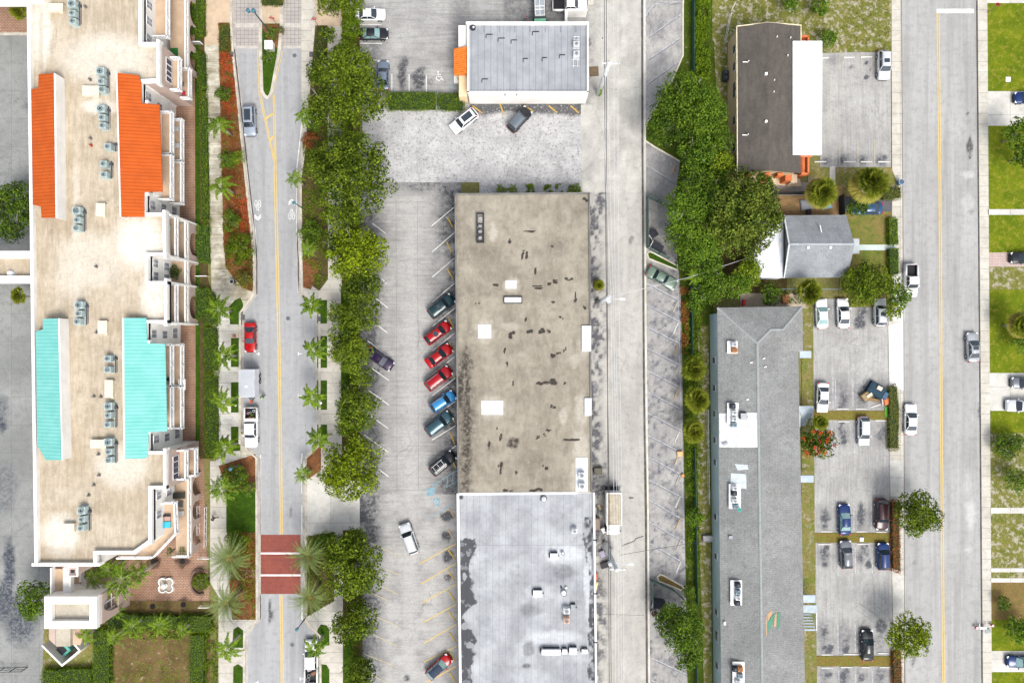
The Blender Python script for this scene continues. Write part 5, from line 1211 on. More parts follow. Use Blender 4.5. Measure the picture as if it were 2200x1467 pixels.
T_list = [
 (742, 150, 60, 'oak', 'spreading olive green oak whose crown hangs over the silver parked car', 8.5),
 (692, 158, 34, 'oak', 'small oak crown above the yellow green hedge by the road', 6.5),
 (770, 215, 58, 'oak', 'spreading oak beside the long trimmed hedge of the upper car park', 8),
 (702, 230, 44, 'oak', 'oak crown leaning over the road edge above the hatched yellow marking', 7.5),
 (728, 283, 26, 'oak', 'narrow oak over the pavement gap between the two widest oaks', 6.5),
 (752, 385, 92, 'oak', 'largest oak of the row with its crown over the worn asphalt corner', 9.5),
 (694, 345, 30, 'oak', 'oak lobe shading the pavement next to the small road palm', 7),
 (738, 468, 40, 'oak', 'oak in the row just below the largest crown', 7.5),
 (765, 545, 64, 'olive', 'yellowish green oak beside the empty angled stalls', 7.5),
 (722, 525, 32, 'oak', 'darker oak left of the yellowish oak over the path', 6.5),
 (775, 612, 42, 'oak', 'oak at the notch where the road pavement widens', 7),
 (785, 675, 36, 'oak', 'oak above the purple car in the angled stalls', 6.2),
 (725, 672, 24, 'oak', 'small thin oak over the pavement opposite the red coupe', 5),
 (752, 757, 43, 'oak', 'oak whose crown touches the nose of the purple car', 6.5),
 (740, 718, 34, 'oak', 'oak shading the grass strip just north of the purple car', 6),
 (778, 812, 28, 'oak', 'low oak just south of the purple car', 5),
 (768, 880, 48, 'oak', 'oak in the row opposite the white utility pickup', 6.5),
 (742, 915, 24, 'oak', 'smaller oak between the round yellow green tree and its taller neighbour', 5.5),
 (755, 1003, 66, 'olive', 'round yellow green tree at the driveway mouth', 6.5),
 (762, 1215, 66, 'oak', 'wide oak beside the crosswalk date palms', 8),
 (735, 1185, 40, 'oak', 'oak crown over the planted bed at the driveway corner', 6),
 (765, 1160, 28, 'oak', 'small oak at the top of the southern tree strip', 4.5),
 (775, 1330, 38, 'oak', 'narrow oak in the southern tree strip beside faded yellow stalls', 5.5),
 (745, 1345, 34, 'oak', 'low oak over the southern pavement beside the white work truck', 5),
 (775, 1445, 34, 'oak', 'bottom oak of the tree strip cut by the lower picture edge', 5),
 (712, 10, 30, 'oak', 'oak at the top edge above the tan pavement', 5.5),
 (755, 8, 30, 'oak', 'leafy tree behind the white sedan trunk at the top edge', 5),
 (757, 60, 24, 'hedge', 'shrubby tree beside the black sedan', 4.0),
 (706, 75, 18, 'oak', 'thin young oak standing on the tan pavement', 4.2),
 (28, 455, 56, 'dark', 'dark green tree overhanging the west car park', 7.5),
 (78, 1285, 42, 'dark', 'dense oval tree beside the stair tower', 5.5),
 (1480, 220, 66, 'dark', 'tall dark crown on the kerbed bend beside the alley', 9),
 (1440, 265, 48, 'dark', 'dark tree bulging over the pale alley kerb', 8),
 (1515, 250, 44, 'dark', 'dark tree between the alley bend and the cream block', 8),
 (1500, 330, 44, 'bright', 'fresh green tree below the tall dark crown', 6.5),
 (1548, 355, 32, 'lime', 'light lime green tree against the cream block corner', 6),
 (1595, 440, 74, 'mango', 'broad dark tree with rounded leaf clumps below the brown roof', 9.5),
 (1555, 500, 52, 'mango', 'dark clumpy tree between the broad dark tree and the bright ones', 8),
 (1620, 510, 36, 'mango', 'dark clumpy tree leaning over the white extension corner', 7.5),
 (1530, 420, 48, 'bright', 'bright green tree above the middle of the merged canopy', 8),
 (1520, 570, 36, 'bright', 'bright green tree at the lower edge of the merged canopy', 6),
 (1490, 395, 40, 'dark', 'deep green tree where the two tree groups meet', 7),
 (1545, 300, 34, 'dark', 'dark tree squeezed against the cream wall', 6.5),
 (1650, 470, 34, 'mango', 'eastern lobe tree of dark clumps touching the small yard', 8),
 (1476, 450, 46, 'bright', 'bright green tree behind the top dumpster enclosure', 8),
 (1462, 500, 38, 'dark', 'darker tree over the black topped dumpster', 6.5),
 (1500, 520, 50, 'bright', 'vivid green tree above the back yard fence', 7.5),
 (1480, 556, 28, 'dark', 'dark low tree behind the old green sedan', 5),
 (1510, 622, 30, 'bright', 'round bright shrub tree at the west end of the leafy row', 4.5),
 (1545, 618, 30, 'bright', 'second round bright tree in the leafy row over the terrace', 4.5),
 (1585, 610, 30, 'bright', 'third round bright tree in the leafy row over the terrace', 4.8),
 (1612, 585, 32, 'lime', 'yellow green tree next to the white house extension', 5),
 (1655, 630, 24, 'dark', 'thin dark green tree right of the red slide', 4),
 (1858, 608, 50, 'oak', 'broad green tree between the front yard and the car yard', 5.5),
 (1915, 615, 22, 'olive', 'yellow green bush tree next to the sidewalk of the car yard', 4),
 (1932, 640, 26, 'bright', 'tree leaning over the pickup on the street', 5),
 (1918, 665, 22, 'olive', 'feathery tree above the silver wagon', 4.5),
 (1968, 1100, 48, 'oak', 'round street tree standing over the western traffic lane', 6.5),
 (1952, 1365, 46, 'olive', 'ragged yellow green street tree near the bottom edge', 6.5),
 (1462, 1345, 52, 'dark', 'large tree over the bottom dumpster of the alley', 7.5),
 (1440, 1330, 34, 'dark', 'west lobe tree above the brown round bin', 6),
 (1478, 1405, 34, 'dark', 'lower dark tree reaching over the last alley stalls', 6),
 (1755, 950, 36, 'rust', 'flame tree with red blossoms beside the grey roof', 5),
 (2192, 290, 36, 'dark', 'dark tree at the right edge below the first driveway', 6),
 (2200, 335, 28, 'dark', 'lower lobe tree at the right edge of the bright lawn', 5),
 (2180, 1028, 26, 'bright', 'round green bush tree on the bare yard', 3.2),
 (2165, 955, 34, 'dark', 'sparse low bush on the lawn below the white wagon', 2.6),
 (2195, 735, 26, 'bright', 'bright bush at the right edge below the old palm', 3),
 (2185, 1350, 28, 'bright', 'bright green shrub beside the red mulch ring', 2.8),
 (2155, 1295, 16, 'dark', 'small dark shrub on the brown yard', 1.8),
 (1762, 12, 22, 'bright', 'pale green bush at the top edge above the white roof wing', 3),
 (1700, 8, 20, 'bright', 'pale green bush at the top edge above the brown roof', 3),
 (1780, 82, 20, 'bright', 'straggling green bush at the corner of the north yard lot', 2.6),
 (1492, 1110, 20, 'bright', 'lone rounded shrub on the fence line right of the stalls', 3),
 (1480, 1270, 16, 'bright', 'leafy shrub beside the lower planted island', 2.6),
 (1495, 655, 20, 'bright', 'climbing shrub at the corner of the long grey roof', 2.6),
 (1842, 440, 24, 'dark', 'dark bush hanging over the blue sedan', 3),
]
for a in T_list:
    px, py, r, k, lab, hh = a
    small = hh < 3.4
    tree(px, py, r, k if k != 'rust' else 'oak', lab, hh, leaf=.34 if k == 'mango' else (.24 if small else .30), blossoms=34 if k == 'rust' else None,
         name='shrub' if small else ('street_tree' if 'street tree' in lab else 'broadleaf_tree'), dens=1.25 if k in ('mango',) else 1.0)
# ornamental round shrubs of the promenade beds
for px, py, r, k, lab in ((481, 202, 19, 'dark', 'round dark shrub in the red flower bed, topmost of the promenade'), (490, 345, 22, 'bright', 'broad green shrub beside the first two promenade palms'),
                          (512, 340, 16, 'lime', 'light green shrub touching the road kerb above the second palm'), (497, 476, 24, 'dark', 'round dark shrub opposite the bicycle marking'),
                          (515, 535, 30, 'hedge', 'large mottled shrub patch at the widening of the flower bed'), (523, 600, 20, 'yhedge', 'yellowish shrub at the lower tip of the flower bed'),
                          (505, 1030, 32, 'bright', 'broad shrub above the square southern lawn'), (535, 1050, 18, 'bright', 'green shrub at the kerb above the square southern lawn'), (512, 1160, 26, 'hedge', 'low shrub patch above the upper left date palm'),
                          (585, 72, 14, 'dark', 'shrub around the lamp post on the median'), (603, 66, 10, 'yhedge', 'small yellowish shrub under the median sign'), (577, 122, 15, 'dark', 'dark shrub below the white cabinet on the median'),
                          (672, 262, 24, 'dark', 'dark shrub under the oak at the road edge'), (668, 500, 28, 'dark', 'dark round shrub beside the small road palm fronds'), (665, 300, 20, 'rust', 'rusty red shrub under the road edge oaks'),
                          (745, 830, 16, 'dark', 'dark conical shrub in the grass strip'), (700, 1168, 28, 'bright', 'leafy shrub between the driveway and the date palms'), (432, 1250, 18, 'hedge', 'round shrub inside the curved plaza planter')):
    tree(px, py, r, k, lab, 1.5 + r * .03, leaf=.20, name='shrub', dens=1.3, nc=26)
def ground_cover(name, poly, n, kind, size, z0, h, label, seed=1):
    rng = np.random.default_rng(seed); xs_ = [p[0] for p in poly]; ys_ = [p[1] for p in poly]; pts = []
    X = rng.uniform(min(xs_), max(xs_), n * 3); Y = rng.uniform(min(ys_), max(ys_), n * 3)
    nz = fbm(X * .08 + seed, Y * .08, 3)
    for x, y, q in zip(X, Y, nz):
        if q > .42 and inside((x, y), poly): p = W(x, y); pts.append((p.x, p.y, z0 + rng.uniform(0, h) * (q + .4)))
        if len(pts) >= n: break
    C = np.array(pts); me = leafmesh(name, C, np.tile([0, 0, 1.], (len(C), 1)), size, FOL[kind], rng)
    o = bpy.data.objects.new(name, me); link(o); tag(o, label, kind='stuff')
bed = [(471, 52), (494, 52), (499, 110), (518, 300), (538, 490), (545, 560), (545, 626), (520, 616), (486, 575), (481, 520), (478, 400), (472, 150)]
ground_cover('ground_cover', bed, 5200, 'rust', .22, .13, .35, 'red and green bedding plants in the promenade flower bed', 2)
ground_cover('red_bedding', [(474, 112), (499, 112), (514, 250), (482, 250)], 900, 'red', .20, .2, .35, 'red bedding plants near the top of the promenade bed', 3)
ground_cover('red_bedding', [(500, 425), (532, 425), (540, 500), (520, 500)], 420, 'red', .20, .2, .35, 'red bedding plants by the bicycle marking', 4)
ground_cover('green_bedding', bed, 1500, 'hedge', .22, .15, .35, 'green bedding plants between the red ones', 9)
ground_cover('green_bedding', [(486, 500), (545, 500), (545, 626), (520, 616), (486, 575)], 1500, 'yhedge', .24, .15, .4, 'yellow green bedding plants near the lower bed tip', 12)
ground_cover('bed_planting', [(652, 300), (704, 250), (705, 600), (686, 620), (650, 560)], 2600, 'hedge', .26, .13, .5, 'mixed low planting under the road oaks', 5)
ground_cover('bed_planting', [(656, 1150), (718, 1144), (718, 1290), (657, 1325)], 1500, 'hedge', .26, .13, .4, 'mixed low planting under the right date palms', 6)
ground_cover('bed_planting', [(488, 1145), (550, 1145), (550, 1330), (500, 1325)], 1800, 'rust', .24, .13, .3, 'rusty low planting under the left date palms', 7)
ground_cover('bed_planting', [(488, 1145), (550, 1145), (550, 1330), (500, 1325)], 1500, 'hedge', .26, .13, .4, 'green low planting under the left date palms', 8)
ground_cover('strip_growth', [(1484, -60), (1522, -60), (1524, 100), (1522, 180), (1494, 180), (1486, 60)], 4200, 'hedge', .3, .2, 1.1, 'dense wild growth along the alley fence at the top', 10)
ground_cover('strip_growth', [(1468, 640), (1500, 640), (1508, 760), (1500, 1300), (1478, 1300)], 3800, 'hedge', .28, .2, 1.1, 'wild growth along the fence beside the angled stalls', 11)
ground_cover('strip_growth', [(1458, 600), (1480, 610), (1476, 760), (1464, 760)], 900, 'rust', .24, .2, .8, 'brownish vines at the stall edge', 13)
ground_cover('strip_growth', [(736, -60), (768, -60), (770, 330), (736, 330)], 4200, 'hedge', .3, .2, 1.2, 'undergrowth beneath the oak row', 14)
ground_cover('strip_growth', [(738, 330), (770, 330), (770, 1020), (748, 1020)], 3500, 'hedge', .28, .15, .7, 'undergrowth beneath the middle oaks', 15)
ground_cover('strip_growth', [(740, 1150), (776, 1150), (778, 1500), (756, 1500)], 3500, 'hedge', .28, .15, .7, 'undergrowth beneath the southern oaks', 16)
for i_, (a_, b_) in enumerate(((1068, 1108), (1125, 1145), (1170, 1205), (1222, 1245))): ground_cover('weed_clump', [(a_, 398), (b_, 396), (b_ + 4, 414), (a_ - 4, 414)], 260, 'lime', .26, .05, .5, '%s weed clump from the left along the top edge of the tan roof' % ORD[i_ + 1], 17 + i_)
ground_cover('yard_scrub', [(1540, -60), (1910, -60), (1910, 105), (1770, 105), (1590, 50)], 2600, 'yhedge', .2, .1, .2, 'thin scrub on the sandy north yard', 18)
ground_cover('yard_scrub', [(1640, 630), (1760, 615), (1760, 652), (1640, 655)], 900, 'dark', .26, .12, .6, 'undergrowth behind the parked white sedans', 19)
ground_cover('garden_planting', [(438, 1330), (470, 1330), (470, 1480), (438, 1480)], 900, 'hedge', .26, .1, .6, 'loose planting between the clipped hedge and the lower promenade', 21)
ground_cover('garden_planting', [(232, 1350), (405, 1352), (405, 1372), (232, 1375)], 600, 'palm', .3, .1, .5, 'loose leafy planting below the garden palms', 22)
ground_cover('garden_planting', [(300, 1420), (405, 1440), (405, 1500), (260, 1500)], 700, 'lime', .2, .07, .1, 'thin green growth on the lower part of the brown garden', 23)
# hedges
def hedge(pts, h, kind, label, name='hedge', leaf=.20, dens=60, core=(.02, .04, .008)):
    """pts: pixel outline of the top"""
    P = P2(pts, h); cx = sum(p[0] for p in P) / len(P); cy = sum(p[1] for p in P) / len(P)
    rng = np.random.default_rng(int(pts[0][0] * 3 + pts[0][1])); C, N = [], []
    xs_ = [p[0] for p in P]; ys_ = [p[1] for p in P]; area = (max(xs_) - min(xs_)) * (max(ys_) - min(ys_)); n = int(area * dens)
    for x, y in zip(rng.uniform(min(xs_), max(xs_), n), rng.uniform(min(ys_), max(ys_), n)):
        if inside((x, y), P): C.append((x - cx, y - cy, h - .12 + rng.uniform(-.1, .14) + .22 * (fbm(np.array([x * .6]), np.array([y * .6]), 3)[0] - .5))); N.append((0, 0, 1))
    m = len(P)
    for i in range(m):
        a, b = np.array(P[i]), np.array(P[(i + 1) % m]); L = np.linalg.norm(b - a); k = int(L * h * dens * .6)
        t = rng.uniform(0, 1, k); d = (b - a) / L; nn = np.array([d[1], -d[0]])
        mid = (a + b) / 2 + nn * .1
        if inside(tuple(mid), P): nn = -nn
        for tt in t: q = a + (b - a) * tt + nn * rng.uniform(-.1, .12); q = q + nn * .45 * (fbm(np.array([q[0] * .9]), np.array([q[1] * .9]), 3)[0] - .35); C.append((q[0] - cx, q[1] - cy, rng.uniform(.05, h))); N.append((nn[0], nn[1], .3))
    me = leafmesh(name, np.array(C), np.array(N, float), leaf, FOL[kind], rng, jitter=.5)
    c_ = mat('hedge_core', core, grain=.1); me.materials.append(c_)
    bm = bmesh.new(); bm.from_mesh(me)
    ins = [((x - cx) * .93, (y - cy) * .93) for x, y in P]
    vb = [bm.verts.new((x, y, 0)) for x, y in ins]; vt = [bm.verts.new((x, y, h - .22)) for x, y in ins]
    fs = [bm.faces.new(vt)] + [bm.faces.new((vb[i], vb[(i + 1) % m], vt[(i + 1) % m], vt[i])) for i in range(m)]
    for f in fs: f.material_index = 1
    bm.to_mesh(me); bm.free()
    o = bpy.data.objects.new(name, me); link(o); o.location = (cx, cy, 0); tag(o, label, 'hedge'); return o
for o_ in (1,): pass
HG = [
 (rect(830, 197, 938, 232), 1.3, 'hedge', 'long clipped hedge below the upper car park stalls'),
 ([(942, 200), (990, 200), (996, 210), (994, 234), (942, 232)], 1.3, 'hedge', 'short clipped hedge left of the shop corner'),
 (rect(407, -40, 437, 40), 1.1, 'hedge', 'hedge block at the top edge beside the arcade'),
 (rect(404, 46, 424, 70), 1.0, 'hedge', 'rounded hedge clump between the top arches'),
 ([(424, 40), (437, 40), (438, 75), (425, 75)], 1.0, 'hedge', 'narrow hedge above the first garden gate path'),
 ([(404, 103), (420, 101), (428, 118), (408, 124)], 1.1, 'hedge', 'small bushy hedge clump beside the white gate bar'),
 ([(420, 112), (438, 112), (440, 195), (424, 195)], 1.0, 'hedge', 'hedge section below the first garden gate path'),
 ([(428, 200), (442, 200), (447, 480), (432, 480)], .9, 'hedge', 'long narrow hedge strip beside the brick court'),
 ([(420, 482), (446, 482), (447, 568), (424, 560)], 1.1, 'bright', 'bright hedge block in front of the middle arcade'),
 ([(417, 618), (443, 618), (444, 660), (420, 690)], 1.1, 'bright', 'bright hedge corner below the second gate path'),
 ([(446, 618), (461, 632), (465, 700), (436, 700), (434, 660)], .8, 'hedge', 'hedge patch left of the first curb palm'),
 ([(436, 702), (464, 702), (467, 800), (438, 800)], .8, 'hedge', 'hedge section beside the teal roof, upper half'),
 ([(438, 802), (466, 802), (468, 985), (440, 985)], .8, 'hedge', 'hedge section beside the teal roof, lower half'),
 ([(384, 1322), (452, 1325), (452, 1358), (384, 1360)], 1.2, 'hedge', 'clipped hedge top of the U shape around the brown garden'),
 ([(407, 1362), (438, 1362), (436, 1500), (405, 1500)], 1.2, 'hedge', 'right arm of the hedge around the brown garden'),
 ([(197, 1352), (233, 1350), (234, 1500), (199, 1500)], 1.3, 'hedge', 'left arm of the hedge around the brown garden'),
 ([(88, 1440), (197, 1437), (197, 1500), (86, 1500)], 1.3, 'hedge', 'long hedge below the bin store'),
 ([(205, 1318), (384, 1325), (384, 1352), (235, 1352)], 1.1, 'dark', 'dark hedge behind the row of garden palms'),
 (rect(470, 52, 492, 112), .6, 'yhedge', 'yellow green low hedge at the top of the flower bed'),
 ([(681, 56), (702, 56), (698, 128), (672, 128)], .7, 'yhedge', 'yellow green hedge block below the right hand road sign'),
 (rect(561, -40, 607, 10), .8, 'yhedge', 'yellow green hedge at the top end of the median'),
 ([(1912, 832), (1928, 826), (1934, 880), (1932, 968), (1913, 968)], 1.0, 'yhedge', 'hedge strip with red leaves beside the rubbish pile'),
 ([(1918, 1075), (1934, 1075), (1936, 1232), (1920, 1228)], 1.0, 'rust', 'dark red hedge strip behind the round street tree'),
 ([(1920, 1400), (1938, 1398), (1940, 1500), (1924, 1500)], 1.0, 'rust', 'dark red hedge strip at the bottom edge of the yards'),
 ([(1911, 468), (1930, 468), (1932, 525), (1912, 525)], 1.1, 'hedge', 'clipped hedge above the pale front path'),
 ([(1911, 533), (1932, 533), (1933, 590), (1914, 592)], 1.1, 'hedge', 'clipped hedge below the pale front path'),
 ([(1895, 404), (1937, 402), (1937, 425), (1898, 428)], 1.0, 'yhedge', 'low hedge right of the golden fan palm'),
 (rect(675, 820, 676, 821), .2, 'hedge', ''),
]
for pts, h, k, lab in HG:
    if lab: hedge(pts, h, k, lab)
# ---- palms
def frond(mb, rng, a, L, droop, wd, pairs, tilt=0, lw=.05, lift=.25, z0=0):
    """feather frond: rachis curve with leaflets"""
    d = Vector((math.cos(a), math.sin(a), 0)); s = Vector((-d.y, d.x, 0)); pts = []
    for i in range(7):
        t = i / 6; pts.append(d * (L * (t - .12 * t * t * droop)) + Vector((0, 0, z0 + L * (lift * math.sin(t * 1.6) - droop * t * t * .55))))
    mb.tube(pts, [.035, .035, .03, .025, .02, .015, .01], 4, mi=1, caps=False)
    for k in range(pairs):
        t = .12 + .88 * (k + .5) / pairs; i = min(5, int(t * 6)); u = t * 6 - i; p = pts[i].lerp(pts[i + 1], u); fd = (pts[i + 1] - pts[i]).normalized()
        w_ = wd * (math.sin(min(1, t * 1.25 + .12) * math.pi * .92) ** .6) * rng.uniform(.85, 1.1)
        for sg in (-1, 1):
            o = (s * sg + fd * rng.uniform(.45, .8) + Vector((0, 0, rng.uniform(-.55, .15) + tilt))).normalized() * w_
            n_ = fd * lw; m_ = p + o * .55 + Vector((0, 0, .03)); e = p + o + Vector((0, 0, -.12 * w_))
            mb.add([p - n_ * .5, p + n_ * .5, m_ + n_, m_ - n_ * .6, e], [(0, 1, 2, 3), (3, 2, 4)])
def palm_meshes(kind, seed):
    rng = random.Random(seed); mb = MB()
    if kind == 'royal':
        n = rng.randint(8, 10); a0 = rng.uniform(0, 6)
        for k in range(n): frond(mb, rng, a0 + 2 * math.pi * k / n + rng.uniform(-.25, .25), rng.uniform(2.2, 2.9), rng.uniform(.75, 1.2), .62, 26, lw=.075, lift=rng.uniform(.25, .45))
        for k in range(3): frond(mb, rng, rng.uniform(0, 6), 1.3, .3, .4, 14, lift=.8, lw=.07)
    elif kind == 'queen':
        for k in range(15): frond(mb, rng, 2 * math.pi * k / 15 + rng.uniform(-.2, .2), rng.uniform(2.2, 3.1), rng.uniform(.6, 1.4), .55, 22, lw=.06, lift=rng.uniform(.2, .6))
    elif kind == 'date':
        for k in range(58): frond(mb, rng, 2 * math.pi * k * .381966 + rng.uniform(-.1, .1), rng.uniform(2.9, 3.9), .25 + 1.0 * (k % 6) / 6, .36, 26, lw=.032, lift=.75 - .12 * (k % 6), tilt=.25)
    return mb
PM = {}
for kd, nv, fk in (('royal', 5, 'palm'), ('queen', 3, 'palm'), ('date', 2, 'date')):
    for i in range(nv):
        o = palm_meshes(kd, 40 + i * 7 + len(kd)).build('fronds', [FOL[fk], mat('palm_rib', (.25, .30, .10))]); PM[(kd, i)] = o.data; bpy.data.objects.remove(o)
rng_ = random.Random(2); mb = MB()
for k in range(46):
    el_ = math.radians(rng_.choice((8, 25, 45, 65, 80))); a = k * 2.399; d = Vector((math.cos(a) * math.cos(el_), math.sin(a) * math.cos(el_), math.sin(el_))); L = rng_.uniform(.75, 1.05)
    p = d * L; s = d.cross(Vector((0, 0, 1))).normalized(); u = s.cross(d).normalized()
    mb.tube([(0, 0, 0), p], [.03, .02], 4, mi=1, caps=False)
    for j in range(15):
        th = (j - 7) / 7 * 1.25; e = p + (d * math.cos(th) + s * math.sin(th)) * rng_.uniform(.75, 1.0) + Vector((0, 0, -.25)); q = (d * -math.sin(th) + s * math.cos(th)) * .07; m_ = p.lerp(e, .5) + u * .05
        mb.add([p, m_ - q, e, m_ + q], [(0, 1, 2, 3)])
for k in range(16):
    a = k * 2.399; r_ = .12 + .5 * k / 16; p = Vector((math.cos(a) * r_ * .6, math.sin(a) * r_ * .6, .75 - r_ * .3)); d = Vector((math.cos(a), math.sin(a), .35)).normalized(); s = Vector((-math.sin(a), math.cos(a), 0))
    for j in range(11): th = (j - 5) / 5 * 1.3; e = p + (d * math.cos(th) + s * math.sin(th)) * .62; q = (d * -math.sin(th) + s * math.cos(th)) * .06; m_ = p.lerp(e, .5) + Vector((0, 0, .05)); mb.add([p, m_ - q, e, m_ + q], [(0, 1, 2, 3)])
o = mb.build('fronds', [FOL['fan'], mat('palm_rib', (.25, .30, .10))]); PM[('fan', 0)] = o.data; PM[('ofan', 0)] = o.data.copy(); PM[('ofan', 0)].materials[0] = FOL['fan']; bpy.data.objects.remove(o)
rng_ = random.Random(5); mb = MB()
for k in range(30):
    a = k * 2.399; d = Vector((math.cos(a), math.sin(a), -.25)).normalized(); p = d * 1.0; s = d.cross(Vector((0, 0, 1))).normalized()
    for j in range(13):
        th = (j - 6) / 6 * 1.2; e = p + (d * math.cos(th) + s * math.sin(th)) * rng_.uniform(.9, 1.15) + Vector((0, 0, -.3)); q = (d * -math.sin(th) + s * math.cos(th)) * .07; m_ = p.lerp(e, .5)
        mb.add([p, m_ - q, e, m_ + q], [(0, 1, 2, 3)])
o = mb.build('dry_fronds', [FOL['ofan']]); DRY = o.data; bpy.data.objects.remove(o)
m_ptrunk = mat('palm_trunk', (.42, .40, .36), (.32, .30, .26), 3, grain=.2)
m_dtrunk = mat('date_trunk', (.24, .18, .12), (.15, .11, .08), 4, grain=.3)
def palm(kind, var, px, py, Hh, label, sc_=1.0, rz=0, name='palm_tree', group=None):
    loc = W(px, py, Hh); loc.z = 0; t = thing(name, label, 'palm tree', loc, rz, group)
    o = bpy.data.objects.new('fronds', PM[(kind, var)]); link(o, t); o.location.z = Hh; o.scale = (sc_, sc_ * (.88 + .24 * ((px * 7 + py) % 10) / 10), sc_ * (.8 + .4 * ((px + py * 3) % 10) / 10)); o.rotation_euler = (.22 * math.sin(px), .22 * math.sin(py * 1.7), 0)
    r = .30 if kind == 'date' else .17; mb = MB(); mb.tube([(0, 0, 0), (0, 0, Hh * .5), (0, 0, Hh - .5), (0, 0, Hh)], [r * 1.2, r, r * .9, r * .7], 10)
    mb.build('trunk', m_dtrunk if kind == 'date' else m_ptrunk, t, smooth=True)
    if kind in ('royal', 'queen'):
        mb = MB(); mb.tube([(0, 0, Hh - 1.1), (0, 0, Hh + .2)], [.14, .08], 8); mb.build('crownshaft', mat('crownshaft', (.18, .28, .08)), t, smooth=True)
    if kind == 'date':
        rg = random.Random(int(px)); mb = MB()
        for k in range(7):
            a = k * .9; d = Vector((math.cos(a), math.sin(a), 0))
            for j in range(12):
                e = d * rg.uniform(.7, 1.25) + Vector((rg.uniform(-.25, .25), rg.uniform(-.25, .25), rg.uniform(.2, .5))); mb.tube([d * .2 + Vector((0, 0, .25)), e], [.035, .02], 4)
        c = mb.build('fruit_stalks', mat('orange_stalk', (.55, .26, .06)), t); c.location.z = Hh
    if kind == 'ofan':
        d_ = bpy.data.objects.new('dry_fronds', DRY); link(d_, t); d_.location.z = Hh - .1; d_.scale = (sc_ * .98,) * 3
    return t
PL = [('royal', 0, 470, 270, 5.0, 'bare topped palm leaning over the promenade above the green shrubs', .95), ('royal', 1, 475, 400, 5.0, 'full palm beside the promenade above the bicycle marking', .95),
 ('royal', 2, 470, 665, 5.0, 'palm over the first grass panel where the kerb steps out', 1.0), ('royal', 3, 480, 765, 5.0, 'palm level with the red coupe on the promenade', .92), ('royal', 4, 480, 862, 5.0, 'palm level with the trailer hitch on the promenade', .92),
 ('royal', 0, 482, 962, 5.0, 'palm at the lowest grass panel beside the white utility pickup', .92), ('queen', 0, 478, 1050, 5.5, 'dark palm above the small square lawn', .95), ('royal', 3, 488, 1392, 5.0, 'palm below the left date palms at the bottom', .95),
 ('royal', 1, 655, 250, 5.0, 'palm on the road edge beside the hatched yellow marking', .75), ('queen', 1, 635, 384, 4.5, 'small star shaped palm over the white road edge line', .62), ('queen', 2, 662, 535, 4.0, 'palm half hidden among shrubs beside the rusty mulch', .6),
 ('royal', 2, 668, 656, 5.0, 'palm on the first right hand grass panel opposite the manhole', .85), ('royal', 4, 676, 751, 5.0, 'cross shaped palm in the second right hand grass panel', .95), ('royal', 1, 672, 854, 5.0, 'palm in the third right hand grass panel with a garden light', .85),
 ('royal', 3, 684, 945, 5.0, 'palm just above the round yellow green tree', .9), ('queen', 1, 652, 1018, 4.0, 'small star shaped palm at the driveway kerb', .68), ('royal', 2, 676, 1392, 5.0, 'palm whose fronds cover the white work truck', .9)]
for i, (k, v, x, y, h_, lab, s_) in enumerate(PL): palm(k, v, x, y, h_, lab, s_, rz=i * 1.3)
for i, (x, y, lab, s_) in enumerate(((492, 1195, 'upper date palm left of the brick crosswalk', 1.0), (490, 1292, 'lower date palm left of the brick crosswalk', 1.0), (663, 1192, 'upper date palm right of the brick crosswalk', .9), (665, 1278, 'lower date palm right of the brick crosswalk', .9))):
    palm('date', i % 2, x, y, 5.5, lab, s_, rz=i, name='date_palm')
for i, (x, y, h_, lab, s_) in enumerate(((262, 1245, 6, 'largest bright palm of the plaza corner cluster', 1.25), (205, 1240, 5, 'dark palm nearest the stair tower walkway', .8), (300, 1232, 5.5, 'palm on the plaza side of the corner cluster', .8), (232, 1222, 5, 'palm tucked under the apartment roof corner', .8),
    (285, 1345, 3.5, 'garden palm third from the left in the hedge row', .85), (343, 1340, 3.5, 'garden palm at the right end of the hedge row', .85), (245, 1368, 3, 'yellowish low garden palm above the brown yard', .7), (185, 1365, 3, 'garden palm beside the bin store', .75), (250, 1312, 3, 'small garden palm beside the arched ramp wall', .6), (392, 1352, 3, 'small yellowish palm on the clipped hedge corner', .55))):
    palm('queen', i % 3, x, y, h_, lab, s_, rz=i * .7)
for i, (k, x, y, h_, lab, s_) in enumerate((('ofan', 1768, 413, 5, 'fan palm with yellowing skirt beside the bare dirt yard', 1.28), ('ofan', 1870, 396, 5.5, 'largest golden fringed fan palm above the blue sedan', 1.5), ('fan', 1735, 628, 5, 'fan palm beside the first white sedan of the yard', 1.25),
    ('fan', 1490, 795, 3.5, 'topmost of three fan palms beside the grey roof', 1.2), ('fan', 1497, 860, 3.5, 'middle of three fan palms beside the grey roof', 1.2), ('fan', 1488, 926, 3.5, 'lowest of three fan palms beside the grey roof', 1.2),
    ('fan', 1762, 906, 4, 'fan palm at the outside stair above the flame tree', .85), ('ofan', 2200, 698, 4.5, 'shaggy half brown fan palm at the right edge', 1.1), ('fan', 40, 26, 4, 'fan palm on the brick corner at the top left', .8), ('fan', 42, 636, 4, 'fan palm in the corner under the bridge', .9), ('ofan', 1287, 612, 2.0, 'small brown fan palm against the alley side of the tan block', .5))):
    palm(k, 0, x, y, h_, lab, s_, rz=i * .9, name='fan_palm')
# tall fan of bare blades behind the old green sedan
palm('queen', 2, 1492, 592, 4, 'thin bladed grey palm behind the old green sedan', .7, 0)
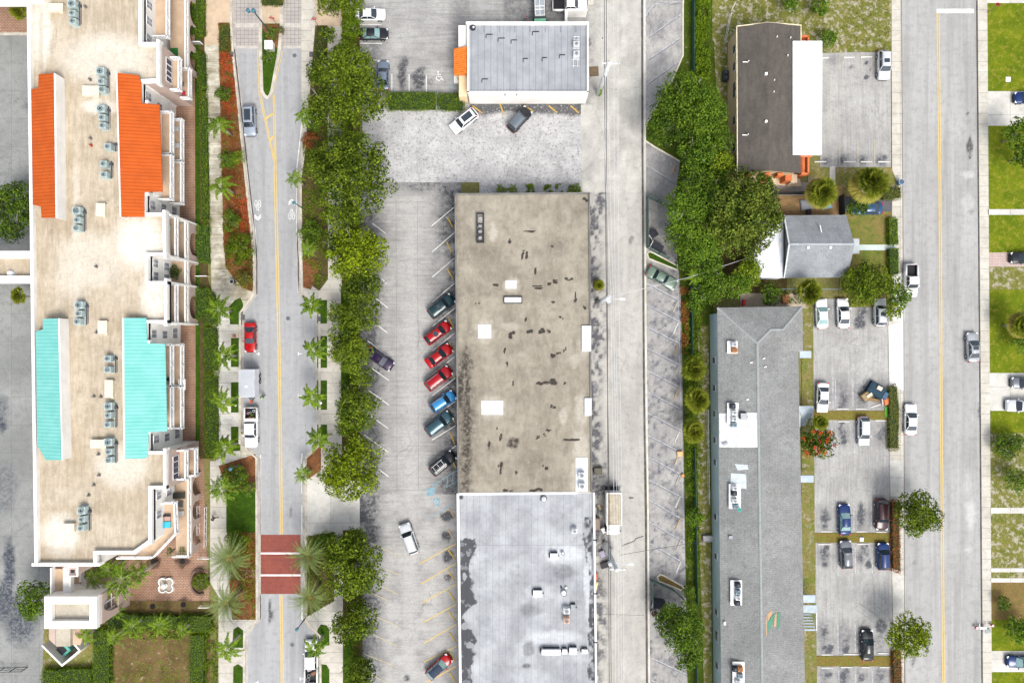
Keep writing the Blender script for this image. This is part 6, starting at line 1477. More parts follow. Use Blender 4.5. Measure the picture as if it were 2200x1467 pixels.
# =====================================================================  VEHICLES
m_glass = mat('car_glass', (.015, .025, .035), (.02, .03, .04), 2, rough=.04, grain=0, spec=1.0)
m_tyre = mat('tyre_rubber', (.02, .02, .022), grain=.1)
m_rim = mat('wheel_rim', (.45, .46, .48), rough=.3, metal=.6, grain=.05)
m_lamp = mat('headlamp', (.75, .78, .80), rough=.1, grain=0); m_tail = mat('tail_lamp', (.45, .02, .02), rough=.15, grain=0)
m_black = mat('black_trim', (.015, .015, .018), rough=.5, grain=0)
def paint(name, c, metal=.0, rough=.25):
    return mat(name, c, tuple(x * .93 for x in c), .8, rough=rough, metal=metal, grain=0, coat=.35, spec=.3)
CM = {}
def loft(mb, secs, closed=True, mi=0):
    n = len(secs[0]); b = len(mb.v); mb.v += [tuple(p) for s in secs for p in s]
    for i in range(len(secs) - 1):
        for k in range(n - 1 if not closed else n):
            k2 = (k + 1) % n; mb.f.append((b + i * n + k, b + (i + 1) * n + k, b + (i + 1) * n + k2, b + i * n + k2)); mb.m.append(mi)
SPEC = {  # length, width, height, windscreen base, roof front, roof rear, rear glass base, belt, rear deck height
 'sedan': (4.65, 1.80, 1.42, .98, .28, -.95, -1.62, .92, .98), 'coupe': (4.3, 1.80, 1.30, .80, .12, -.75, -1.55, .88, .95),
 'suv': (4.65, 1.88, 1.68, 1.05, .55, -1.75, -2.12, 1.08, 1.10), 'hatch': (4.15, 1.76, 1.50, 1.02, .45, -1.45, -1.92, .98, 1.0),
 'oldsedan': (5.1, 1.90, 1.40, .85, .35, -.85, -1.35, .90, .95), 'pickup': (5.5, 1.98, 1.80, 1.25, .72, -.55, -.72, 1.12, 1.05), 'crew': (5.9, 2.0, 1.85, 1.45, .95, -.65, -.80, 1.15, 1.1)}
def car_meshes(kind):
    if kind in CM: return CM[kind]
    L, Wd, Hh, xw, xf, xr, xb, belt, deck = SPEC[kind]; out = {}; hl, hw = L / 2, Wd / 2
    pick = kind in ('pickup', 'crew')
    # lower body: rounded plan, crowned bonnet
    N = 26; secs = []
    def plan(x):
        t = abs(x) / hl; c = .86 if x > 0 else .90
        return hw * (1 - (1 - .74) * max(0, (t - c) / (1 - c)) ** 1.8) * (.965 + .035 * math.cos(x / hl * 1.4))
    def top(x):
        if x > xw: u = (x - xw) / (hl - xw); return belt - .02 - .20 * u ** 1.6
        if x < xb: u = (xb - x) / (hl + xb); return (deck if not pick else belt) - (.10 * u ** 2 if not pick else 0)
        return belt
    xs_ = [-hl + L * i / (N - 1) for i in range(N)]
    for x in xs_:
        w_ = plan(x); zt = top(x); e = 0.0
        if x > hl - .12: zt -= .16
        if x < -hl + .10 and not pick: zt -= .14
        zb = .24
        secs.append([(x, -w_ * .90, zb), (x, -w_, zb + .22), (x, -w_, zt - .22), (x, -w_ * .95, zt - .06), (x, -w_ * .80, zt), (x, 0, zt + .035), (x, w_ * .80, zt), (x, w_ * .95, zt - .06), (x, w_, zt - .22), (x, w_, zb + .22), (x, w_ * .90, zb)])
    mb = MB()
    if pick:   # leave the bed open
        i_b = max(i for i, x in enumerate(xs_) if x < xb - .02)
        loft(mb, secs[i_b:]); n = 11
        b = len(mb.v) - n; mb.f.append(tuple(b + k for k in range(n))); mb.m.append(0); mb.f.append(tuple(range(n))[::-1]); mb.m.append(0)
        x0, x1 = -hl, xs_[i_b]; t = .09; xm = (x0 + x1) / 2; lx = x1 - x0
        for s in (-1, 1): mb.box((xm, s * (hw - t / 2 - .01), (belt + .3) / 2 + .12), (lx, t + .06, belt - .3), 0)
        mb.box((x0 + .04, 0, (belt + .3) / 2 + .10), (.08, Wd - .2, belt - .32))
        bb = MB(); bb.box((xm, 0, .62), (lx - .1, Wd - .28, .06)); bb.box((xm, -(hw - .17), .8), (lx - .1, .05, .4)); bb.box((xm, hw - .17, .8), (lx - .1, .05, .4)); out['truck_bed'] = (bb, m_black)
    else:
        loft(mb, secs); n = 11; mb.f.append(tuple(range(n))[::-1]); mb.m.append(0); b = len(mb.v) - n; mb.f.append(tuple(b + k for k in range(n))); mb.m.append(0)
    out['body'] = (mb, 'paint')
    rw = hw * .70 if kind not in ('suv', 'pickup', 'crew') else hw * .76; bw = hw * .90; zr = Hh; zt = belt + .01
    def quad(a, b_, c, d): m = MB(); m.add([a, b_, c, d], [(0, 1, 2, 3)]); return m
    i_ = .035
    m = MB(); sec = []
    for k in range(5):
        t = k / 4; x = xw + (xf - xw) * t; w_ = bw * .95 + (rw - bw * .95) * t; z = zt + (zr - zt - .02) * t; bulge = .07 * (1 - t * .4)
        sec.append([(x, -w_, z), (x + bulge * .8, -w_ * .5, z + .01), (x + bulge, 0, z + .012), (x + bulge * .8, w_ * .5, z + .01), (x, w_, z)])
    loft(m, sec, False); out['windscreen'] = (m, m_glass)
    m = MB(); sec = []
    for k in range(4):
        t = k / 3; x = xb + (xr - xb) * t; w_ = bw * .93 + (rw - bw * .93) * t; z = zt + (zr - zt - .02) * t; sec.append([(x, -w_, z), (x - .04, 0, z + .01), (x, w_, z)])
    loft(m, [list(reversed(s_)) for s_ in sec], False); out['rear_window'] = (m, m_glass)
    for s in (-1, 1):
        m = MB(); m.add([(xb + .06, s * bw, zt), (xw - .06, s * bw, zt), (xf - .02, s * (rw + .01), zr - .05), (xr + .02, s * (rw + .01), zr - .05)], [(0, 1, 2, 3) if s < 0 else (3, 2, 1, 0)])
        out['side_window', s] = (m, m_glass)
    m = MB(); sec = []
    for k in range(5):
        t = k / 4; x = xr + (xf - xr) * t; e = .03 * math.sin(t * math.pi); w_ = rw + .015 * math.sin(t * math.pi)
        sec.append([(x, -w_, zr - .06), (x, -w_ * .92, zr - .015 + e), (x, 0, zr + .02 + e), (x, w_ * .92, zr - .015 + e), (x, w_, zr - .06)])
    loft(m, sec, False)
    for s in (-1, 1):   # pillars
        for (x0, x1) in ((xw, xf), (xb, xr)):
            a, b_ = Vector((x0, s * bw * .965, zt - .01)), Vector((x1, s * rw * 1.01, zr - .04)); m.tube([a, b_], .05, 5)
        m.tube([((xf + xr) / 2, s * bw, zt), ((xf + xr) / 2, s * rw, zr - .05)], .04, 4)
    out['roof'] = (m, 'paint')
    for k, (x, s) in enumerate(((hl * .62, -1), (hl * .62, 1), (-hl * .60, -1), (-hl * .60, 1))):
        r = .33 if not pick and kind != 'suv' else .38; m = MB(); m.tube([(x, s * (hw - .20), r), (x, s * (hw + .015), r)], r, 18); out['wheel', k] = (m, m_tyre)
        m = MB(); m.tube([(x, s * (hw - .02), r), (x, s * (hw + .03), r)], r * .6, 12); out['rim', k] = (m, m_rim)
    for s in (-1, 1):
        w_ = plan(hl - .2)
        m = MB(); m.box((hl - .20, s * w_ * .80, top(hl - .25) - .09), (.30, .30, .14), rz=-s * .35); out['headlight', s] = (m, m_lamp)
        m = MB(); m.box((-hl + .09, s * (hw * .78), .82), (.16, .26, .16)); out['tail_light', s] = (m, m_tail)
        m = MB(); m.box((xw - .28, s * (hw + .08), belt + .06), (.14, .20, .12)); out['mirror', s] = (m, 'paint')
    m = MB(); m.box((hl - .03, 0, .38), (.10, Wd * .72, .22)); m.box((-hl + .03, 0, .36), (.10, Wd * .74, .22)); out['bumper_trim'] = (m, m_black)
    res = {}
    for k, (m, mt) in out.items():
        nm = k if isinstance(k, str) else k[0]
        o = m.build(nm, m_black if mt == 'paint' else mt, None, smooth=nm in ('body', 'windscreen', 'roof', 'rear_window')); me = o.data; bpy.data.objects.remove(o)
        bm = bmesh.new(); bm.from_mesh(me)
        if nm in ('body', 'wheel', 'rim'): bmesh.ops.recalc_face_normals(bm, faces=bm.faces)
        bm.to_mesh(me); bm.free()
        if nm == 'body':
            me.polygons.foreach_set('use_smooth', [True] * len(me.polygons))
        res[k] = (me, mt)
    CM[kind] = res; return res
def car(kind, px, py, deg, col, label, L=None, cat='car', extras=(), roof=None, name='parked_car', z=.03, cargo=None, glass=None):
    ms = car_meshes(kind); sc_ = (L / SPEC[kind][0]) if L else 1.0
    loc = W(px, py, .8); loc.z = z
    t = thing(name, label, cat, loc, math.radians(deg), None, (sc_, 1 if sc_ > .93 else .96, 1)); rims = {}
    wheels = {}
    for k, (me, mt) in ms.items():
        nm = k if isinstance(k, str) else k[0]
        o = bpy.data.objects.new(nm, me)
        if nm == 'rim': link(o, wheels[k[1]])
        else: link(o, t)
        if nm == 'wheel': wheels[k[1]] = o
        if mt == 'paint' or (glass and mt is m_glass):
            o.material_slots[0].link = 'OBJECT'; o.material_slots[0].material = (roof if nm == 'roof' and roof else col) if mt == 'paint' else glass
    Lk_, Wd, Hh, xw, xf, xr, xb, belt, deck = SPEC[kind]
    for e in extras:
        m = MB()
        if e == 'sunroof': m.box(((xf + xr) / 2 + .25, 0, Hh + .05), (.62, .82, .02)); m.build('sunroof', m_glass, t)
        if e == 'panorama': m.box(((xf + xr) / 2, 0, Hh + .05), (abs(xf - xr) * .72, .95, .02)); m.build('sunroof', m_glass, t)
        if e == 'rails':
            for s in (-1, 1): m = MB(); m.tube([(xr + .1, s * .66, Hh + .07), (xf - .1, s * .66, Hh + .07)], .03, 5); m.build('roof_rail', m_rim, t)
        if e == 'rack':
            for s in (-1, 1): m = MB(); m.tube([(xr + .1, s * .62, Hh + .10), (xf - .1, s * .62, Hh + .10)], .035, 5); m.build('roof_rail', m_white, t)
            for x in (xr + .35, (xf + xr) / 2, xf - .3): m = MB(); m.tube([(x, -.62, Hh + .11), (x, .62, Hh + .11)], .035, 5); m.build('roof_rail', m_white, t)
        if e == 'racks2':
            for s in (-1, 1): m = MB(); m.tube([(xr + .1, s * .66, Hh + .07), (xf - .1, s * .66, Hh + .07)], .035, 5); m.build('roof_rail', m_rim, t)
        if e == 'spoiler': m.box((-Lk_ / 2 + .2, 0, deck + .14), (.22, 1.4, .05)); m.build('spoiler', col, t)
        if e == 'toolbox': m.box((xb - .32, 0, belt + .04), (.5, 1.86, .34)); m.build('toolbox', m_white, t)
        if e == 'softtop': pass
    return t
WHT = paint('white_car_paint', (.80, .80, .80)); SIL = paint('silver_car_paint', (.42, .44, .46), .35); BLK = paint('black_car_paint', (.012, .014, .018)); GRY = paint('grey_car_paint', (.16, .17, .19), .3)
RED = paint('red_car_paint', (.36, .002, .004)); RED2 = paint('crimson_car_paint', (.32, .002, .008)); BLU = paint('blue_car_paint', (.007, .028, .12), .1); LBL = paint('light_blue_car_paint', (.04, .24, .52), .1); TEA = paint('teal_car_paint', (.035, .085, .11), .3)
PUR = paint('purple_car_paint', (.022, .010, .040), .1); GRN = paint('pale_green_car_paint', (.14, .20, .155), .1); DGN = paint('dark_green_car_paint', (.012, .04, .045), .1); DRD = paint('maroon_black_paint', (.035, .012, .014)); SBL = paint('dusty_blue_paint', (.18, .22, .28), .3); SBL2 = paint('pale_steel_blue_paint', (.30, .35, .42), .2); SLV2 = paint('pale_silver_paint', (.60, .62, .64), .2); DBL = paint('navy_car_paint', (.02, .07, .16), .1)
g_light = mat('painted_sky_glass', (.16, .28, .28), (.22, .34, .34), 1, rough=.05, grain=0, spec=1.0)  # paler copy of the car glass, sky reflection painted into its colour
CARS = [
 ('sedan', 795, 31, 0, WHT, 'white sedan parked nose right at the top of the upper car park', 4.7, ()),
 ('sedan', 802, 73, 0, BLK, 'black sedan parked nose right under the tree edge', 4.5, ()),
 ('sedan', 823, 162, 90, SBL, 'blue grey sedan half under the oak beside the hedge', 4.6, ()),
 ('suv', 997, 260, 218, WHT, 'white crossover with dark glass roof below the shop', 4.7, ('panorama',)),
 ('suv', 1116, 257, 48, BLK, 'dark grey crossover with silver roof below the shop wall', 4.3, ()),
 ('suv', 536, 259, 272, SBL2, 'silver crossover driving down the left lane beside the median tip', 4.75, ('panorama',)),
 ('coupe', 537, 725, 270, RED, 'bright red coupe parked at the promenade kerb', 4.55, ('spoiler',)),
 ('sedan', 816, 771, -35, PUR, 'dark purple sedan in the stalls under the oaks', 4.6, ()),
 ('suv', 948, 658, 38, DGN, 'dark green crossover with sunroof, topmost in the row beside the tan roof', 4.5, ('sunroof',)),
 ('hatch', 940, 715, 37, RED, 'red hatchback with grey sunroof, first of three red cars', 4.5, ('sunroof',)),
 ('sedan', 943, 764, 37, RED, 'red sedan with white rear glass reflection, middle of three red cars', 4.55, ()),
 ('suv', 942, 813, 38, RED2, 'crimson long roofed wagon, lowest of three red cars', 4.6, ('rails',)),
 ('hatch', 951, 863, 34, LBL, 'bright sky blue hatchback in the row beside the tan roof', 4.3, ('rails',)),
 ('suv', 943, 910, 38, TEA, 'slate teal crossover just below the sky blue hatchback', 4.7, ()),
 ('suv', 951, 995, 40, BLK, 'black crossover with silver roof rack beside the blue hatched bay', 4.5, ('rack',)),
 ('suv', 879, 1157, 110, SLV2, 'white silver crossover driving through the middle car park', 4.9, ('rails',)),
 ('hatch', 943, 1432, 42, RED, 'red roadster with navy cloth top at the bottom of the middle car park', 4.5, ()),
 ('oldsedan', 1422, 597, -29, GRN, 'old pale green sedan parked at an angle off the alley', 5.0, ()),
 ('suv', 1899, 140, 270, SLV2, 'white wagon with dark windows parked beside the western sidewalk', 4.5, ('racks2', 'sunroof')),
 ('hatch', 2210, 210, 180, BLU, 'blue hatchback cut by the right edge on the first driveway', 4.3, ()),
 ('sedan', 1863, 448, 180, DBL, 'navy sedan under the bush on the dark side driveway', 4.8, ()),
 ('sedan', 1766, 674, 92, WHT, 'white sedan with green tinted glass, leftmost in the upper yard', 4.6, ()),
 ('sedan', 1812, 673, 92, WHT, 'white sedan with dark glass beside the empty stained stall', 4.6, ()),
 ('suv', 1891, 671, 91, SLV2, 'silver wagon with sunroof and roof rails in the upper yard corner', 4.3, ('sunroof', 'racks2')),
 ('sedan', 2091, 746, 92, SIL, 'silver sedan with sunroof parked on the eastern side of the street', 4.6, ('sunroof',)),
 ('hatch', 2202, 554, 180, BLK, 'black hatchback cut by the right edge on the pink brick drive', 4.4, ()),
 ('sedan', 1768, 854, 268, WHT, 'white sedan parked alone above the outside stair', 4.6, ()),
 ('hatch', 2204, 822, 180, GRY, 'dark grey hatchback cut by the right edge on the wide driveway', 4.4, ('rails',)),
 ('suv', 2196, 871, 180, SLV2, 'white wagon cut by the right edge on the wide driveway', 4.9, ('panorama',)),
 ('hatch', 1856, 926, 270, SLV2, 'white hatchback parked in the second yard below the grass divider', 4.5, ()),
 ('sedan', 1957, 901, 89, WHT, 'white sedan parked on the street beside the hedge strip', 4.75, ()),
 ('sedan', 1815, 1116, 91, BLU, 'blue sedan with its tail over the grass divider', 4.75, ()),
 ('suv', 1894, 1105, 270, DRD, 'black crossover with maroon tail beside the dark hedge', 4.8, ()),
 ('hatch', 1818, 1191, 93, GRY, 'grey hatchback with sunroof just below the grass divider', 4.35, ('sunroof',)),
 ('hatch', 1898, 1195, 91, BLU, 'blue hatchback at the right end of the third yard', 4.2, ()),
 ('sedan', 1864, 1386, 90, BLK, 'black sedan at the bottom of the third yard', 4.75, ()),
 ('sedan', 2196, 1421, 180, BLU, 'blue sedan nose left on the lowest driveway', 4.6, ()),
]
GRY2 = paint('mid_grey_paint', (.13, .155, .185), .2); m_navy = mat('navy_cloth', (.03, .045, .08)); 
for k, x, y, d, c, lab, L, ex in CARS:
    kw = {}
    if 'dark grey crossover' in lab: kw['roof'] = GRY2
    if 'roadster' in lab: kw['roof'] = m_navy
    if 'driving' in lab: kw['name'] = 'moving_car'
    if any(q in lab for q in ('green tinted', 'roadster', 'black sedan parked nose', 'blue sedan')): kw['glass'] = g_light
    car(k, x, y, d, c, lab, L, extras=ex, **kw)
pk = car('pickup', 1957, 603, 270, WHT, 'white pickup with empty dark bed parked on the street by the young tree', 5.0, cat='pickup', name='parked_pickup')
pk2 = car('pickup', 1224, 11, 0, WHT, 'white pickup nose right behind the shop at the top edge', 5.3, cat='pickup', name='parked_pickup')
pk3 = car('crew', 540, 918, 270, WHT, 'white utility pickup with loaded bed, hitched to the box trailer', 6.2, ('toolbox',) and 'pickup', extras=('toolbox',), name='parked_pickup')
pk4 = car('crew', 669, 1420, 90, WHT, 'white work truck with buckets in its bed under a palm at the bottom', 6.6, 'pickup', name='parked_pickup')
def cargo(t, items, z=.68):
    # loose load resting in a pickup bed: things of their own
    M_ = Matrix.Translation(t.location) @ Matrix.Rotation(t.rotation_euler.z, 4, 'Z')
    for nm, lab, cat, x, y, r, h, c, shape in items:
        p = M_ @ Vector((x, y, z)); mb = MB()
        if shape == 'cyl': mb.cyl((0, 0, 0), r * .85, h, 14, r2=r, mtop=1); mb.ring((0, 0, h + .004), r, .05, 14)
        elif shape == 'box': mb.box((0, 0, h / 2), (r * 2, r * 1.3, h), rz=.4)
        o = mb.build(nm, [mat(nm + '_' + str(int(c[0] * 99)) + str(int(c[2] * 99)), c), m_black]); o.location = p; tag(o, lab, cat)
        if shape == 'ball':
            pass
cargo(pk3, [('bucket', 'white bucket in the corner of the utility pickup bed', 'bucket', -2.55, .45, .17, .35, (.7, .7, .7), 'cyl'), ('bucket', 'pink tub beside the bed wall of the utility pickup', 'bucket', -2.2, -.45, .16, .3, (.6, .3, .35), 'cyl'),
            ('bucket', 'small grey pail in the middle of the utility pickup bed', 'bucket', -2.3, -.05, .13, .3, (.4, .45, .5), 'cyl'), ('crate', 'orange crate near the toolbox of the utility pickup', 'crate', -1.45, -.25, .24, .3, (.6, .25, .08), 'box'), ('crate', 'yellow crate near the toolbox of the utility pickup', 'crate', -1.42, .25, .22, .3, (.6, .5, .12), 'box')])
cargo(pk4, [('bucket', 'black rimmed bucket at the tail of the white work truck', 'bucket', -2.65, .45, .27, .4, (.25, .27, .3), 'cyl'), ('bucket', 'grey bucket in the middle of the white work truck bed', 'bucket', -2.1, .3, .24, .4, (.3, .3, .28), 'cyl'), ('crate', 'grey tool crate behind the cab of the white work truck', 'crate', -1.2, .25, .35, .3, (.35, .34, .33), 'box'), ('plank', 'brown plank lying along the bed of the white work truck', 'plank', -1.9, -.35, .4, .1, (.22, .10, .06), 'box')])
p = W(540, 890, 1.4); C_, N_c = crown_points(.32, .28, 8, 2500, np.random.default_rng(3)); me = leafmesh('cut_greenery', C_, N_c, .14, FOL['bright'], np.random.default_rng(3)); o = bpy.data.objects.new('cut_greenery', me); link(o); o.location = (p.x, p.y, 1.0); tag(o, 'round bundle of cut greenery in the utility pickup bed', 'greenery')
# box trailer
t = thing('box_trailer', 'silver grey enclosed box trailer hitched behind the utility pickup', 'trailer', W(539, 822, 1.2) * Vector((1, 1, 0)) if False else (W(537, 822, 1.3).x, W(537, 822, 1.3).y, .03), math.radians(270))
tl, tw, th = 4.15, 2.35, 2.3
mb = MB(); mb.box((0, 0, th / 2 + .45), (tl, tw, th - .1)); mb.build('box_body', mat('trailer_side', (.66, .68, .72), rough=.4), t)
mb = MB(); mb.box((-.05, .0, th + .44), (tl * .98, tw * .93, .06)); mb.build('roof', mat('trailer_roof', (.40, .42, .45), (.36, .38, .41), .6, rough=.5), t)
mb = MB(); mb.box((.45, 0, th + .5), (.36, .36, .1)); mb.build('roof_vent', m_white, t)
for x in (-.95, -.15):
    for s in (-1, 1):
        mb = MB(); mb.tube([(x, s * (tw / 2 - .1), .36), (x, s * (tw / 2 + .12), .36)], .36, 16); wq = mb.build('wheel', m_tyre, t); mb = MB(); mb.tube([(x, s * (tw / 2 + .1), .36), (x, s * (tw / 2 + .14), .36)], .2, 10); mb.build('rim', m_rim, wq)
mb = MB()
for s in (-1, 1): mb.tube([(tl / 2 - .1, s * .6, .5), (tl / 2 + 1.0, 0, .5)], .05, 6)
mb.build('drawbar', m_black, t); mb = MB(); mb.cyl((tl / 2 + .85, 0, .5), .2, .45, 14); mb.build('gas_bottle', mat('red_bottle', (.5, .08, .04)), t)
# white box truck in the alley
loc = W(1317, 1100, 1.8); t = thing('box_truck', 'white box truck with weathered beige box roof in the alley', 'truck', (loc.x, loc.y, .03), math.radians(270))
mb = MB(); mb.box((-.75, 0, 1.95), (4.9, 2.25, 2.1)); mb.build('cargo_box', mat('truck_box', (.66, .67, .68)), t)
mb = MB()
for s in (-1, 1): mb.box((-.75, s * 1.08, 3.05), (4.95, .16, .14))
mb.box((-3.15, 0, 3.052), (.15, 2.0, .14)); mb.box((1.65, 0, 3.052), (.15, 2.0, .14)); mb.build('box_frame', m_white, t)
mb = MB(); mb.box((-.75, 0, 3.01), (4.7, 2.0, .05)); mb.build('box_roof', mat('weathered_roof', (.42, .37, .28), (.32, .28, .21), 1.5, grain=.2), t)
mb = MB(); mb.box((2.45, 0, 1.15), (1.5, 1.85, 1.5)); mb.box((3.15, 0, .9), (.8, 1.8, .9), taper=.92); mb.build('cab', WHT, t)
mb = MB(); mb.add([(2.95, -.84, 1.5), (2.95, .84, 1.5), (2.55, .78, 1.96), (2.55, -.78, 1.96)], [(0, 1, 2, 3)]); mb.build('windscreen', m_glass, t)
for s in (-1, 1):
    mb = MB(); mb.box((2.5, s * .935, 1.5), (.8, .02, .5)); mb.build('side_window', m_glass, t); mb = MB(); mb.box((2.9, s * 1.15, 1.5), (.15, .22, .4)); mb.build('mirror', m_black, t)
    mb = MB(); mb.box((3.52, s * .65, .95), (.08, .3, .2)); mb.build('headlight', m_lamp, t)
for x in (2.7, -2.0):
    for s in (-1, 1): mb = MB(); mb.tube([(x, s * .8, .45), (x, s * 1.1, .45)], .45, 16); mb.build('wheel', m_tyre, t)
mb = MB(); mb.box((-3.5, 0, .95), (.6, 2.3, .12)); mb.box((-3.45, .9, 1.05), (.4, .4, .2)); mb.build('tail_lift', m_black, t)
# food truck / camper at the top edge
loc = W(1159, 8, 1.6); t = thing('utility_truck', 'black utility truck with white roof racks behind the shop', 'truck', (loc.x, loc.y, .03), math.radians(92))
mb = MB(); mb.box((0, 0, 1.1), (6.2, 1.85, 1.5), taper=.96); mb.build('body', paint('truck_black', (.05, .055, .06)), t)
mb = MB(); mb.box((.4, 0, 1.9), (5.0, 1.55, .08)); mb.build('roof', mat('truck_roof', (.30, .33, .36)), t)
mb = MB()
for x in (-2.0, -1.1, -.6, .6, 1.6): mb.box((x, 0, 2.0), (.1, 1.5, .1))
for s in (-1, 0, 1): mb.box((-.2, s * .72, 2.003), (3.7, .08, .1))
mb.build('roof_rack', m_white, t); mb = MB(); mb.box((1.2, 0, 2.05), (.7, .8, .2)); mb.build('roof_fan', m_black, t)
mb = MB(); mb.box((-2.75, 0, 1.93), (.5, 1.75, .1)); mb.build('tail_step', mat('mint_plastic', (.20, .52, .32)), t)
for x in (2.1, -2.0):
    for s in (-1, 1): mb = MB(); mb.tube([(x, s * .7, .4), (x, s * 1.0, .4)], .4, 14); mb.build('wheel', m_tyre, t)

# =====================================================================  ROOF EQUIPMENT AND SMALL OBJECTS
m_ac = mat('condenser_casing', (.40, .48, .47), (.34, .42, .41), 2, rough=.5, grain=.06); m_acw = mat('condenser_white', (.68, .70, .71), rough=.5, grain=.04)
m_fan = mat('fan_dark', (.03, .035, .05)); m_conc = mat('curb_beige', (.66, .60, .48), (.58, .52, .42), 1)
def ac(px, py, z, w_=1.05, label='', mt=None, dark=False, group=None, rz=0, hgt=.9, cat='air conditioner', twin=False):
    p = W(px, py, z + hgt * .5); t = thing('air_conditioner', label, cat, (p.x, p.y, z), rz, group)
    mb = MB(); mb.box((0, 0, hgt / 2 + .05), (w_, w_ * .9, hgt - .1)); mb.box((0, 0, .03), (w_ * 1.15, w_ * 1.1, .06)); mb.build('casing', mt or m_ac, t)
    mb = MB(); mb.cyl((0, 0, hgt), w_ * .40, .10, 20); mb.ring((0, 0, hgt + .112), w_ * .37, .07, 20, 1); mb.ring((0, 0, hgt + .112), w_ * .2, .04, 16, 1); mb.build('fan_guard', [m_fan if dark else mat('guard_grey', (.10, .14, .15)), mt or m_ac], t)
    mb = MB()
    for k in range(4): mb.box((math.cos(k * 1.571) * w_ * .15, math.sin(k * 1.571) * w_ * .15, hgt + .105), (w_ * .26, w_ * .11, .012), rz=k * 1.571)
    mb.cyl((0, 0, hgt + .09), w_ * .08, .03, 8); mb.build('fan_blade', m_fan if not dark else mat('guard_grey', (.22, .28, .28)), t)
    return t
def conduit(px, py, z, L, label, rz=0):
    p = W(px, py, z); mb = MB(); mb.box((0, 0, .1), (.12, L, .12)); mb.box((.2, 0, .06), (.06, L * .9, .06)); mb.box((.1, L * .3, .2), (.4, .25, .4)); o = mb.build('conduit', mat('conduit_dark', (.08, .09, .11))); o.location = (p.x, p.y, z); o.rotation_euler.z = rz; tag(o, label, 'conduit')
AC = [((158, 12), (159, 32), (160, 49)), ((219, 156), (221, 178), (223, 195)), ((220, 236), (223, 255), (224, 272)), ((235, 317),), ((226, 354), (227, 377)), ((168, 454), (170, 474), (168, 491)),
      ((173, 656), (173, 674), (170, 691)), ((235, 770), (235, 794)), ((236, 872), (236, 891), (235, 911)), ((236, 949), (237, 969), (237, 987)), ((179, 1095), (180, 1113), (178, 1132))]
CL = ['top edge near the small beige plinth', 'top left corner of the right orange roof', 'right orange roof, upper part', 'right orange roof, middle', 'right orange roof, lower part', 'gap below both orange roofs', 'gap above both teal roofs', 'right teal roof, upper part', 'right teal roof, middle', 'right teal roof, lower part', 'southern end of the beige deck']
for ci, grp in enumerate(AC):
    for i, (x, y) in enumerate(grp):
        od = ['topmost', 'middle', 'lowest'][i if len(grp) == 3 else i * 2] if len(grp) > 1 else 'single'
        ac(x, y, ZD, 1.12 if i == 0 and len(grp) == 3 else .92, '%s condenser of the cluster at the %s' % (od, CL[ci]) if len(grp) > 1 else 'single grey condenser beside the %s' % CL[ci], dark=(ci, i) in ((1, 2), (5, 0), (5, 2), (7, 1), (9, 2)), hgt=1.0)
    x = grp[0][0]; y0 = grp[0][1]; y1 = grp[-1][1]; conduit(x + 14, (y0 + y1) / 2, ZD, max(1.2, (y1 - y0) * .066 + .9), 'dark pipe run along condensers at the %s' % CL[ci])
for px, py, sx, sy, lab in ((196, 196, 2.2, 1.3, 'beige plinth left of the condensers by the orange roof'), (121, 17, 1.9, 1.0, 'beige plinth at the top edge of the apartment roof'), (217, 451, 1.2, 1.7, 'upright beige plinth below the right orange roof'), (221, 703, 1.2, 1.7, 'beige plinth with sloped corner beside the teal roof'), (235, 835, 1.1, 2.3, 'long beige plinth between teal side condensers'), (212, 953, 2.1, 1.1, 'beige plinth left of the lower teal side condensers'), (148, 1132, 1.6, 1.0, 'beige plinth left of the southern condensers')):
    p = W(px, py, ZD + .5); mb = MB(); mb.box((0, 0, .3), (sx, sy, .6)); mb.box((0, 0, .63), (sx * 1.06, sy * 1.08, .06)); mb.box((sx * .3, -sy * .55, .2), (sx * .3, .3, .3)); o = mb.build('roof_plinth', m_conc); o.location = (p.x, p.y, ZD); tag(o, lab, 'roof plinth')
for i, (x, y) in enumerate(((195, 172), (196, 298), (197, 313), (208, 573), (209, 714), (203, 851), (218, 852), (214, 1020), (203, 1041), (192, 1063), (213, 975), (185, 16))):
    p = W(x, y, ZD); mb = MB(); mb.cyl((0, 0, 0), .22, .08, 12); mb.cyl((0, 0, .08), .09, .35, 10); mb.cyl((0, 0, .40), .15, .08, 10); o = mb.build('roof_vent_pipe', mat('vent_rust' if i in (2,) else 'vent_grey', (.35, .08, .05) if i in (2,) else (.16, .15, .14))); o.location = (p.x, p.y, ZD); tag(o, '%s small vent pipe from the top on the beige apartment roof' % ORD[i + 1], 'vent pipe', 'vent pipes on the beige roof')
p = W(22, 588, ZD); mb = MB(); mb.cyl((0, 0, 0), .5, .35, 18, r2=.45); mb.cyl((0, 0, .35), .35, .12, 16); o = mb.build('roof_ventilator', m_acw); o.location = (p.x, p.y, ZD - .3); tag(o, 'round grey ventilator on the bridge roof at the left edge', 'ventilator')
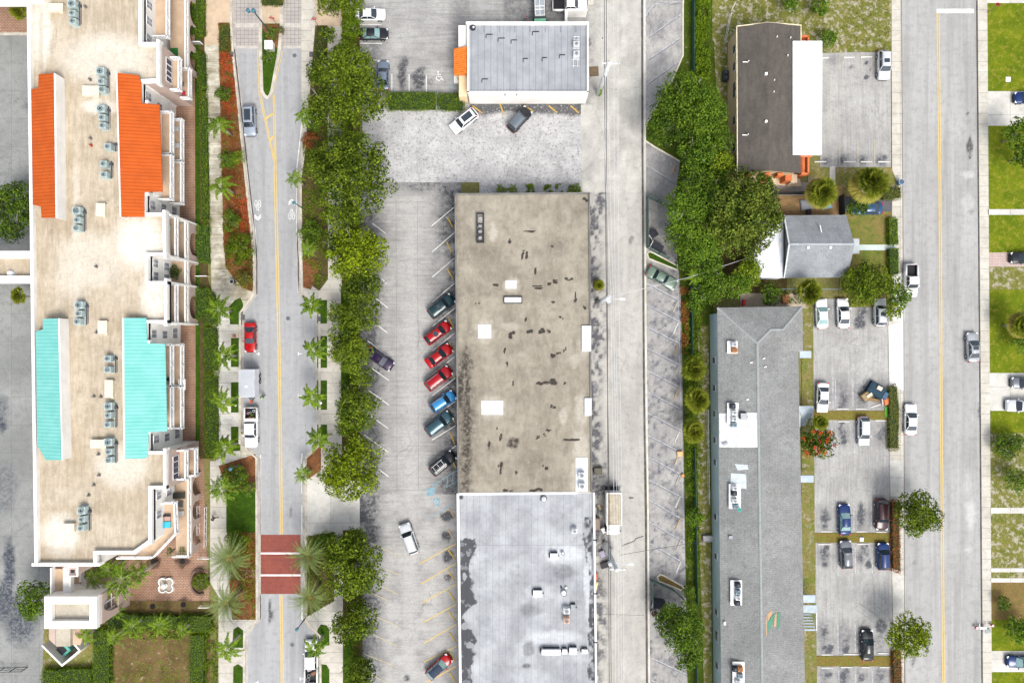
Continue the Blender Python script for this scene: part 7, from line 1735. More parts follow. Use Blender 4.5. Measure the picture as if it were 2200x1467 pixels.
# units on the other roofs
ac(1238, 97, 4.6, .85, 'upper white fan unit at the right end of the shop roof', m_acw, True); ac(1238, 118, 4.6, .85, 'lower white fan unit at the right end of the shop roof', m_acw, True)
def frame(px, py, z, lab, sx=.9, sy=1.3):
    p = W(px, py, z); mb = MB()
    for s in (-1, 1): mb.box((s * sx * .35, 0, .25), (.07, sy, .07)); mb.box((0, s * sy * .35, .253), (sx * 1.3, .07, .07)); mb.box((s * sx * .35, sy * .4, .12), (.07, .07, .25)); mb.box((s * sx * .35, -sy * .4, .12), (.07, .07, .25))
    o = mb.build('equipment_stand', m_acw); o.location = (p.x, p.y, z); tag(o, lab, 'equipment stand')
frame(1236, 137, 4.6, 'empty white equipment stand below the shop fan units'); frame(1238, 84, 4.6, 'short white stand above the shop fan units', .7, .6)
p = W(1016, 61, 4.6); mb = MB(); mb.cyl((0, 0, 0), .42, .25, 14); mb.box((-.5, 0, .1), (.5, .3, .2)); mb.cyl((.1, 0, .25), .15, .1, 10, mi=1); o = mb.build('roof_drain', [m_fan, m_acw]); o.location = (p.x, p.y, 4.6); tag(o, 'black round roof fitting in the corner of the shop roof', 'roof fitting')
zt_ = 5.35
ac(1249, 1020, zt_ + .05, .9, 'upper dark fan on the pale strip in the tan roof corner', m_acw, True); ac(1250, 1043, zt_ + .05, .9, 'lower dark fan on the pale strip in the tan roof corner', m_acw, True)
t = thing('rooftop_unit', 'long black framed rooftop unit with round fans on the tan roof', 'rooftop unit', (W(1032, 490, zt_ + .3).x, W(1032, 490, zt_ + .3).y, zt_))
mb = MB()
for s in (-1, 1): mb.box((s * .5, 0, .35), (.12, 4.4, .5))
for y in (-2.1, -.8, .5, 2.1): mb.box((0, y, .30), (.9, .1, .4))
mb.build('frame', m_fan, t)
for y in (.3, -.6, -1.5): mb = MB(); mb.cyl((0, y, .2), .36, .3, 16, mtop=1); mb.ring((0, y, .51), .33, .08, 16, 0); mb.build('fan', [m_fan, mat('fan_grey', (.28, .28, .28))], t)
mb = MB(); mb.box((0, .9, .2), (.6, 1.5, .15)); mb.build('cooling_coil', mat('coil_grey', (.35, .34, .32)), t)
GZ = 5.12
ac(1234, 1139, GZ, .75, 'small pale fan unit near the top of the pale grey roof', m_acw, True)
ac(1217, 1310, GZ, .9, 'upper fan unit with white casing in the pair on the pale grey roof', m_acw, True); ac(1217, 1331, GZ, .85, 'lower fan unit with rusty rim in the pair on the pale grey roof', mat('rusty_casing', (.62, .42, .34)), True)
def unit(px, py, z, sx, sy, h_, lab, extras=(), mt=None):
    p = W(px, py, z + h_ / 2); t = thing('rooftop_unit', lab, 'rooftop unit', (p.x, p.y, z)); mb = MB(); mb.box((0, 0, h_ / 2 + .08), (sx, sy, h_)); mb.box((0, 0, h_ + .1), (sx * 1.04, sy * 1.04, .05)); mb.build('casing', mt or m_acw, t)
    mb = MB(); mb.box((-sx * .58, 0, h_ * .3), (.14, sy * .8, .3)); mb.box((0, sy * .6, h_ * .35), (sx * .9, .12, .25)); mb.box((sx * .6, -sy * .1, .2), (.3, .12, .12)); mb.build('pipework', m_fan, t)
    for e in extras: mb = MB(); mb.cyl((e[0], e[1], 0), e[2], .5, 16); mb.ring((e[0], e[1], .505), e[2] * .9, .07, 16, 1); mb.build('fan', [m_acw, m_fan], t)
    return t
unit(1190, 1193, GZ, 1.1, .8, .7, 'square white unit with a round side duct on the pale grey roof', ((1.3, .35, .25),)); unit(1155, 1273, GZ, 1.3, .9, .6, 'white unit with bent black pipes left of the round ventilator', ((.55, .2, .22),))
p = W(1211, 1272, GZ); mb = MB(); mb.cyl((0, 0, 0), .42, .4, 20); mb.ring((0, 0, .404), .40, .08, 20, 1); mb.cyl((.35, .75, 0), .16, .35, 10); mb.cyl((-.35, .8, 0), .14, .3, 10, mi=1); o = mb.build('roof_ventilator', [m_acw, m_fan]); o.location = (p.x, p.y, GZ); tag(o, 'round white ventilator right of the bent pipe unit', 'ventilator')
unit(1231, 1303, GZ, .7, .8, .4, 'coiled pipe unit right of the fan pair', (), mat('dull_steel', (.30, .33, .34)))
unit(1184, 1398, GZ, 2.7, .75, .7, 'long white unit in the row near the bottom of the pale grey roof'); unit(1213, 1397, GZ, .7, .65, .6, 'small white unit in the middle of the bottom row'); unit(1231, 1396, GZ, 1.1, .9, .7, 'square white unit with grey top strip in the bottom row'); unit(1256, 1397, GZ, .9, .6, .5, 'short fan unit at the right end of the bottom row', ((.1, .1, .28),))
p = W(1168, 1070, GZ); mb = MB(); mb.cyl((0, 0, 0), .35, .6, 16, r2=.25); mb.cyl((0, 0, .6), .32, .15, 16, r2=.1); o = mb.build('roof_cowl', m_acw); o.location = (p.x, p.y, GZ); tag(o, 'round silver cowl at the party wall of the pale grey roof', 'roof cowl')
# condenser platforms on the grey shingle roof
def platform(px, py, wpx, hpx, lab, units):
    z = roofz(px) + .05; p = W(px, py, z + .2); t = thing('equipment_platform', lab, 'equipment platform', (p.x, p.y, z - .2)); k = S * .95
    mb = MB(); mb.box((0, 0, .32), (wpx * k, hpx * k, .10)); [mb.box((sx * wpx * k * .42, sy * hpx * k * .42, .1), (.12, .12, .4)) for sx in (-1, 1) for sy in (-1, 1)]; mb.build('platform_deck', m_white, t)
    for i, (dx, dy, c, nm) in enumerate(units):
        mt = {'w': m_acw, 'b': mat('blue_steel', (.25, .33, .38)), 'o': mat('rust_steel', (.50, .20, .06)), 'd': m_fan}[c]
        q = W(px + dx, py + dy, z + .5); ac(px + dx, py + dy, z + .17, .72, nm, mt, c != 'w' or i % 2 == 0, hgt=.6)
platform(1574, 746, 23, 27, 'small white platform near the top of the grey shingle roof', ((3, -6, 'w', 'white condenser on the small top platform'), (4, 6, 'o', 'rusty condenser on the small top platform')))
platform(1575, 888, 25, 46, 'white platform at the edge of the square white roof patch', ((-1, -16, 'd', 'black condenser topmost beside the white roof patch'), (2, -2, 'w', 'upper white condenser beside the white roof patch'), (2, 12, 'w', 'lower white condenser beside the white roof patch'), (2, 24, 'b', 'blue grey condenser below the platform at the white roof patch')))
unit(1597, 894, roofz(1597), .9, .9, .5, 'tangled grey and black unit on the white roof patch', (), mat('dull_grey', (.4, .4, .42)))
platform(1579, 1066, 26, 53, 'white platform below the silver roof patch', ((-1, -18, 'w', 'topmost white condenser below the silver roof patch'), (-2, -7, 'd', 'black condenser below the silver roof patch'), (-1, 9, 'w', 'lower white condenser below the silver roof patch'), (2, 21, 'b', 'blue condenser next to the teal bucket')))
platform(1582, 1273, 25, 54, 'white platform level with the ochre and green roof patch', ((3, -17, 'd', 'topmost dark condenser on the platform level with the ochre patch'), (3, -2, 'b', 'blue condenser in the middle of the platform level with the ochre patch'), (3, 10, 'w', 'white condenser on the platform level with the ochre patch'), (2, 21, 'd', 'lowest dark condenser on the platform level with the ochre patch')))
platform(1587, 1450, 26, 58, 'white platform cut by the bottom edge on the shingle roof', ((-8, -14, 'd', 'black pipe unit on the bottom platform'), (3, -14, 'o', 'orange condenser on the bottom platform'), (3, 0, 'b', 'blue condenser on the bottom platform'), (-2, 14, 'w', 'white condenser on the bottom platform')))
p = W(1587, 1093, 5.2); mb = MB(); mb.cyl((0, 0, 0), .22, .45, 12, r2=.27, mtop=1); mb.ring((0, 0, .453), .26, .04, 12); o = mb.build('bucket', [mat('teal_plastic', (.08, .50, .38)), mat('bucket_inside', (.02, .25, .18))]); o.location = (p.x, p.y, roofz(1587) + .0); tag(o, 'teal plastic bucket at the platform below the silver roof patch', 'bucket')
# wheel stops
def stop(a, b, mt, label, grp, z=.03):
    p, q = W(*a), W(*b); d = q - p; L = d.length; c = (p + q) / 2
    mb = MB(); hw = .11; prof = [(-hw, 0), (-hw * .9, .06), (-hw * .5, .12), (hw * .5, .12), (hw * .9, .06), (hw, 0)]
    vs = [(x, y, z_) for x in (-L / 2, L / 2) for y, z_ in prof]; n = 6
    mb.add(vs, [(i, i + 1, i + 1 + n, i + n) for i in range(n - 1)] + [tuple(range(n))[::-1], tuple(range(n, 2 * n))])
    o = mb.build('wheel_stop', mt); bm = bmesh.new(); bm.from_mesh(o.data); bmesh.ops.recalc_face_normals(bm, faces=bm.faces); bm.to_mesh(o.data); bm.free()
    o.location = (c.x, c.y, z); o.rotation_euler.z = math.atan2(d.y, d.x); tag(o, label, 'wheel stop', grp)
m_ystop = mat('yellow_stop', (.55, .36, .06), (.42, .30, .10), 2, grain=.2); m_ostop = mat('ochre_stop', (.48, .32, .18), (.38, .28, .18), 2); m_wstop = mat('white_stop', (.62, .61, .58), (.5, .49, .47), 2); m_tstop = mat('tan_stop', (.42, .37, .30), (.33, .31, .30), 2)
R1 = [((961, 467), (973, 488)), ((960, 521), (971, 542)), ((961, 577), (973, 598)), ((964, 683), (975, 705)), ((965, 735), (976, 755)), ((965, 788), (977, 811)), ((966, 836), (976, 856)), ((966, 884), (977, 906)), ((968, 930), (977, 953)), ((970, 984), (979, 1004))]
for i, (a, b) in enumerate(R1): stop(a, b, m_ystop, '%s yellow wheel stop from the top along the tan roofed block' % ORD[i + 1], 'yellow wheel stops along the tan block')
R2 = [((965, 1091), (976, 1112)), ((963, 1137), (975, 1158)), ((963, 1180), (978, 1201)), ((964, 1225), (977, 1248)), ((964, 1269), (978, 1291)), ((964, 1312), (979, 1334)), ((965, 1357), (979, 1378)), ((966, 1400), (979, 1421)), ((966, 1444), (979, 1464))]
for i, (a, b) in enumerate(R2): stop(a, b, m_ystop if i > 1 else m_ostop, '%s wheel stop from the top along the pale grey roofed block' % ORD[i + 1], 'yellow wheel stops along the pale grey block')
R3 = [((1015, 228), (1036, 244)), ((1074, 223), (1082, 247)), ((1125, 228), (1146, 240)), ((1179, 228), (1197, 243)), ((1226, 228), (1244, 244))]
for i, (a, b) in enumerate(R3): stop(a, b, m_ystop, '%s yellow wheel stop from the left below the shop wall' % ORD[i + 1], 'yellow wheel stops below the shop', .04)
R4 = [(1446 + i * .55, 670 + i * 46.6) for i in range(13)]
for i, (x, y) in enumerate(R4): stop((x, y), (x + 10, y - 24), [m_tstop, m_wstop, m_ostop][(i + (i > 3)) % 3], '%s faded wheel stop from the top in the alley stalls' % ORD[i + 1], 'wheel stops of the alley stalls', .034)
for i, (a, b) in enumerate((((1441, 375), (1453, 352)), ((1441, 423), (1452, 402)))): stop(a, b, m_ostop, '%s faded wheel stop beside the fresh green tree' % ['upper', 'lower'][i], 'wheel stops by the fresh green tree', .034)
R5 = [('north yard, top edge', [(1765, 1780, 125), (1812, 1836, 124), (1849, 1873, 123)]), ('north yard, bottom edge', [(1749, 1774, 348), (1812, 1837, 348), (1848, 1873, 348), (1886, 1911, 348)]), ('yard above the upper grass divider', [(1796, 1822, 878), (1837, 1862, 878)]), ('yard below the upper grass divider', [(1800, 1824, 905), (1840, 1852, 904), (1880, 1904, 903)]),
      ('yard above the middle grass divider', [(1763, 1788, 1141), (1839, 1863, 1141), (1881, 1904, 1142)]), ('yard below the middle grass divider', [(1756, 1785, 1168), (1841, 1866, 1168), (1885, 1909, 1167)]), ('yard above the lower grass divider', [(1764, 1788, 1405), (1811, 1848, 1404), (1885, 1909, 1402)]), ('yard below the lower grass divider', [(1764, 1790, 1433), (1805, 1830, 1432), (1850, 1868, 1432), (1889, 1911, 1432)])]
for lab, L in R5:
    for i, (x0, x1, y) in enumerate(L): stop((x0, y), (x1, y), m_wstop, '%s white wheel stop from the left, %s' % (ORD[i + 1], lab), 'white wheel stops of the yards', .034)

# utility poles and wires
m_pole = mat('weathered_pole', (.60, .62, .62), (.48, .50, .50), .6, grain=.15); m_wire = mat('pale_wire', (.55, .56, .58)); m_dwire = mat('dark_wire', (.05, .05, .055))
def pole(px, py, Hh, label, arm, lamp, cans, vine=False):
    b = W(px, py); t = thing('utility_pole', label, 'utility pole', (b.x, b.y, 0)); mb = MB(); mb.tube([(0, 0, 0), (0, 0, Hh * .5), (0, 0, Hh)], [.36, .33, .28], 12); mb.build('pole', m_pole, t, smooth=True)
    if arm:
        mb = MB(); mb.box((.25, 0, Hh - .3), (2.5, .14, .14)); mb.build('crossarm', m_acw, t)
        for x in (-.95, -.3, .75, 1.4): mb = MB(); mb.cyl((x, 0, Hh - .22), .07, .3, 8, r2=.04); mb.build('insulator', m_acw, t)
    if lamp:
        mb = MB(); mb.tube([(0, 0, Hh * .72), (1.2, 0, Hh * .78), (2.0, -.05, Hh * .79)], .045, 6); l = mb.build('lamp_arm', m_acw, t); mb = MB(); mb.box((2.35, -.05, Hh * .79), (.75, .32, .16)); mb.build('lamp_head', m_acw, l)
    for x, y, z in cans: mb = MB(); mb.cyl((x, y, z), .27, .9, 14); mb.cyl((x, y, z + .9), .08, .15, 8); mb.build('transformer', mat('transformer_grey', (.58, .61, .62)), t)
    if vine:
        rng = np.random.default_rng(4); n = 500; z = rng.uniform(0, 3.2, n); a = rng.uniform(0, 6.28, n); C = np.stack([np.cos(a) * .36 + .1, np.sin(a) * .36, z], 1); me = leafmesh('climbing_vine', C, np.stack([np.cos(a), np.sin(a), a * 0], 1), .2, FOL['bright'], rng); o = bpy.data.objects.new('climbing_vine', me); link(o, t)
pole(1285, 203, 12.5, 'weathered pole with double crossarm and green vine beside the shop', True, False, [], True)
pole(1284, 650, 12.2, 'weathered pole with street lamp and transformers beside the small brown palm', False, True, [(.45, .3, 8.6), (.45, -.35, 8.6)])
pole(1299, 1167, 12.8, 'leaning looking pole with street lamp just below the box truck', True, True, [(-.4, -.35, 8.4)])
def wire(pts, r, mt, label, sag=.35):
    L = []
    for (a, b) in zip(pts, pts[1:]):
        a, b = Vector(a), Vector(b)
        for k in range(9): t = k / 8; p = a.lerp(b, t); p.z -= sag * 4 * t * (1 - t); L.append(p)
    mb = MB(); mb.tube(L, r, 5); o = mb.build('power_line', mt); tag(o, label, 'power line', 'overhead power lines along the alley')
def wp(px, py, z): return tuple(W(px, py, z))
ys = [(-260, 0), (128, 1), (640, 2), (1228, 3), (1760, 4)]
for k, (xs4, z, mt, nm) in enumerate((((1291, 1293, 1313, 1322, 1325), 12.3, m_wire, 'westernmost pale'), ((1309, 1305, 1318, 1329, 1333), 12.6, m_wire, 'second pale'), ((1318, 1319, 1322, 1334, 1338), 12.3, m_wire, 'third pale'), ((1329, 1328, 1330, 1340, 1343), 12.3, m_wire, 'easternmost pale'),
                                      ((1299, 1299, 1303, 1312, 1316), 8.6, m_dwire, 'westernmost dark'), ((1304, 1303, 1305, 1308, 1312), 8.0, m_dwire, 'easternmost dark'))):
    wire([wp(x, y, z) for x, (y, _) in zip(xs4, ys)], .028 if mt is m_wire else .045, mt, '%s overhead wire running along the alley' % nm)
wire([wp(1310, 638, 8.4), wp(1480, 596, 5.5)], .03, m_wire, 'service wire from the middle pole to the grey bladed palm', .2); wire([wp(1480, 596, 5.5), wp(1622, 549, 3.2)], .03, m_wire, 'service wire crossing the back yard to the white extension', .2)
wire([wp(1332, 1192, 8.4), wp(1536, 1160, 4.4)], .03, m_dwire, 'dark service wire from the lower pole to the grey roofed block', .3)

# street signs, lamps on the median
def sign(px, py, Hh, label, tilt):
    b = W(px, py); t = thing('road_sign', label, 'road sign', (b.x, b.y, .12), tilt); mb = MB(); mb.tube([(0, 0, 0), (0, 0, Hh + .6)], .045, 8); mb.build('post', mat('sign_post', (.16, .14, .13)), t)
    mb = MB(); n = 24; v = [(.38 * math.cos(2 * math.pi * k / n), -.05, Hh + .38 * math.sin(2 * math.pi * k / n)) for k in range(n)]; v2 = [(x, -.08, z) for x, y, z in v]; mb.add(v + v2, [tuple(range(n))[::-1], tuple(range(n, 2 * n))] + [(k, (k + 1) % n, (k + 1) % n + n, k + n) for k in range(n)])
    p = mb.build('sign_plate', mat('sign_red', (.48, .02, .03), rough=.4), t); mb = MB(); mb.box((0, -.09, Hh), (.5, .012, .11)); mb.build('white_bar', m_white, p)
sign(600, 60, 3.3, 'round red no entry sign on the median', 0); sign(686, 60, 3.0, 'round red no entry sign beside the right lane', .25)
b = W(2119, 28); t = thing('road_sign', 'red stop sign leaning over the corner of the top right lawn', 'road sign', (b.x, b.y, .12), 2.5)
mb = MB(); mb.tube([(0, 0, 0), (0, 0, 2.9)], .04, 8); mb.build('post', mat('sign_post', (.16, .14, .13)), t); mb = MB(); v = [(.36 * math.cos(math.pi / 8 + math.pi / 4 * k), -.05, 2.5 + .36 * math.sin(math.pi / 8 + math.pi / 4 * k)) for k in range(8)]; v2 = [(x, -.08, z) for x, y, z in v]; mb.add(v + v2, [tuple(range(8))[::-1], tuple(range(8, 16))] + [(k, (k + 1) % 8, (k + 1) % 8 + 8, k + 8) for k in range(8)]); mb.build('sign_plate', mat('sign_red', (.48, .02, .03)), t)
b = W(577, 66); t = thing('street_lamp', 'twin headed lamp post with teal caps on the median', 'street lamp', (b.x, b.y, .12)); mb = MB(); mb.tube([(0, 0, 0), (0, 0, 6.2)], [.13, .08], 10); mb.tube([(-.75, 0, 6.0), (.25, 0, 6.0)], .05, 8); mb.build('post', mat('lamp_green', (.05, .09, .09)), t)
for x in (-.8, .0): mb = MB(); mb.cyl((x, .1, 5.9), .22, .5, 14, r2=.28); mb.cyl((x, .1, 6.4), .30, .14, 14, r2=.1); mb.build('lamp_head', mat('lamp_teal', (.06, .17, .22)), t)
for px, py, lab in ((646, 440, 'dark lamp post head over the white line beside the second bicycle marking'), (652, 1334, 'teal lamp post on the kerb corner below the crosswalk'), (510, 1004, 'teal lamp post at the kerb corner below the utility pickup')):
    b = W(px + (5 if px > 600 else 10), py - (8 if py > 700 else -8)); t = thing('street_lamp', lab, 'street lamp', (b.x, b.y, .12)); mb = MB(); mb.tube([(0, 0, 0), (0, 0, 4.2)], [.1, .06], 8); mb.build('post', mat('lamp_green', (.05, .09, .09)), t); mb = MB(); mb.cyl((0, 0, 4.1), .2, .4, 12, r2=.26); mb.cyl((0, 0, 4.5), .27, .12, 12, r2=.08); mb.build('lamp_head', mat('lamp_teal', (.06, .17, .22)), t)
p = W(577, 97, 1.3); t = thing('electrical_cabinet', 'white electrical cabinet on the median grass', 'cabinet', (p.x, p.y, .12)); mb = MB(); mb.box((0, 0, .6), (1.15, 1.25, 1.2)); mb.box((0, 0, 1.23), (1.25, 1.35, .07)); mb.build('casing', m_white, t); mb = MB(); mb.box((.59, 0, .6), (.03, .5, .9)); mb.build('door', mat('cab_door', (.6, .6, .6)), t)
# fountain, planters, gate bars
p = W(359, 1255); t = thing('fountain', 'quatrefoil white rimmed fountain on the brick plaza', 'fountain', (p.x, p.y, .05))
def quatre(r, off, n=12):
    pts = []
    for q in range(4):
        a0 = q * math.pi / 2 + math.pi / 4; c = (off * math.cos(a0), off * math.sin(a0))
        for k in range(n + 1): a = a0 - math.pi * .62 + math.pi * 1.24 * k / n; pts.append((c[0] + r * math.cos(a), c[1] + r * math.sin(a)))
    return pts
o_, i_ = quatre(.66, .72), quatre(.50, .70); mb = MB(); n = len(o_)
mb.add([(x, y, 0) for x, y in o_] + [(x, y, .45) for x, y in o_] + [(x, y, .45) for x, y in i_] + [(x, y, .2) for x, y in i_], [(k, (k + 1) % n, (k + 1) % n + n, k + n) for k in range(n)] + [(k + n, (k + 1) % n + n, (k + 1) % n + 2 * n, k + 2 * n) for k in range(n)] + [(k + 2 * n, (k + 1) % n + 2 * n, (k + 1) % n + 3 * n, k + 3 * n) for k in range(n)])
mb.build('rim', m_stucco, t); mb = MB(); mb.prism(i_, .02, .22); mb.build('water', mat('fountain_water', (.42, .36, .30), rough=.1), t); mb = MB(); mb.cyl((0, 0, .2), .25, .3, 14, r2=.3); mb.cyl((0, 0, .5), .1, .5, 10); mb.cyl((0, 0, 1.0), .28, .1, 14, r2=.34); mb.build('spout', m_stucco, t)
p = W(432, 1248); t = thing('round_planter', 'half round brick edged planter between plaza and promenade', 'planter', (p.x, p.y, .05)); mb = MB()
for k in range(24):
    a = math.pi * .42 + k * math.pi * 1.16 / 23; mb.box((1.9 * math.cos(a) * .75, 1.9 * math.sin(a), .25), (.28, .3, .5), rz=a)
mb.build('brick_edge', mat('brick_edge', (.20, .13, .10)), t); mb = MB(); mb.cyl((0, 0, 0), 1.35, .3, 24); mb.build('soil', m_dark, t)
def fence(pts, h_, label, mt, mp, rails=3, step=2.4, mesh=False, name='fence', z0=0):
    a0 = W(*pts[0]); t = wthing(name, label, 'fence', Vector((a0.x, a0.y, 0)))
    mb = MB(); 
    for a, b in zip(pts, pts[1:]):
        p, q = W(*a), W(*b); d = q - p; L = d.length; rz = math.atan2(d.y, d.x)
        for k in range(rails): mb.box(((p.x + q.x) / 2, (p.y + q.y) / 2, z0 + .15 + (h_ - .2) * k / max(1, rails - 1)), (L, .05, .06), rz=rz)
        if mesh: mb.box(((p.x + q.x) / 2, (p.y + q.y) / 2, z0 + h_ * .5), (L, .03, h_ - .3), rz=rz)
    mb.build('panel', mt, t)
    for a, b in zip(pts, pts[1:]):
        p, q = W(*a), W(*b); L = (q - p).length; n = max(1, int(L / step))
        for k in range(n + 1): c = p.lerp(q, k / n); mb = MB(); mb.box((c.x, c.y, z0 + h_ / 2), (.08, .08, h_ + .05)); mb.build('post', mp, t)
m_gf = mat('green_mesh', (.03, .09, .06), grain=.1); m_wf = mat('white_pvc', (.66, .66, .62))
for i, (a, b, lab) in enumerate((((1487, -60), (1486, 160), 'green mesh fence in the wild growth at the top'), ((1481, 560), (1483, 760), 'green mesh fence from the old green sedan to the first fan palm'), ((1488, 960), (1494, 1290), 'green mesh fence beside the lower alley stalls'), ((1490, 1330), (1496, 1560), 'green mesh fence at the bottom behind the large tree'))):
    fence([a, b], 1.7, lab, m_gf, m_gf, 3, 2.6, True)
fence([(1518, 880), (1519, 960), (1521, 1080)], 1.0, 'low pale fence on the grass beside the fan palms', m_wf, m_wf, 2, 2.0)
fence([(1389, 426), (1411, 434), (1440, 452)], 2.0, 'top fence of the dumpster enclosure on the alley', mat('grey_green_fence', (.12, .17, .15)), m_gf, 2, 1.6, True)
fence([(1388.5, 427), (1389, 532)], 2.0, 'side fence of the dumpster enclosure along the drain', mat('grey_green_fence', (.12, .17, .15)), m_gf, 2, 1.8, True)
fence([(1389, 533), (1412, 546), (1434, 556)], 2.0, 'lower fence of the dumpster enclosure above the planted island', mat('grey_green_fence', (.12, .17, .15)), m_gf, 2, 1.6, True)
fence([(1397, 1242), (1400, 1310)], 1.8, 'side fence of the bottom dumpster corner', mat('grey_green_fence', (.12, .17, .15)), m_gf, 2, 1.6, True); fence([(1398, 1242), (1443, 1262), (1468, 1285)], 1.6, 'upper fence of the bottom dumpster corner', mat('grey_green_fence', (.12, .17, .15)), m_gf, 2, 1.6, True)
fence([(1654, 419), (1740, 418)], 2.1, 'dark screen fence below the rear concrete slab', mat('black_screen', (.02, .025, .03)), m_black, 3, 2.4, True)
fence([(1801, 423), (1803, 464)], 2.0, 'short dark fence beside the navy sedan', mat('black_screen', (.02, .025, .03)), m_black, 3, 2.4, True)
fence([(1640, 622), (1705, 622), (1800, 622)], 1.5, 'thin grey blue fence between the small house and the car yard', mat('blue_grey_wire', (.25, .33, .34)), m_rim, 2, 2.4)
fence([(1556, 90), (1568, 30), (1576, 12)], 1.2, 'thin pale boundary rail left of the brown roof corner', m_wf, m_wf, 2, 2)
fence([(60, 1432), (-40, 1435)], 1.6, 'black railing across the west car park near the bottom', m_black, m_black, 3, 1.8); 
for a, b, lab in (((429, 1085), (429, 1146), 'left white handrail of the brick ramp'), ((445, 1088), (444, 1172), 'right white handrail of the brick ramp')): fence([a, b], 1.0, lab, m_rail, m_rail, 2, .9)
for i, (x, y, lab) in enumerate(((418, 90, 'white bar of the upper garden gate'), (431, 593, 'white bar of the middle garden gate'), (437, 1200, 'upper white bar at the plaza entrance'), (437, 1305, 'lower white bar at the plaza entrance'))):
    p = W(x, y, 1.2); t = thing('gate', lab, 'gate', (p.x, p.y, .05)); mb = MB(); mb.box((0, 0, 1.15), (1.7, .10, .12)); mb.build('top_bar', m_rail, t)
    for s in (-1, 1): mb = MB(); mb.box((s * .82, 0, .6), (.1, .1, 1.2)); mb.build('post', m_rail, t)
    mb = MB(); [mb.box((-.7 + k * .2, 0, .6), (.03, .03, 1.1)) for k in range(8)]; mb.build('bars', m_rail, t)
# islands with kerbs in the alley stalls
for pts, nm in ((([(1390, 545), (1396, 541), (1404, 544), (1456, 572), (1454, 580), (1394, 556)]), 'planted_island'), ([(1412, 1238), (1418, 1233), (1425, 1235), (1466, 1258), (1470, 1266), (1462, 1266), (1415, 1247)], 'planted_island')):
    slab(nm, pts, .13, m_brown if nm and pts[0][1] > 600 else m_lawn); mb = MB(); kerb(mb, pts + [pts[0]], .2, -.05, .17); struct(mb.build('island_kerb', mat('pale_kerb', (.62, .60, .5))))
def dumpster(px, py, rz, label, wood=False, lid=None, sz=(1.9, 1.2, 1.25)):
    p = W(px, py, 1.2); t = thing('dumpster', label, 'dumpster', (p.x, p.y, .03), rz); mb = MB(); mb.box((0, 0, .6), (sz[0], sz[1], sz[2] - .15), taper=1.04); [mb.box((sx * sz[0] * .53, 0, .85), (.1, .5, .12)) for sx in (-1, 1)]; mb.build('body', mat('dumpster_steel', (.05, .07, .08)), t)
    mb = MB(); mb.box((-sz[0] * .25, 0, sz[2] + .01), (sz[0] * .48, sz[1] * 1.05, .06)); mb.box((sz[0] * .25, 0, sz[2] + .013), (sz[0] * .48, sz[1] * 1.05, .06)); mb.build('lid', lid or mat('black_lid', (.028, .03, .04)), t); mb = MB(); mb.box((-sz[0] * .5, 0, sz[2]), (.08, sz[1] * 1.1, .1)); mb.build('hinge_bar', m_white, t)
dumpster(1411, 531, -.45, 'black lidded dumpster below the trees inside the alley enclosure'); dumpster(1404, 503, .6, 'dark dumpster nearly hidden under leaves of the alley enclosure', sz=(1.3, 1.0, 1.1)); dumpster(1415, 1298, -.15, 'black lidded dumpster at the bottom corner of the alley stalls'); dumpster(1693, 384, 0, 'blue grey bin box on the porch below the brown roof', sz=(1.0, .9, 1.1), lid=mat('blue_grey_lid', (.10, .14, .20)))
def barrel(px, py, r, h_, label, c, name='bin', cat='bin', z=.05, rim=None):
    p = W(px, py, h_); mb = MB(); mb.cyl((0, 0, 0), r * .88, h_, 18, r2=r, mtop=1); mb.ring((0, 0, h_ + .01), r, .09, 18, 2); mb.cyl((0, 0, h_ - .02), r * .55, .05, 12, mi=1)
    o = mb.build(name, [mat('bin_%d_%d' % (px, py), c), mat('bin_in_%d' % px, tuple(x * .5 for x in c)), rim or mat('bin_rim', (.35, .36, .38))]); o.location = (p.x, p.y, z); tag(o, label, cat)
barrel(498, 605, .33, 1.0, 'round black litter bin with pale rim on the promenade corner', (.02, .03, .03), z=.11); barrel(1406, 1317, .55, .9, 'brown round bin below the bottom dumpster', (.10, .04, .03)); barrel(1937, 391, .42, 1.0, 'blue rubbish bin standing at the street edge', (.12, .22, .38))
barrel(1279, 1093, .2, .5, 'white pail beside the box truck', (.7, .7, .7)); barrel(1279, 1068, .16, .4, 'small teal pail against the pale grey block', (.2, .5, .42)); barrel(1131, 36, .2, .4, 'small red tub behind the shop', (.4, .03, .05))
barrel(479, 587, .16, .35, 'small white tub next to the litter bin', (.75, .75, .6), z=.11)
# alley clutter
def slabthing(name, px, py, sx, sy, h_, rz, c, label, cat, z=.04, feet=True):
    p = W(px, py, h_); mb = MB(); mb.box((0, 0, h_ / 2), (sx, sy, h_), rz=0); mb.box((0, 0, h_ + .012), (sx * .82, sy * .82, .03), mi=1)
    if feet: [mb.box((a * sx * .45, b * sy * .45, h_ / 2), (.09, .09, h_ + .05), mi=1) for a in (-1, 1) for b in (-1, 1)]
    o = mb.build(name, [mat('%s_%d' % (name, px), c, tuple(x * .7 for x in c), 2), mat('%s_top_%d' % (name, px), tuple(min(1, x * 1.25) for x in c))]); o.location = (p.x, p.y, z); o.rotation_euler.z = rz; tag(o, label, cat)
slabthing('plywood_sheet', 1288, 1089, .35, .9, .06, .5, (.50, .36, .20), 'tan board lying beside the box truck', 'board'); slabthing('transformer_box', 1285, 1012, 1.2, 1.0, .9, 0, (.10, .095, .07), 'dark utility box against the tan block wall', 'utility box'); slabthing('stove', 1283, 1126, .9, 1.9, .8, 0, (.24, .19, .15), 'brown metal cabinet with two round holes against the wall', 'cabinet')
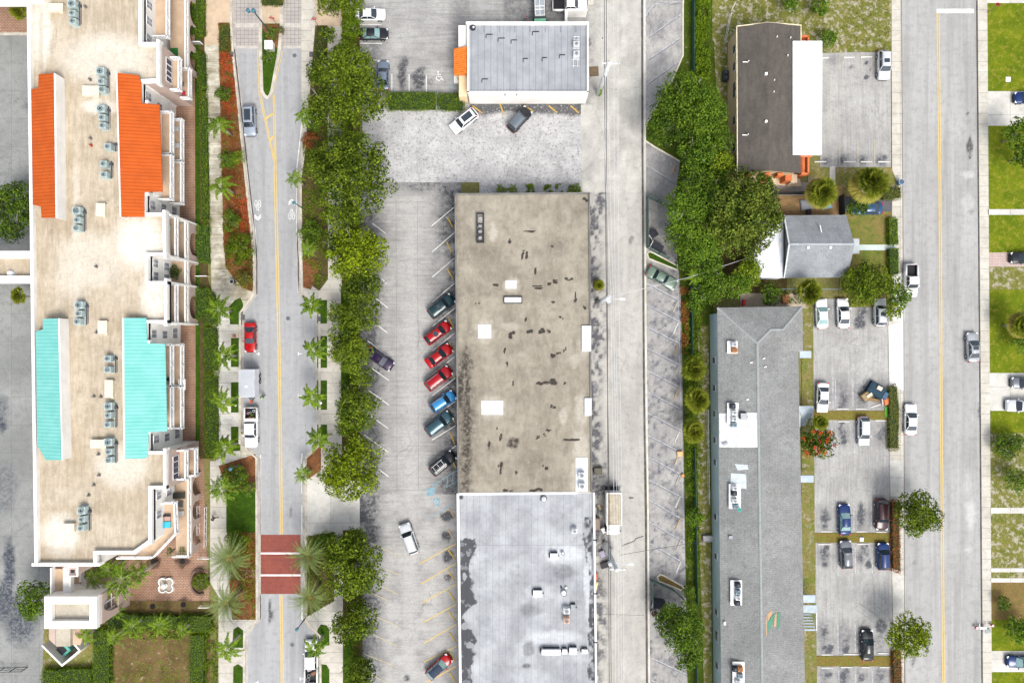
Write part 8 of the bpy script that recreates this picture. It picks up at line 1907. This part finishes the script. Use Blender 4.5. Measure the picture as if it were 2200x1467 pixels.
slabthing('washing_machine', 1297, 1139, .6, .8, .8, .5, (.70, .70, .70), 'white appliance beside the cab of the box truck', 'appliance'); slabthing('cardboard_box', 1461, 975, .85, .8, .4, .05, (.60, .36, .17), 'orange cardboard box on the stall edge by the fence', 'box'); slabthing('cardboard_box', 1467, 1021, .45, .4, .35, .5, (.50, .24, .09), 'small brown cardboard box by the fence', 'box')
slabthing('tarp_bundle', 1301, 1213, 1.5, .9, .35, .3, (.03, .028, .03), 'black tarpaulin bundle left of the lower pole', 'tarpaulin', feet=False); slabthing('scrap_heap', 1294, 1190, .8, 1.0, .5, .4, (.25, .23, .30), 'grey patterned scrap bundle left of the lower pole', 'scrap'); slabthing('orange_scrap', 1281, 1238, .5, 1.1, .4, .1, (.38, .10, .04), 'rusty red scrap against the pale grey block', 'scrap'); slabthing('wood_board', 1282, 1258, .25, 1.2, .15, -.2, (.62, .50, .20), 'yellow wooden board below the rusty scrap', 'board')
slabthing('brown_mat', 1276, 154, 1.4, 1.5, .04, .05, (.13, .09, .055), 'brown square mat on the ground beside the shop', 'mat', feet=False); slabthing('drain_grate_box', 1356, 1069, .7, .25, .03, 0, (.12, .11, .10), 'dark grate plate in the alley right of the box truck', 'grate', feet=False)
slabthing('window_unit', 1269, 727, .5, .5, .4, 0, (.5, .5, .5), 'grey wall unit on the alley side of the tan block', 'wall unit') if False else None
# rubbish pile in the yard: sofas, boards
slabthing('sofa', 1884, 838, 2.6, 1.9, .8, -.55, (.012, .035, .055), 'overturned dark teal sofa in the yard rubbish pile', 'sofa'); slabthing('armchair', 1899, 848, 1.3, 1.1, .75, -.5, (.05, .10, .16), 'blue armchair at the right end of the rubbish pile', 'armchair')
slabthing('armchair', 1863, 850, 1.6, 1.1, .7, .6, (.26, .19, .10), 'brown armchair on the left of the rubbish pile', 'armchair'); slabthing('cushion', 1884, 833, .8, .6, .2, -.5, (.62, .50, .38), 'cream cushion lying on the dark sofa', 'cushion', z=.9, feet=False); slabthing('cushion', 1863, 848, .9, .4, .15, .6, (.68, .60, .42), 'pale cushion on the brown armchair', 'cushion', z=.8, feet=False)
slabthing('rolled_carpet', 1874, 858, 2.0, .5, .4, -.25, (.20, .13, .06), 'rolled brown carpet below the armchair', 'carpet', feet=False); slabthing('plastic_crate', 1907, 862, 1.0, 1.1, .5, .1, (.62, .17, .06), 'orange crate with a dark hole by the hedge', 'crate'); slabthing('door_panel', 1896, 863, .25, 1.1, .3, .1, (.45, .38, .36), 'narrow pinkish board beside the orange crate', 'board', feet=False)
slabthing('plank', 1883, 871, 1.8, .15, .08, .3, (.6, .58, .55), 'white plank under the rubbish pile', 'plank', feet=False); slabthing('artificial_turf', 1907, 885, .95, 1.7, .05, .05, (.11, .42, .04), 'bright green turf mat on the grass divider', 'mat', z=.11, feet=False)
slabthing('child_slide', 1599, 650, .4, .9, .6, -.1, (.50, .03, .04), 'red child slide on the terrace above the grey roof', 'slide'); slabthing('wooden_pallet', 1688, 642, 1.1, 1.5, .5, .1, (.30, .13, .05), 'brown wooden rack at the thin fence', 'rack'); slabthing('garden_table', 1641, 548, .9, 1.1, .6, 0, (.42, .44, .42), 'grey boxes stacked in the back yard', 'box')
slabthing('tarp_sheet', 1775, 437, 1.6, 1.7, .3, .2, (.18, .34, .48), 'blue tarpaulin behind the yellow skirted fan palm', 'tarpaulin'); slabthing('tarp_sheet', 1734, 440, 2.0, 1.6, .3, .1, (.20, .21, .23), 'grey ragged tarpaulin in the small dirt yard', 'tarpaulin'); slabthing('black_board', 1738, 455, .75, .75, .4, .1, (.02, .018, .02), 'black square board in the small dirt yard', 'board')
# wall condensers beside the cream block
ac(1558, 158, .1, .75, 'upper black condenser on the sand beside the cream block', mat('black_case', (.05, .055, .06)), True); ac(1558, 169, .1, .75, 'lower black condenser on the sand beside the cream block', mat('black_case', (.05, .055, .06)), True); ac(1562, 318, .1, .7, 'black condenser half under the lime green tree', mat('black_case', (.05, .055, .06)), True)
p = W(1571, 1160, .8); slabthing('grey_steps', 1522, 1157, 1.7, .95, .7, 0, (.30, .30, .30), 'grey steps against the west wall of the long block', 'steps')
# balcony furniture seen on the left building
def furn(px, py, z, sx, sy, h_, c, label, cat, name, rz=0):
    p = W(px, py, z + h_); mb = MB(); mb.box((0, 0, h_ * .5), (sx, sy, .09)); mb.box((-sx * .45, 0, h_ * .75), (.08, sy, h_ * .6)); [mb.box((a * sx * .42, b * sy * .42, h_ * .25), (.06, .06, h_ * .5)) for a in (-1, 1) for b in (-1, 1)]
    o = mb.build(name, mat('%s_%d_%d' % (name, px, py), c)); o.location = (p.x, p.y, z); o.rotation_euler.z = rz; tag(o, label, cat)
furn(357, 1128, 6.5, .9, .9, .7, (.05, .45, .60), 'turquoise seat on the southern corner terrace', 'chair', 'outdoor_chair'); furn(357, 1115, 6.5, .9, .6, .6, (.45, .30, .26), 'pinkish chair above the turquoise seat', 'chair', 'outdoor_chair'); furn(357, 1108, 6.5, .9, .25, .6, (.03, .03, .03), 'black bench end above the pinkish chair', 'bench', 'outdoor_bench')
furn(383, 1065, 3.4, 1.7, .9, .7, (.05, .05, .04), 'dark sofa on the lower south terrace', 'sofa', 'outdoor_sofa'); furn(385, 1084, 3.4, .8, .8, .6, (.10, .10, .10), 'black armchair below the dark sofa', 'armchair', 'outdoor_chair'); furn(386, 1103, 3.4, 1.1, .7, .5, (.45, .44, .42), 'grey sofa on the lower south terrace', 'sofa', 'outdoor_sofa')
furn(384, 995, 3.3, .6, .6, .6, (.02, .03, .25), 'blue chair on the lower balcony, upper of two', 'chair', 'outdoor_chair'); furn(386, 1005, 3.3, .6, .6, .6, (.02, .03, .25), 'blue chair on the lower balcony, lower of two', 'chair', 'outdoor_chair'); furn(392, 978, 6.5, .5, .5, .6, (.02, .02, .03), 'round black seat on the upper balcony of the lowest pink block', 'chair', 'outdoor_chair') if False else None
furn(390, 826, 3.3, .9, 1.6, .6, (.72, .74, .74), 'white covered table on the lower teal side balcony', 'table', 'outdoor_table'); furn(358, 815, 6.5, .5, .5, .7, (.03, .03, .03), 'black chair on the upper teal side balcony', 'chair', 'outdoor_chair'); furn(378, 276, 3.3, .6, .7, .6, (.5, .5, .5), 'grey chair on the lower orange side balcony, upper of two', 'chair', 'outdoor_chair'); furn(379, 312, 3.3, .6, .7, .6, (.5, .5, .5), 'grey chair on the lower orange side balcony, lower of two', 'chair', 'outdoor_chair')
furn(388, 179, 3.3, .6, .6, .6, (.08, .10, .18), 'navy chair on the lower balcony of the top pink block', 'chair', 'outdoor_chair'); furn(391, 199, 3.3, .6, .6, .6, (.40, .02, .06), 'crimson chair on the lower balcony of the top pink block', 'chair', 'outdoor_chair'); furn(361, 489, 6.5, .6, .6, .6, (.45, .48, .5), 'grey chair on the upper balcony of the middle block', 'chair', 'outdoor_chair')
p = W(374, 113, 3.45); mb = MB(); mb.box((0, 0, .012), (1.15, 1.3, .02)); o = mb.build('green_rug', mat('rug_green', (.02, .16, .03))); o.location = (p.x, p.y, 3.42); tag(o, 'green turf rug on the terrace of the top arcade', 'rug')
tree(376, 586, 15, 'dark', 'potted tree growing on the middle terrace', 5.6, leaf=.2, name='terrace_tree', dens=1.2, nc=20); tree(375, 572, 9, 'hedge', 'small potted bush on the middle terrace above the potted tree', 4.6, leaf=.18, name='terrace_shrub', nc=14); tree(392, 1182, 12, 'lime', 'yellow green potted bush at the corner of the lower south terrace', 4.8, leaf=.18, name='terrace_shrub', nc=16); tree(366, 1184, 11, 'dark', 'dark planter bush along the lower south terrace edge', 4.2, leaf=.18, name='terrace_shrub', nc=14)
# plaza tree pits with leaning trunks
for i, (x, y, x2, y2) in enumerate(((330, 1207, 305, 1225), (392, 1205, 385, 1212), (328, 1302, 300, 1325), (394, 1298, 358, 1325))):
    paving('plaza_stain', (x - 22, y - 22, x + 22, y + 22), .058 + i * .001, m_brick, dirt=[(x, y, 16, 14, 1.3)], cell=3)
    barrel(x, y, .38, .10, '%s dark tree pit ring on the brick plaza' % ['upper left', 'upper right', 'lower left', 'lower right'][i], (.03, .025, .02), 'tree_pit', 'tree pit', rim=m_black)
# odd white frame with two red ends on the eastern sidewalk
p = W(2119, 1350, 1.0); t = thing('tipped_cart', 'tipped white metal cart with two red wheel covers on the eastern sidewalk', 'cart', (p.x, p.y, .12))
mb = MB(); mb.tube([(-1.1, 0, .5), (1.1, .25, .5)], .06, 6); mb.tube([(-.8, .7, .5), (-.7, -.2, .5)], .07, 6); mb.tube([(.35, .9, .4), (.4, .1, .5)], .04, 6); mb.tube([(0, 0, .5), (.1, -1.6, .15)], .035, 6); mb.box((-.2, -.05, .45), (1.1, .4, .08)); mb.build('frame', m_acw, t)
for x, y in ((-1.2, -.05), (1.25, .3)): mb = MB(); mb.cyl((x, y, .35), .28, .2, 14, r2=.2); mb.ring((x, y, .556), .14, .1, 12, 1); mb.build('wheel', [mat('red_plastic', (.50, .02, .04)), m_white], t)
mb = MB(); mb.box((.7, -.65, .2), (.8, .6, .06), rz=.4); mb.tube([(.5, -.2, .3), (1.1, -.7, .3)], .05, 5); mb.build('grey_tray', mat('tray_grey', (.35, .38, .38)), t)
for px, py, z, s_, lab in ((2164, 172, .12, .75, 'white square utility cover on the top right lawn'), (1850, 1158, .11, .6, 'white framed drain on the middle grass divider')):
    p = W(px, py); mb = MB(); mb.box((0, 0, .05), (s_, s_, .1)); mb.box((0, 0, .105), (s_ * .6, s_ * .6, .02), mi=1); o = mb.build('utility_cover', [m_white, m_acw]); o.location = (p.x, p.y, z); tag(o, lab, 'utility cover')
for px, py, lab in ((507, 870, 'white globe garden light on the grass panel by the trailer hitch'), (690, 865, 'white globe garden light on the right hand grass panel'), (500, 726, None)):
    if lab: p = W(px, py, .4); mb = MB(); mb.cyl((0, 0, 0), .06, .3, 8); mb.cyl((0, 0, .3), .15, .12, 12, r2=.2); mb.cyl((0, 0, .42), .2, .1, 12, r2=.08); o = mb.build('garden_light', m_white); o.location = (p.x, p.y, .14); tag(o, lab, 'garden light')
slabthing('hydrant_box', 502, 722, .35, .3, .5, 0, (.35, .10, .05), 'small red brown box on the grass panel edge', 'box')

# =====================================================================  PEOPLE
def person(px, py, z, rz, label, top, legs, skin=(.35, .2, .13), hair=(.03, .02, .02), stride=.25, arm=.5):
    p = W(px, py, 1.0); t = thing('person', label, 'person', (p.x, p.y, z), rz)
    J = {'pelvis': (0, 0, .95), 'chest': (.02, 0, 1.32), 'neck': (.03, 0, 1.50), 'head': (.05, 0, 1.62), 'crown': (.05, 0, 1.74)}
    E = [('pelvis', 'chest'), ('chest', 'neck'), ('neck', 'head'), ('head', 'crown')]; R = {'pelvis': .14, 'chest': .15, 'neck': .055, 'head': .10, 'crown': .07}
    for s, n in ((1, 'l'), (-1, 'r')):
        st = stride * s
        J.update({n + 'hip': (0, .10 * s, .90), n + 'knee': (st * .55 + .05, .11 * s, .50), n + 'ank': (st, .11 * s, .08), n + 'toe': (st + .17, .12 * s, .03), n + 'sh': (.02, .20 * s, 1.42), n + 'elb': (-st * arm * .6, .27 * s, 1.14), n + 'wri': (-st * arm + .14, .27 * s, .90), n + 'palm': (-st * arm + .18, .27 * s, .83)})
        R.update({n + 'hip': .10, n + 'knee': .065, n + 'ank': .045, n + 'toe': .04, n + 'sh': .07, n + 'elb': .045, n + 'wri': .03, n + 'palm': .035})
        E += [('pelvis', n + 'hip'), (n + 'hip', n + 'knee'), (n + 'knee', n + 'ank'), (n + 'ank', n + 'toe'), ('chest', n + 'sh'), (n + 'sh', n + 'elb'), (n + 'elb', n + 'wri'), (n + 'wri', n + 'palm')]
        for k in range(5):
            a = Vector(J[n + 'palm']); q = a + Vector((.015 * (k - 1.5), -.012 * s * 0, -.05)) if k < 4 else a + Vector((.03, -.03 * s, -.02)); q2 = q + Vector((.012, -.01 * s, -.035 if k < 4 else -.02)); J[n + 'f%d' % k] = tuple(q); J[n + 'g%d' % k] = tuple(q2); R[n + 'f%d' % k] = .010; R[n + 'g%d' % k] = .008; E += [(n + 'palm', n + 'f%d' % k), (n + 'f%d' % k, n + 'g%d' % k)]
    def skinobj(nm, js, es, gain, add, m_):
        me = bpy.data.meshes.new(nm); ks = list(js); me.from_pydata([J[k] for k in ks], [(ks.index(a), ks.index(b)) for a, b in es], []); me.materials.append(m_)
        o = bpy.data.objects.new(nm, me); link(o, t); mo = o.modifiers.new('skin', 'SKIN'); o.modifiers.new('sub', 'SUBSURF').levels = 1; o.modifiers['sub'].render_levels = 1
        for i, k in enumerate(ks): r = R[k] * gain + add; me.skin_vertices[0].data[i].radius = (r, r)
        me.skin_vertices[0].data[0].use_root = True; return o
    skinobj('body', J, E, 1, 0, mat('skin_%d' % int(skin[0] * 99), skin))
    kt = ['pelvis', 'chest', 'neck', 'lsh', 'lelb', 'lwri', 'rsh', 'relb', 'rwri']; R2_ = dict(R); R['neck'] = .05
    skinobj('shirt', kt, [e for e in E if e[0] in kt and e[1] in kt], 1.06, .018, top); kl = ['pelvis', 'lhip', 'lknee', 'lank', 'rhip', 'rknee', 'rank']; skinobj('trousers', kl, [e for e in E if e[0] in kl and e[1] in kl], 1.05, .016, legs)
    mb = MB(); mb.cyl((.03, 0, 1.64), .115, .10, 12, r2=.06); mb.cyl((.025, 0, 1.585), .11, .056, 12, r2=.115); mb.build('hair', mat('hair_dark', hair), t, smooth=True)
    mb = MB(); mb.box((.15, 0, 1.62), (.035, .025, .04)); [mb.box((.142, s * .035, 1.645), (.012, .022, .012), mi=1) for s in (-1, 1)]; mb.box((.142, 0, 1.58), (.01, .05, .01), mi=1); mb.build('face', [mat('skin_%d' % int(skin[0] * 99), skin), m_black], t)
m_vis = mat('hi_vis', (.45, .70, .35)); person(563, 853, .03, .4, 'worker in pale green vest standing at the trailer corner', m_vis, mat('dark_trousers', (.02, .03, .03)))
person(523, 929, .03, 1.8, 'worker in yellow green vest beside the utility pickup cab', mat('hi_vis2', (.55, .72, .25)), mat('dark_trousers', (.02, .03, .03)), stride=.1)
person(459, 1113, .11, 2.6, 'person in black clothes striding along the promenade railing', mat('black_shirt', (.015, .015, .018)), mat('black_trousers', (.02, .02, .022)), stride=.42, arm=.8)
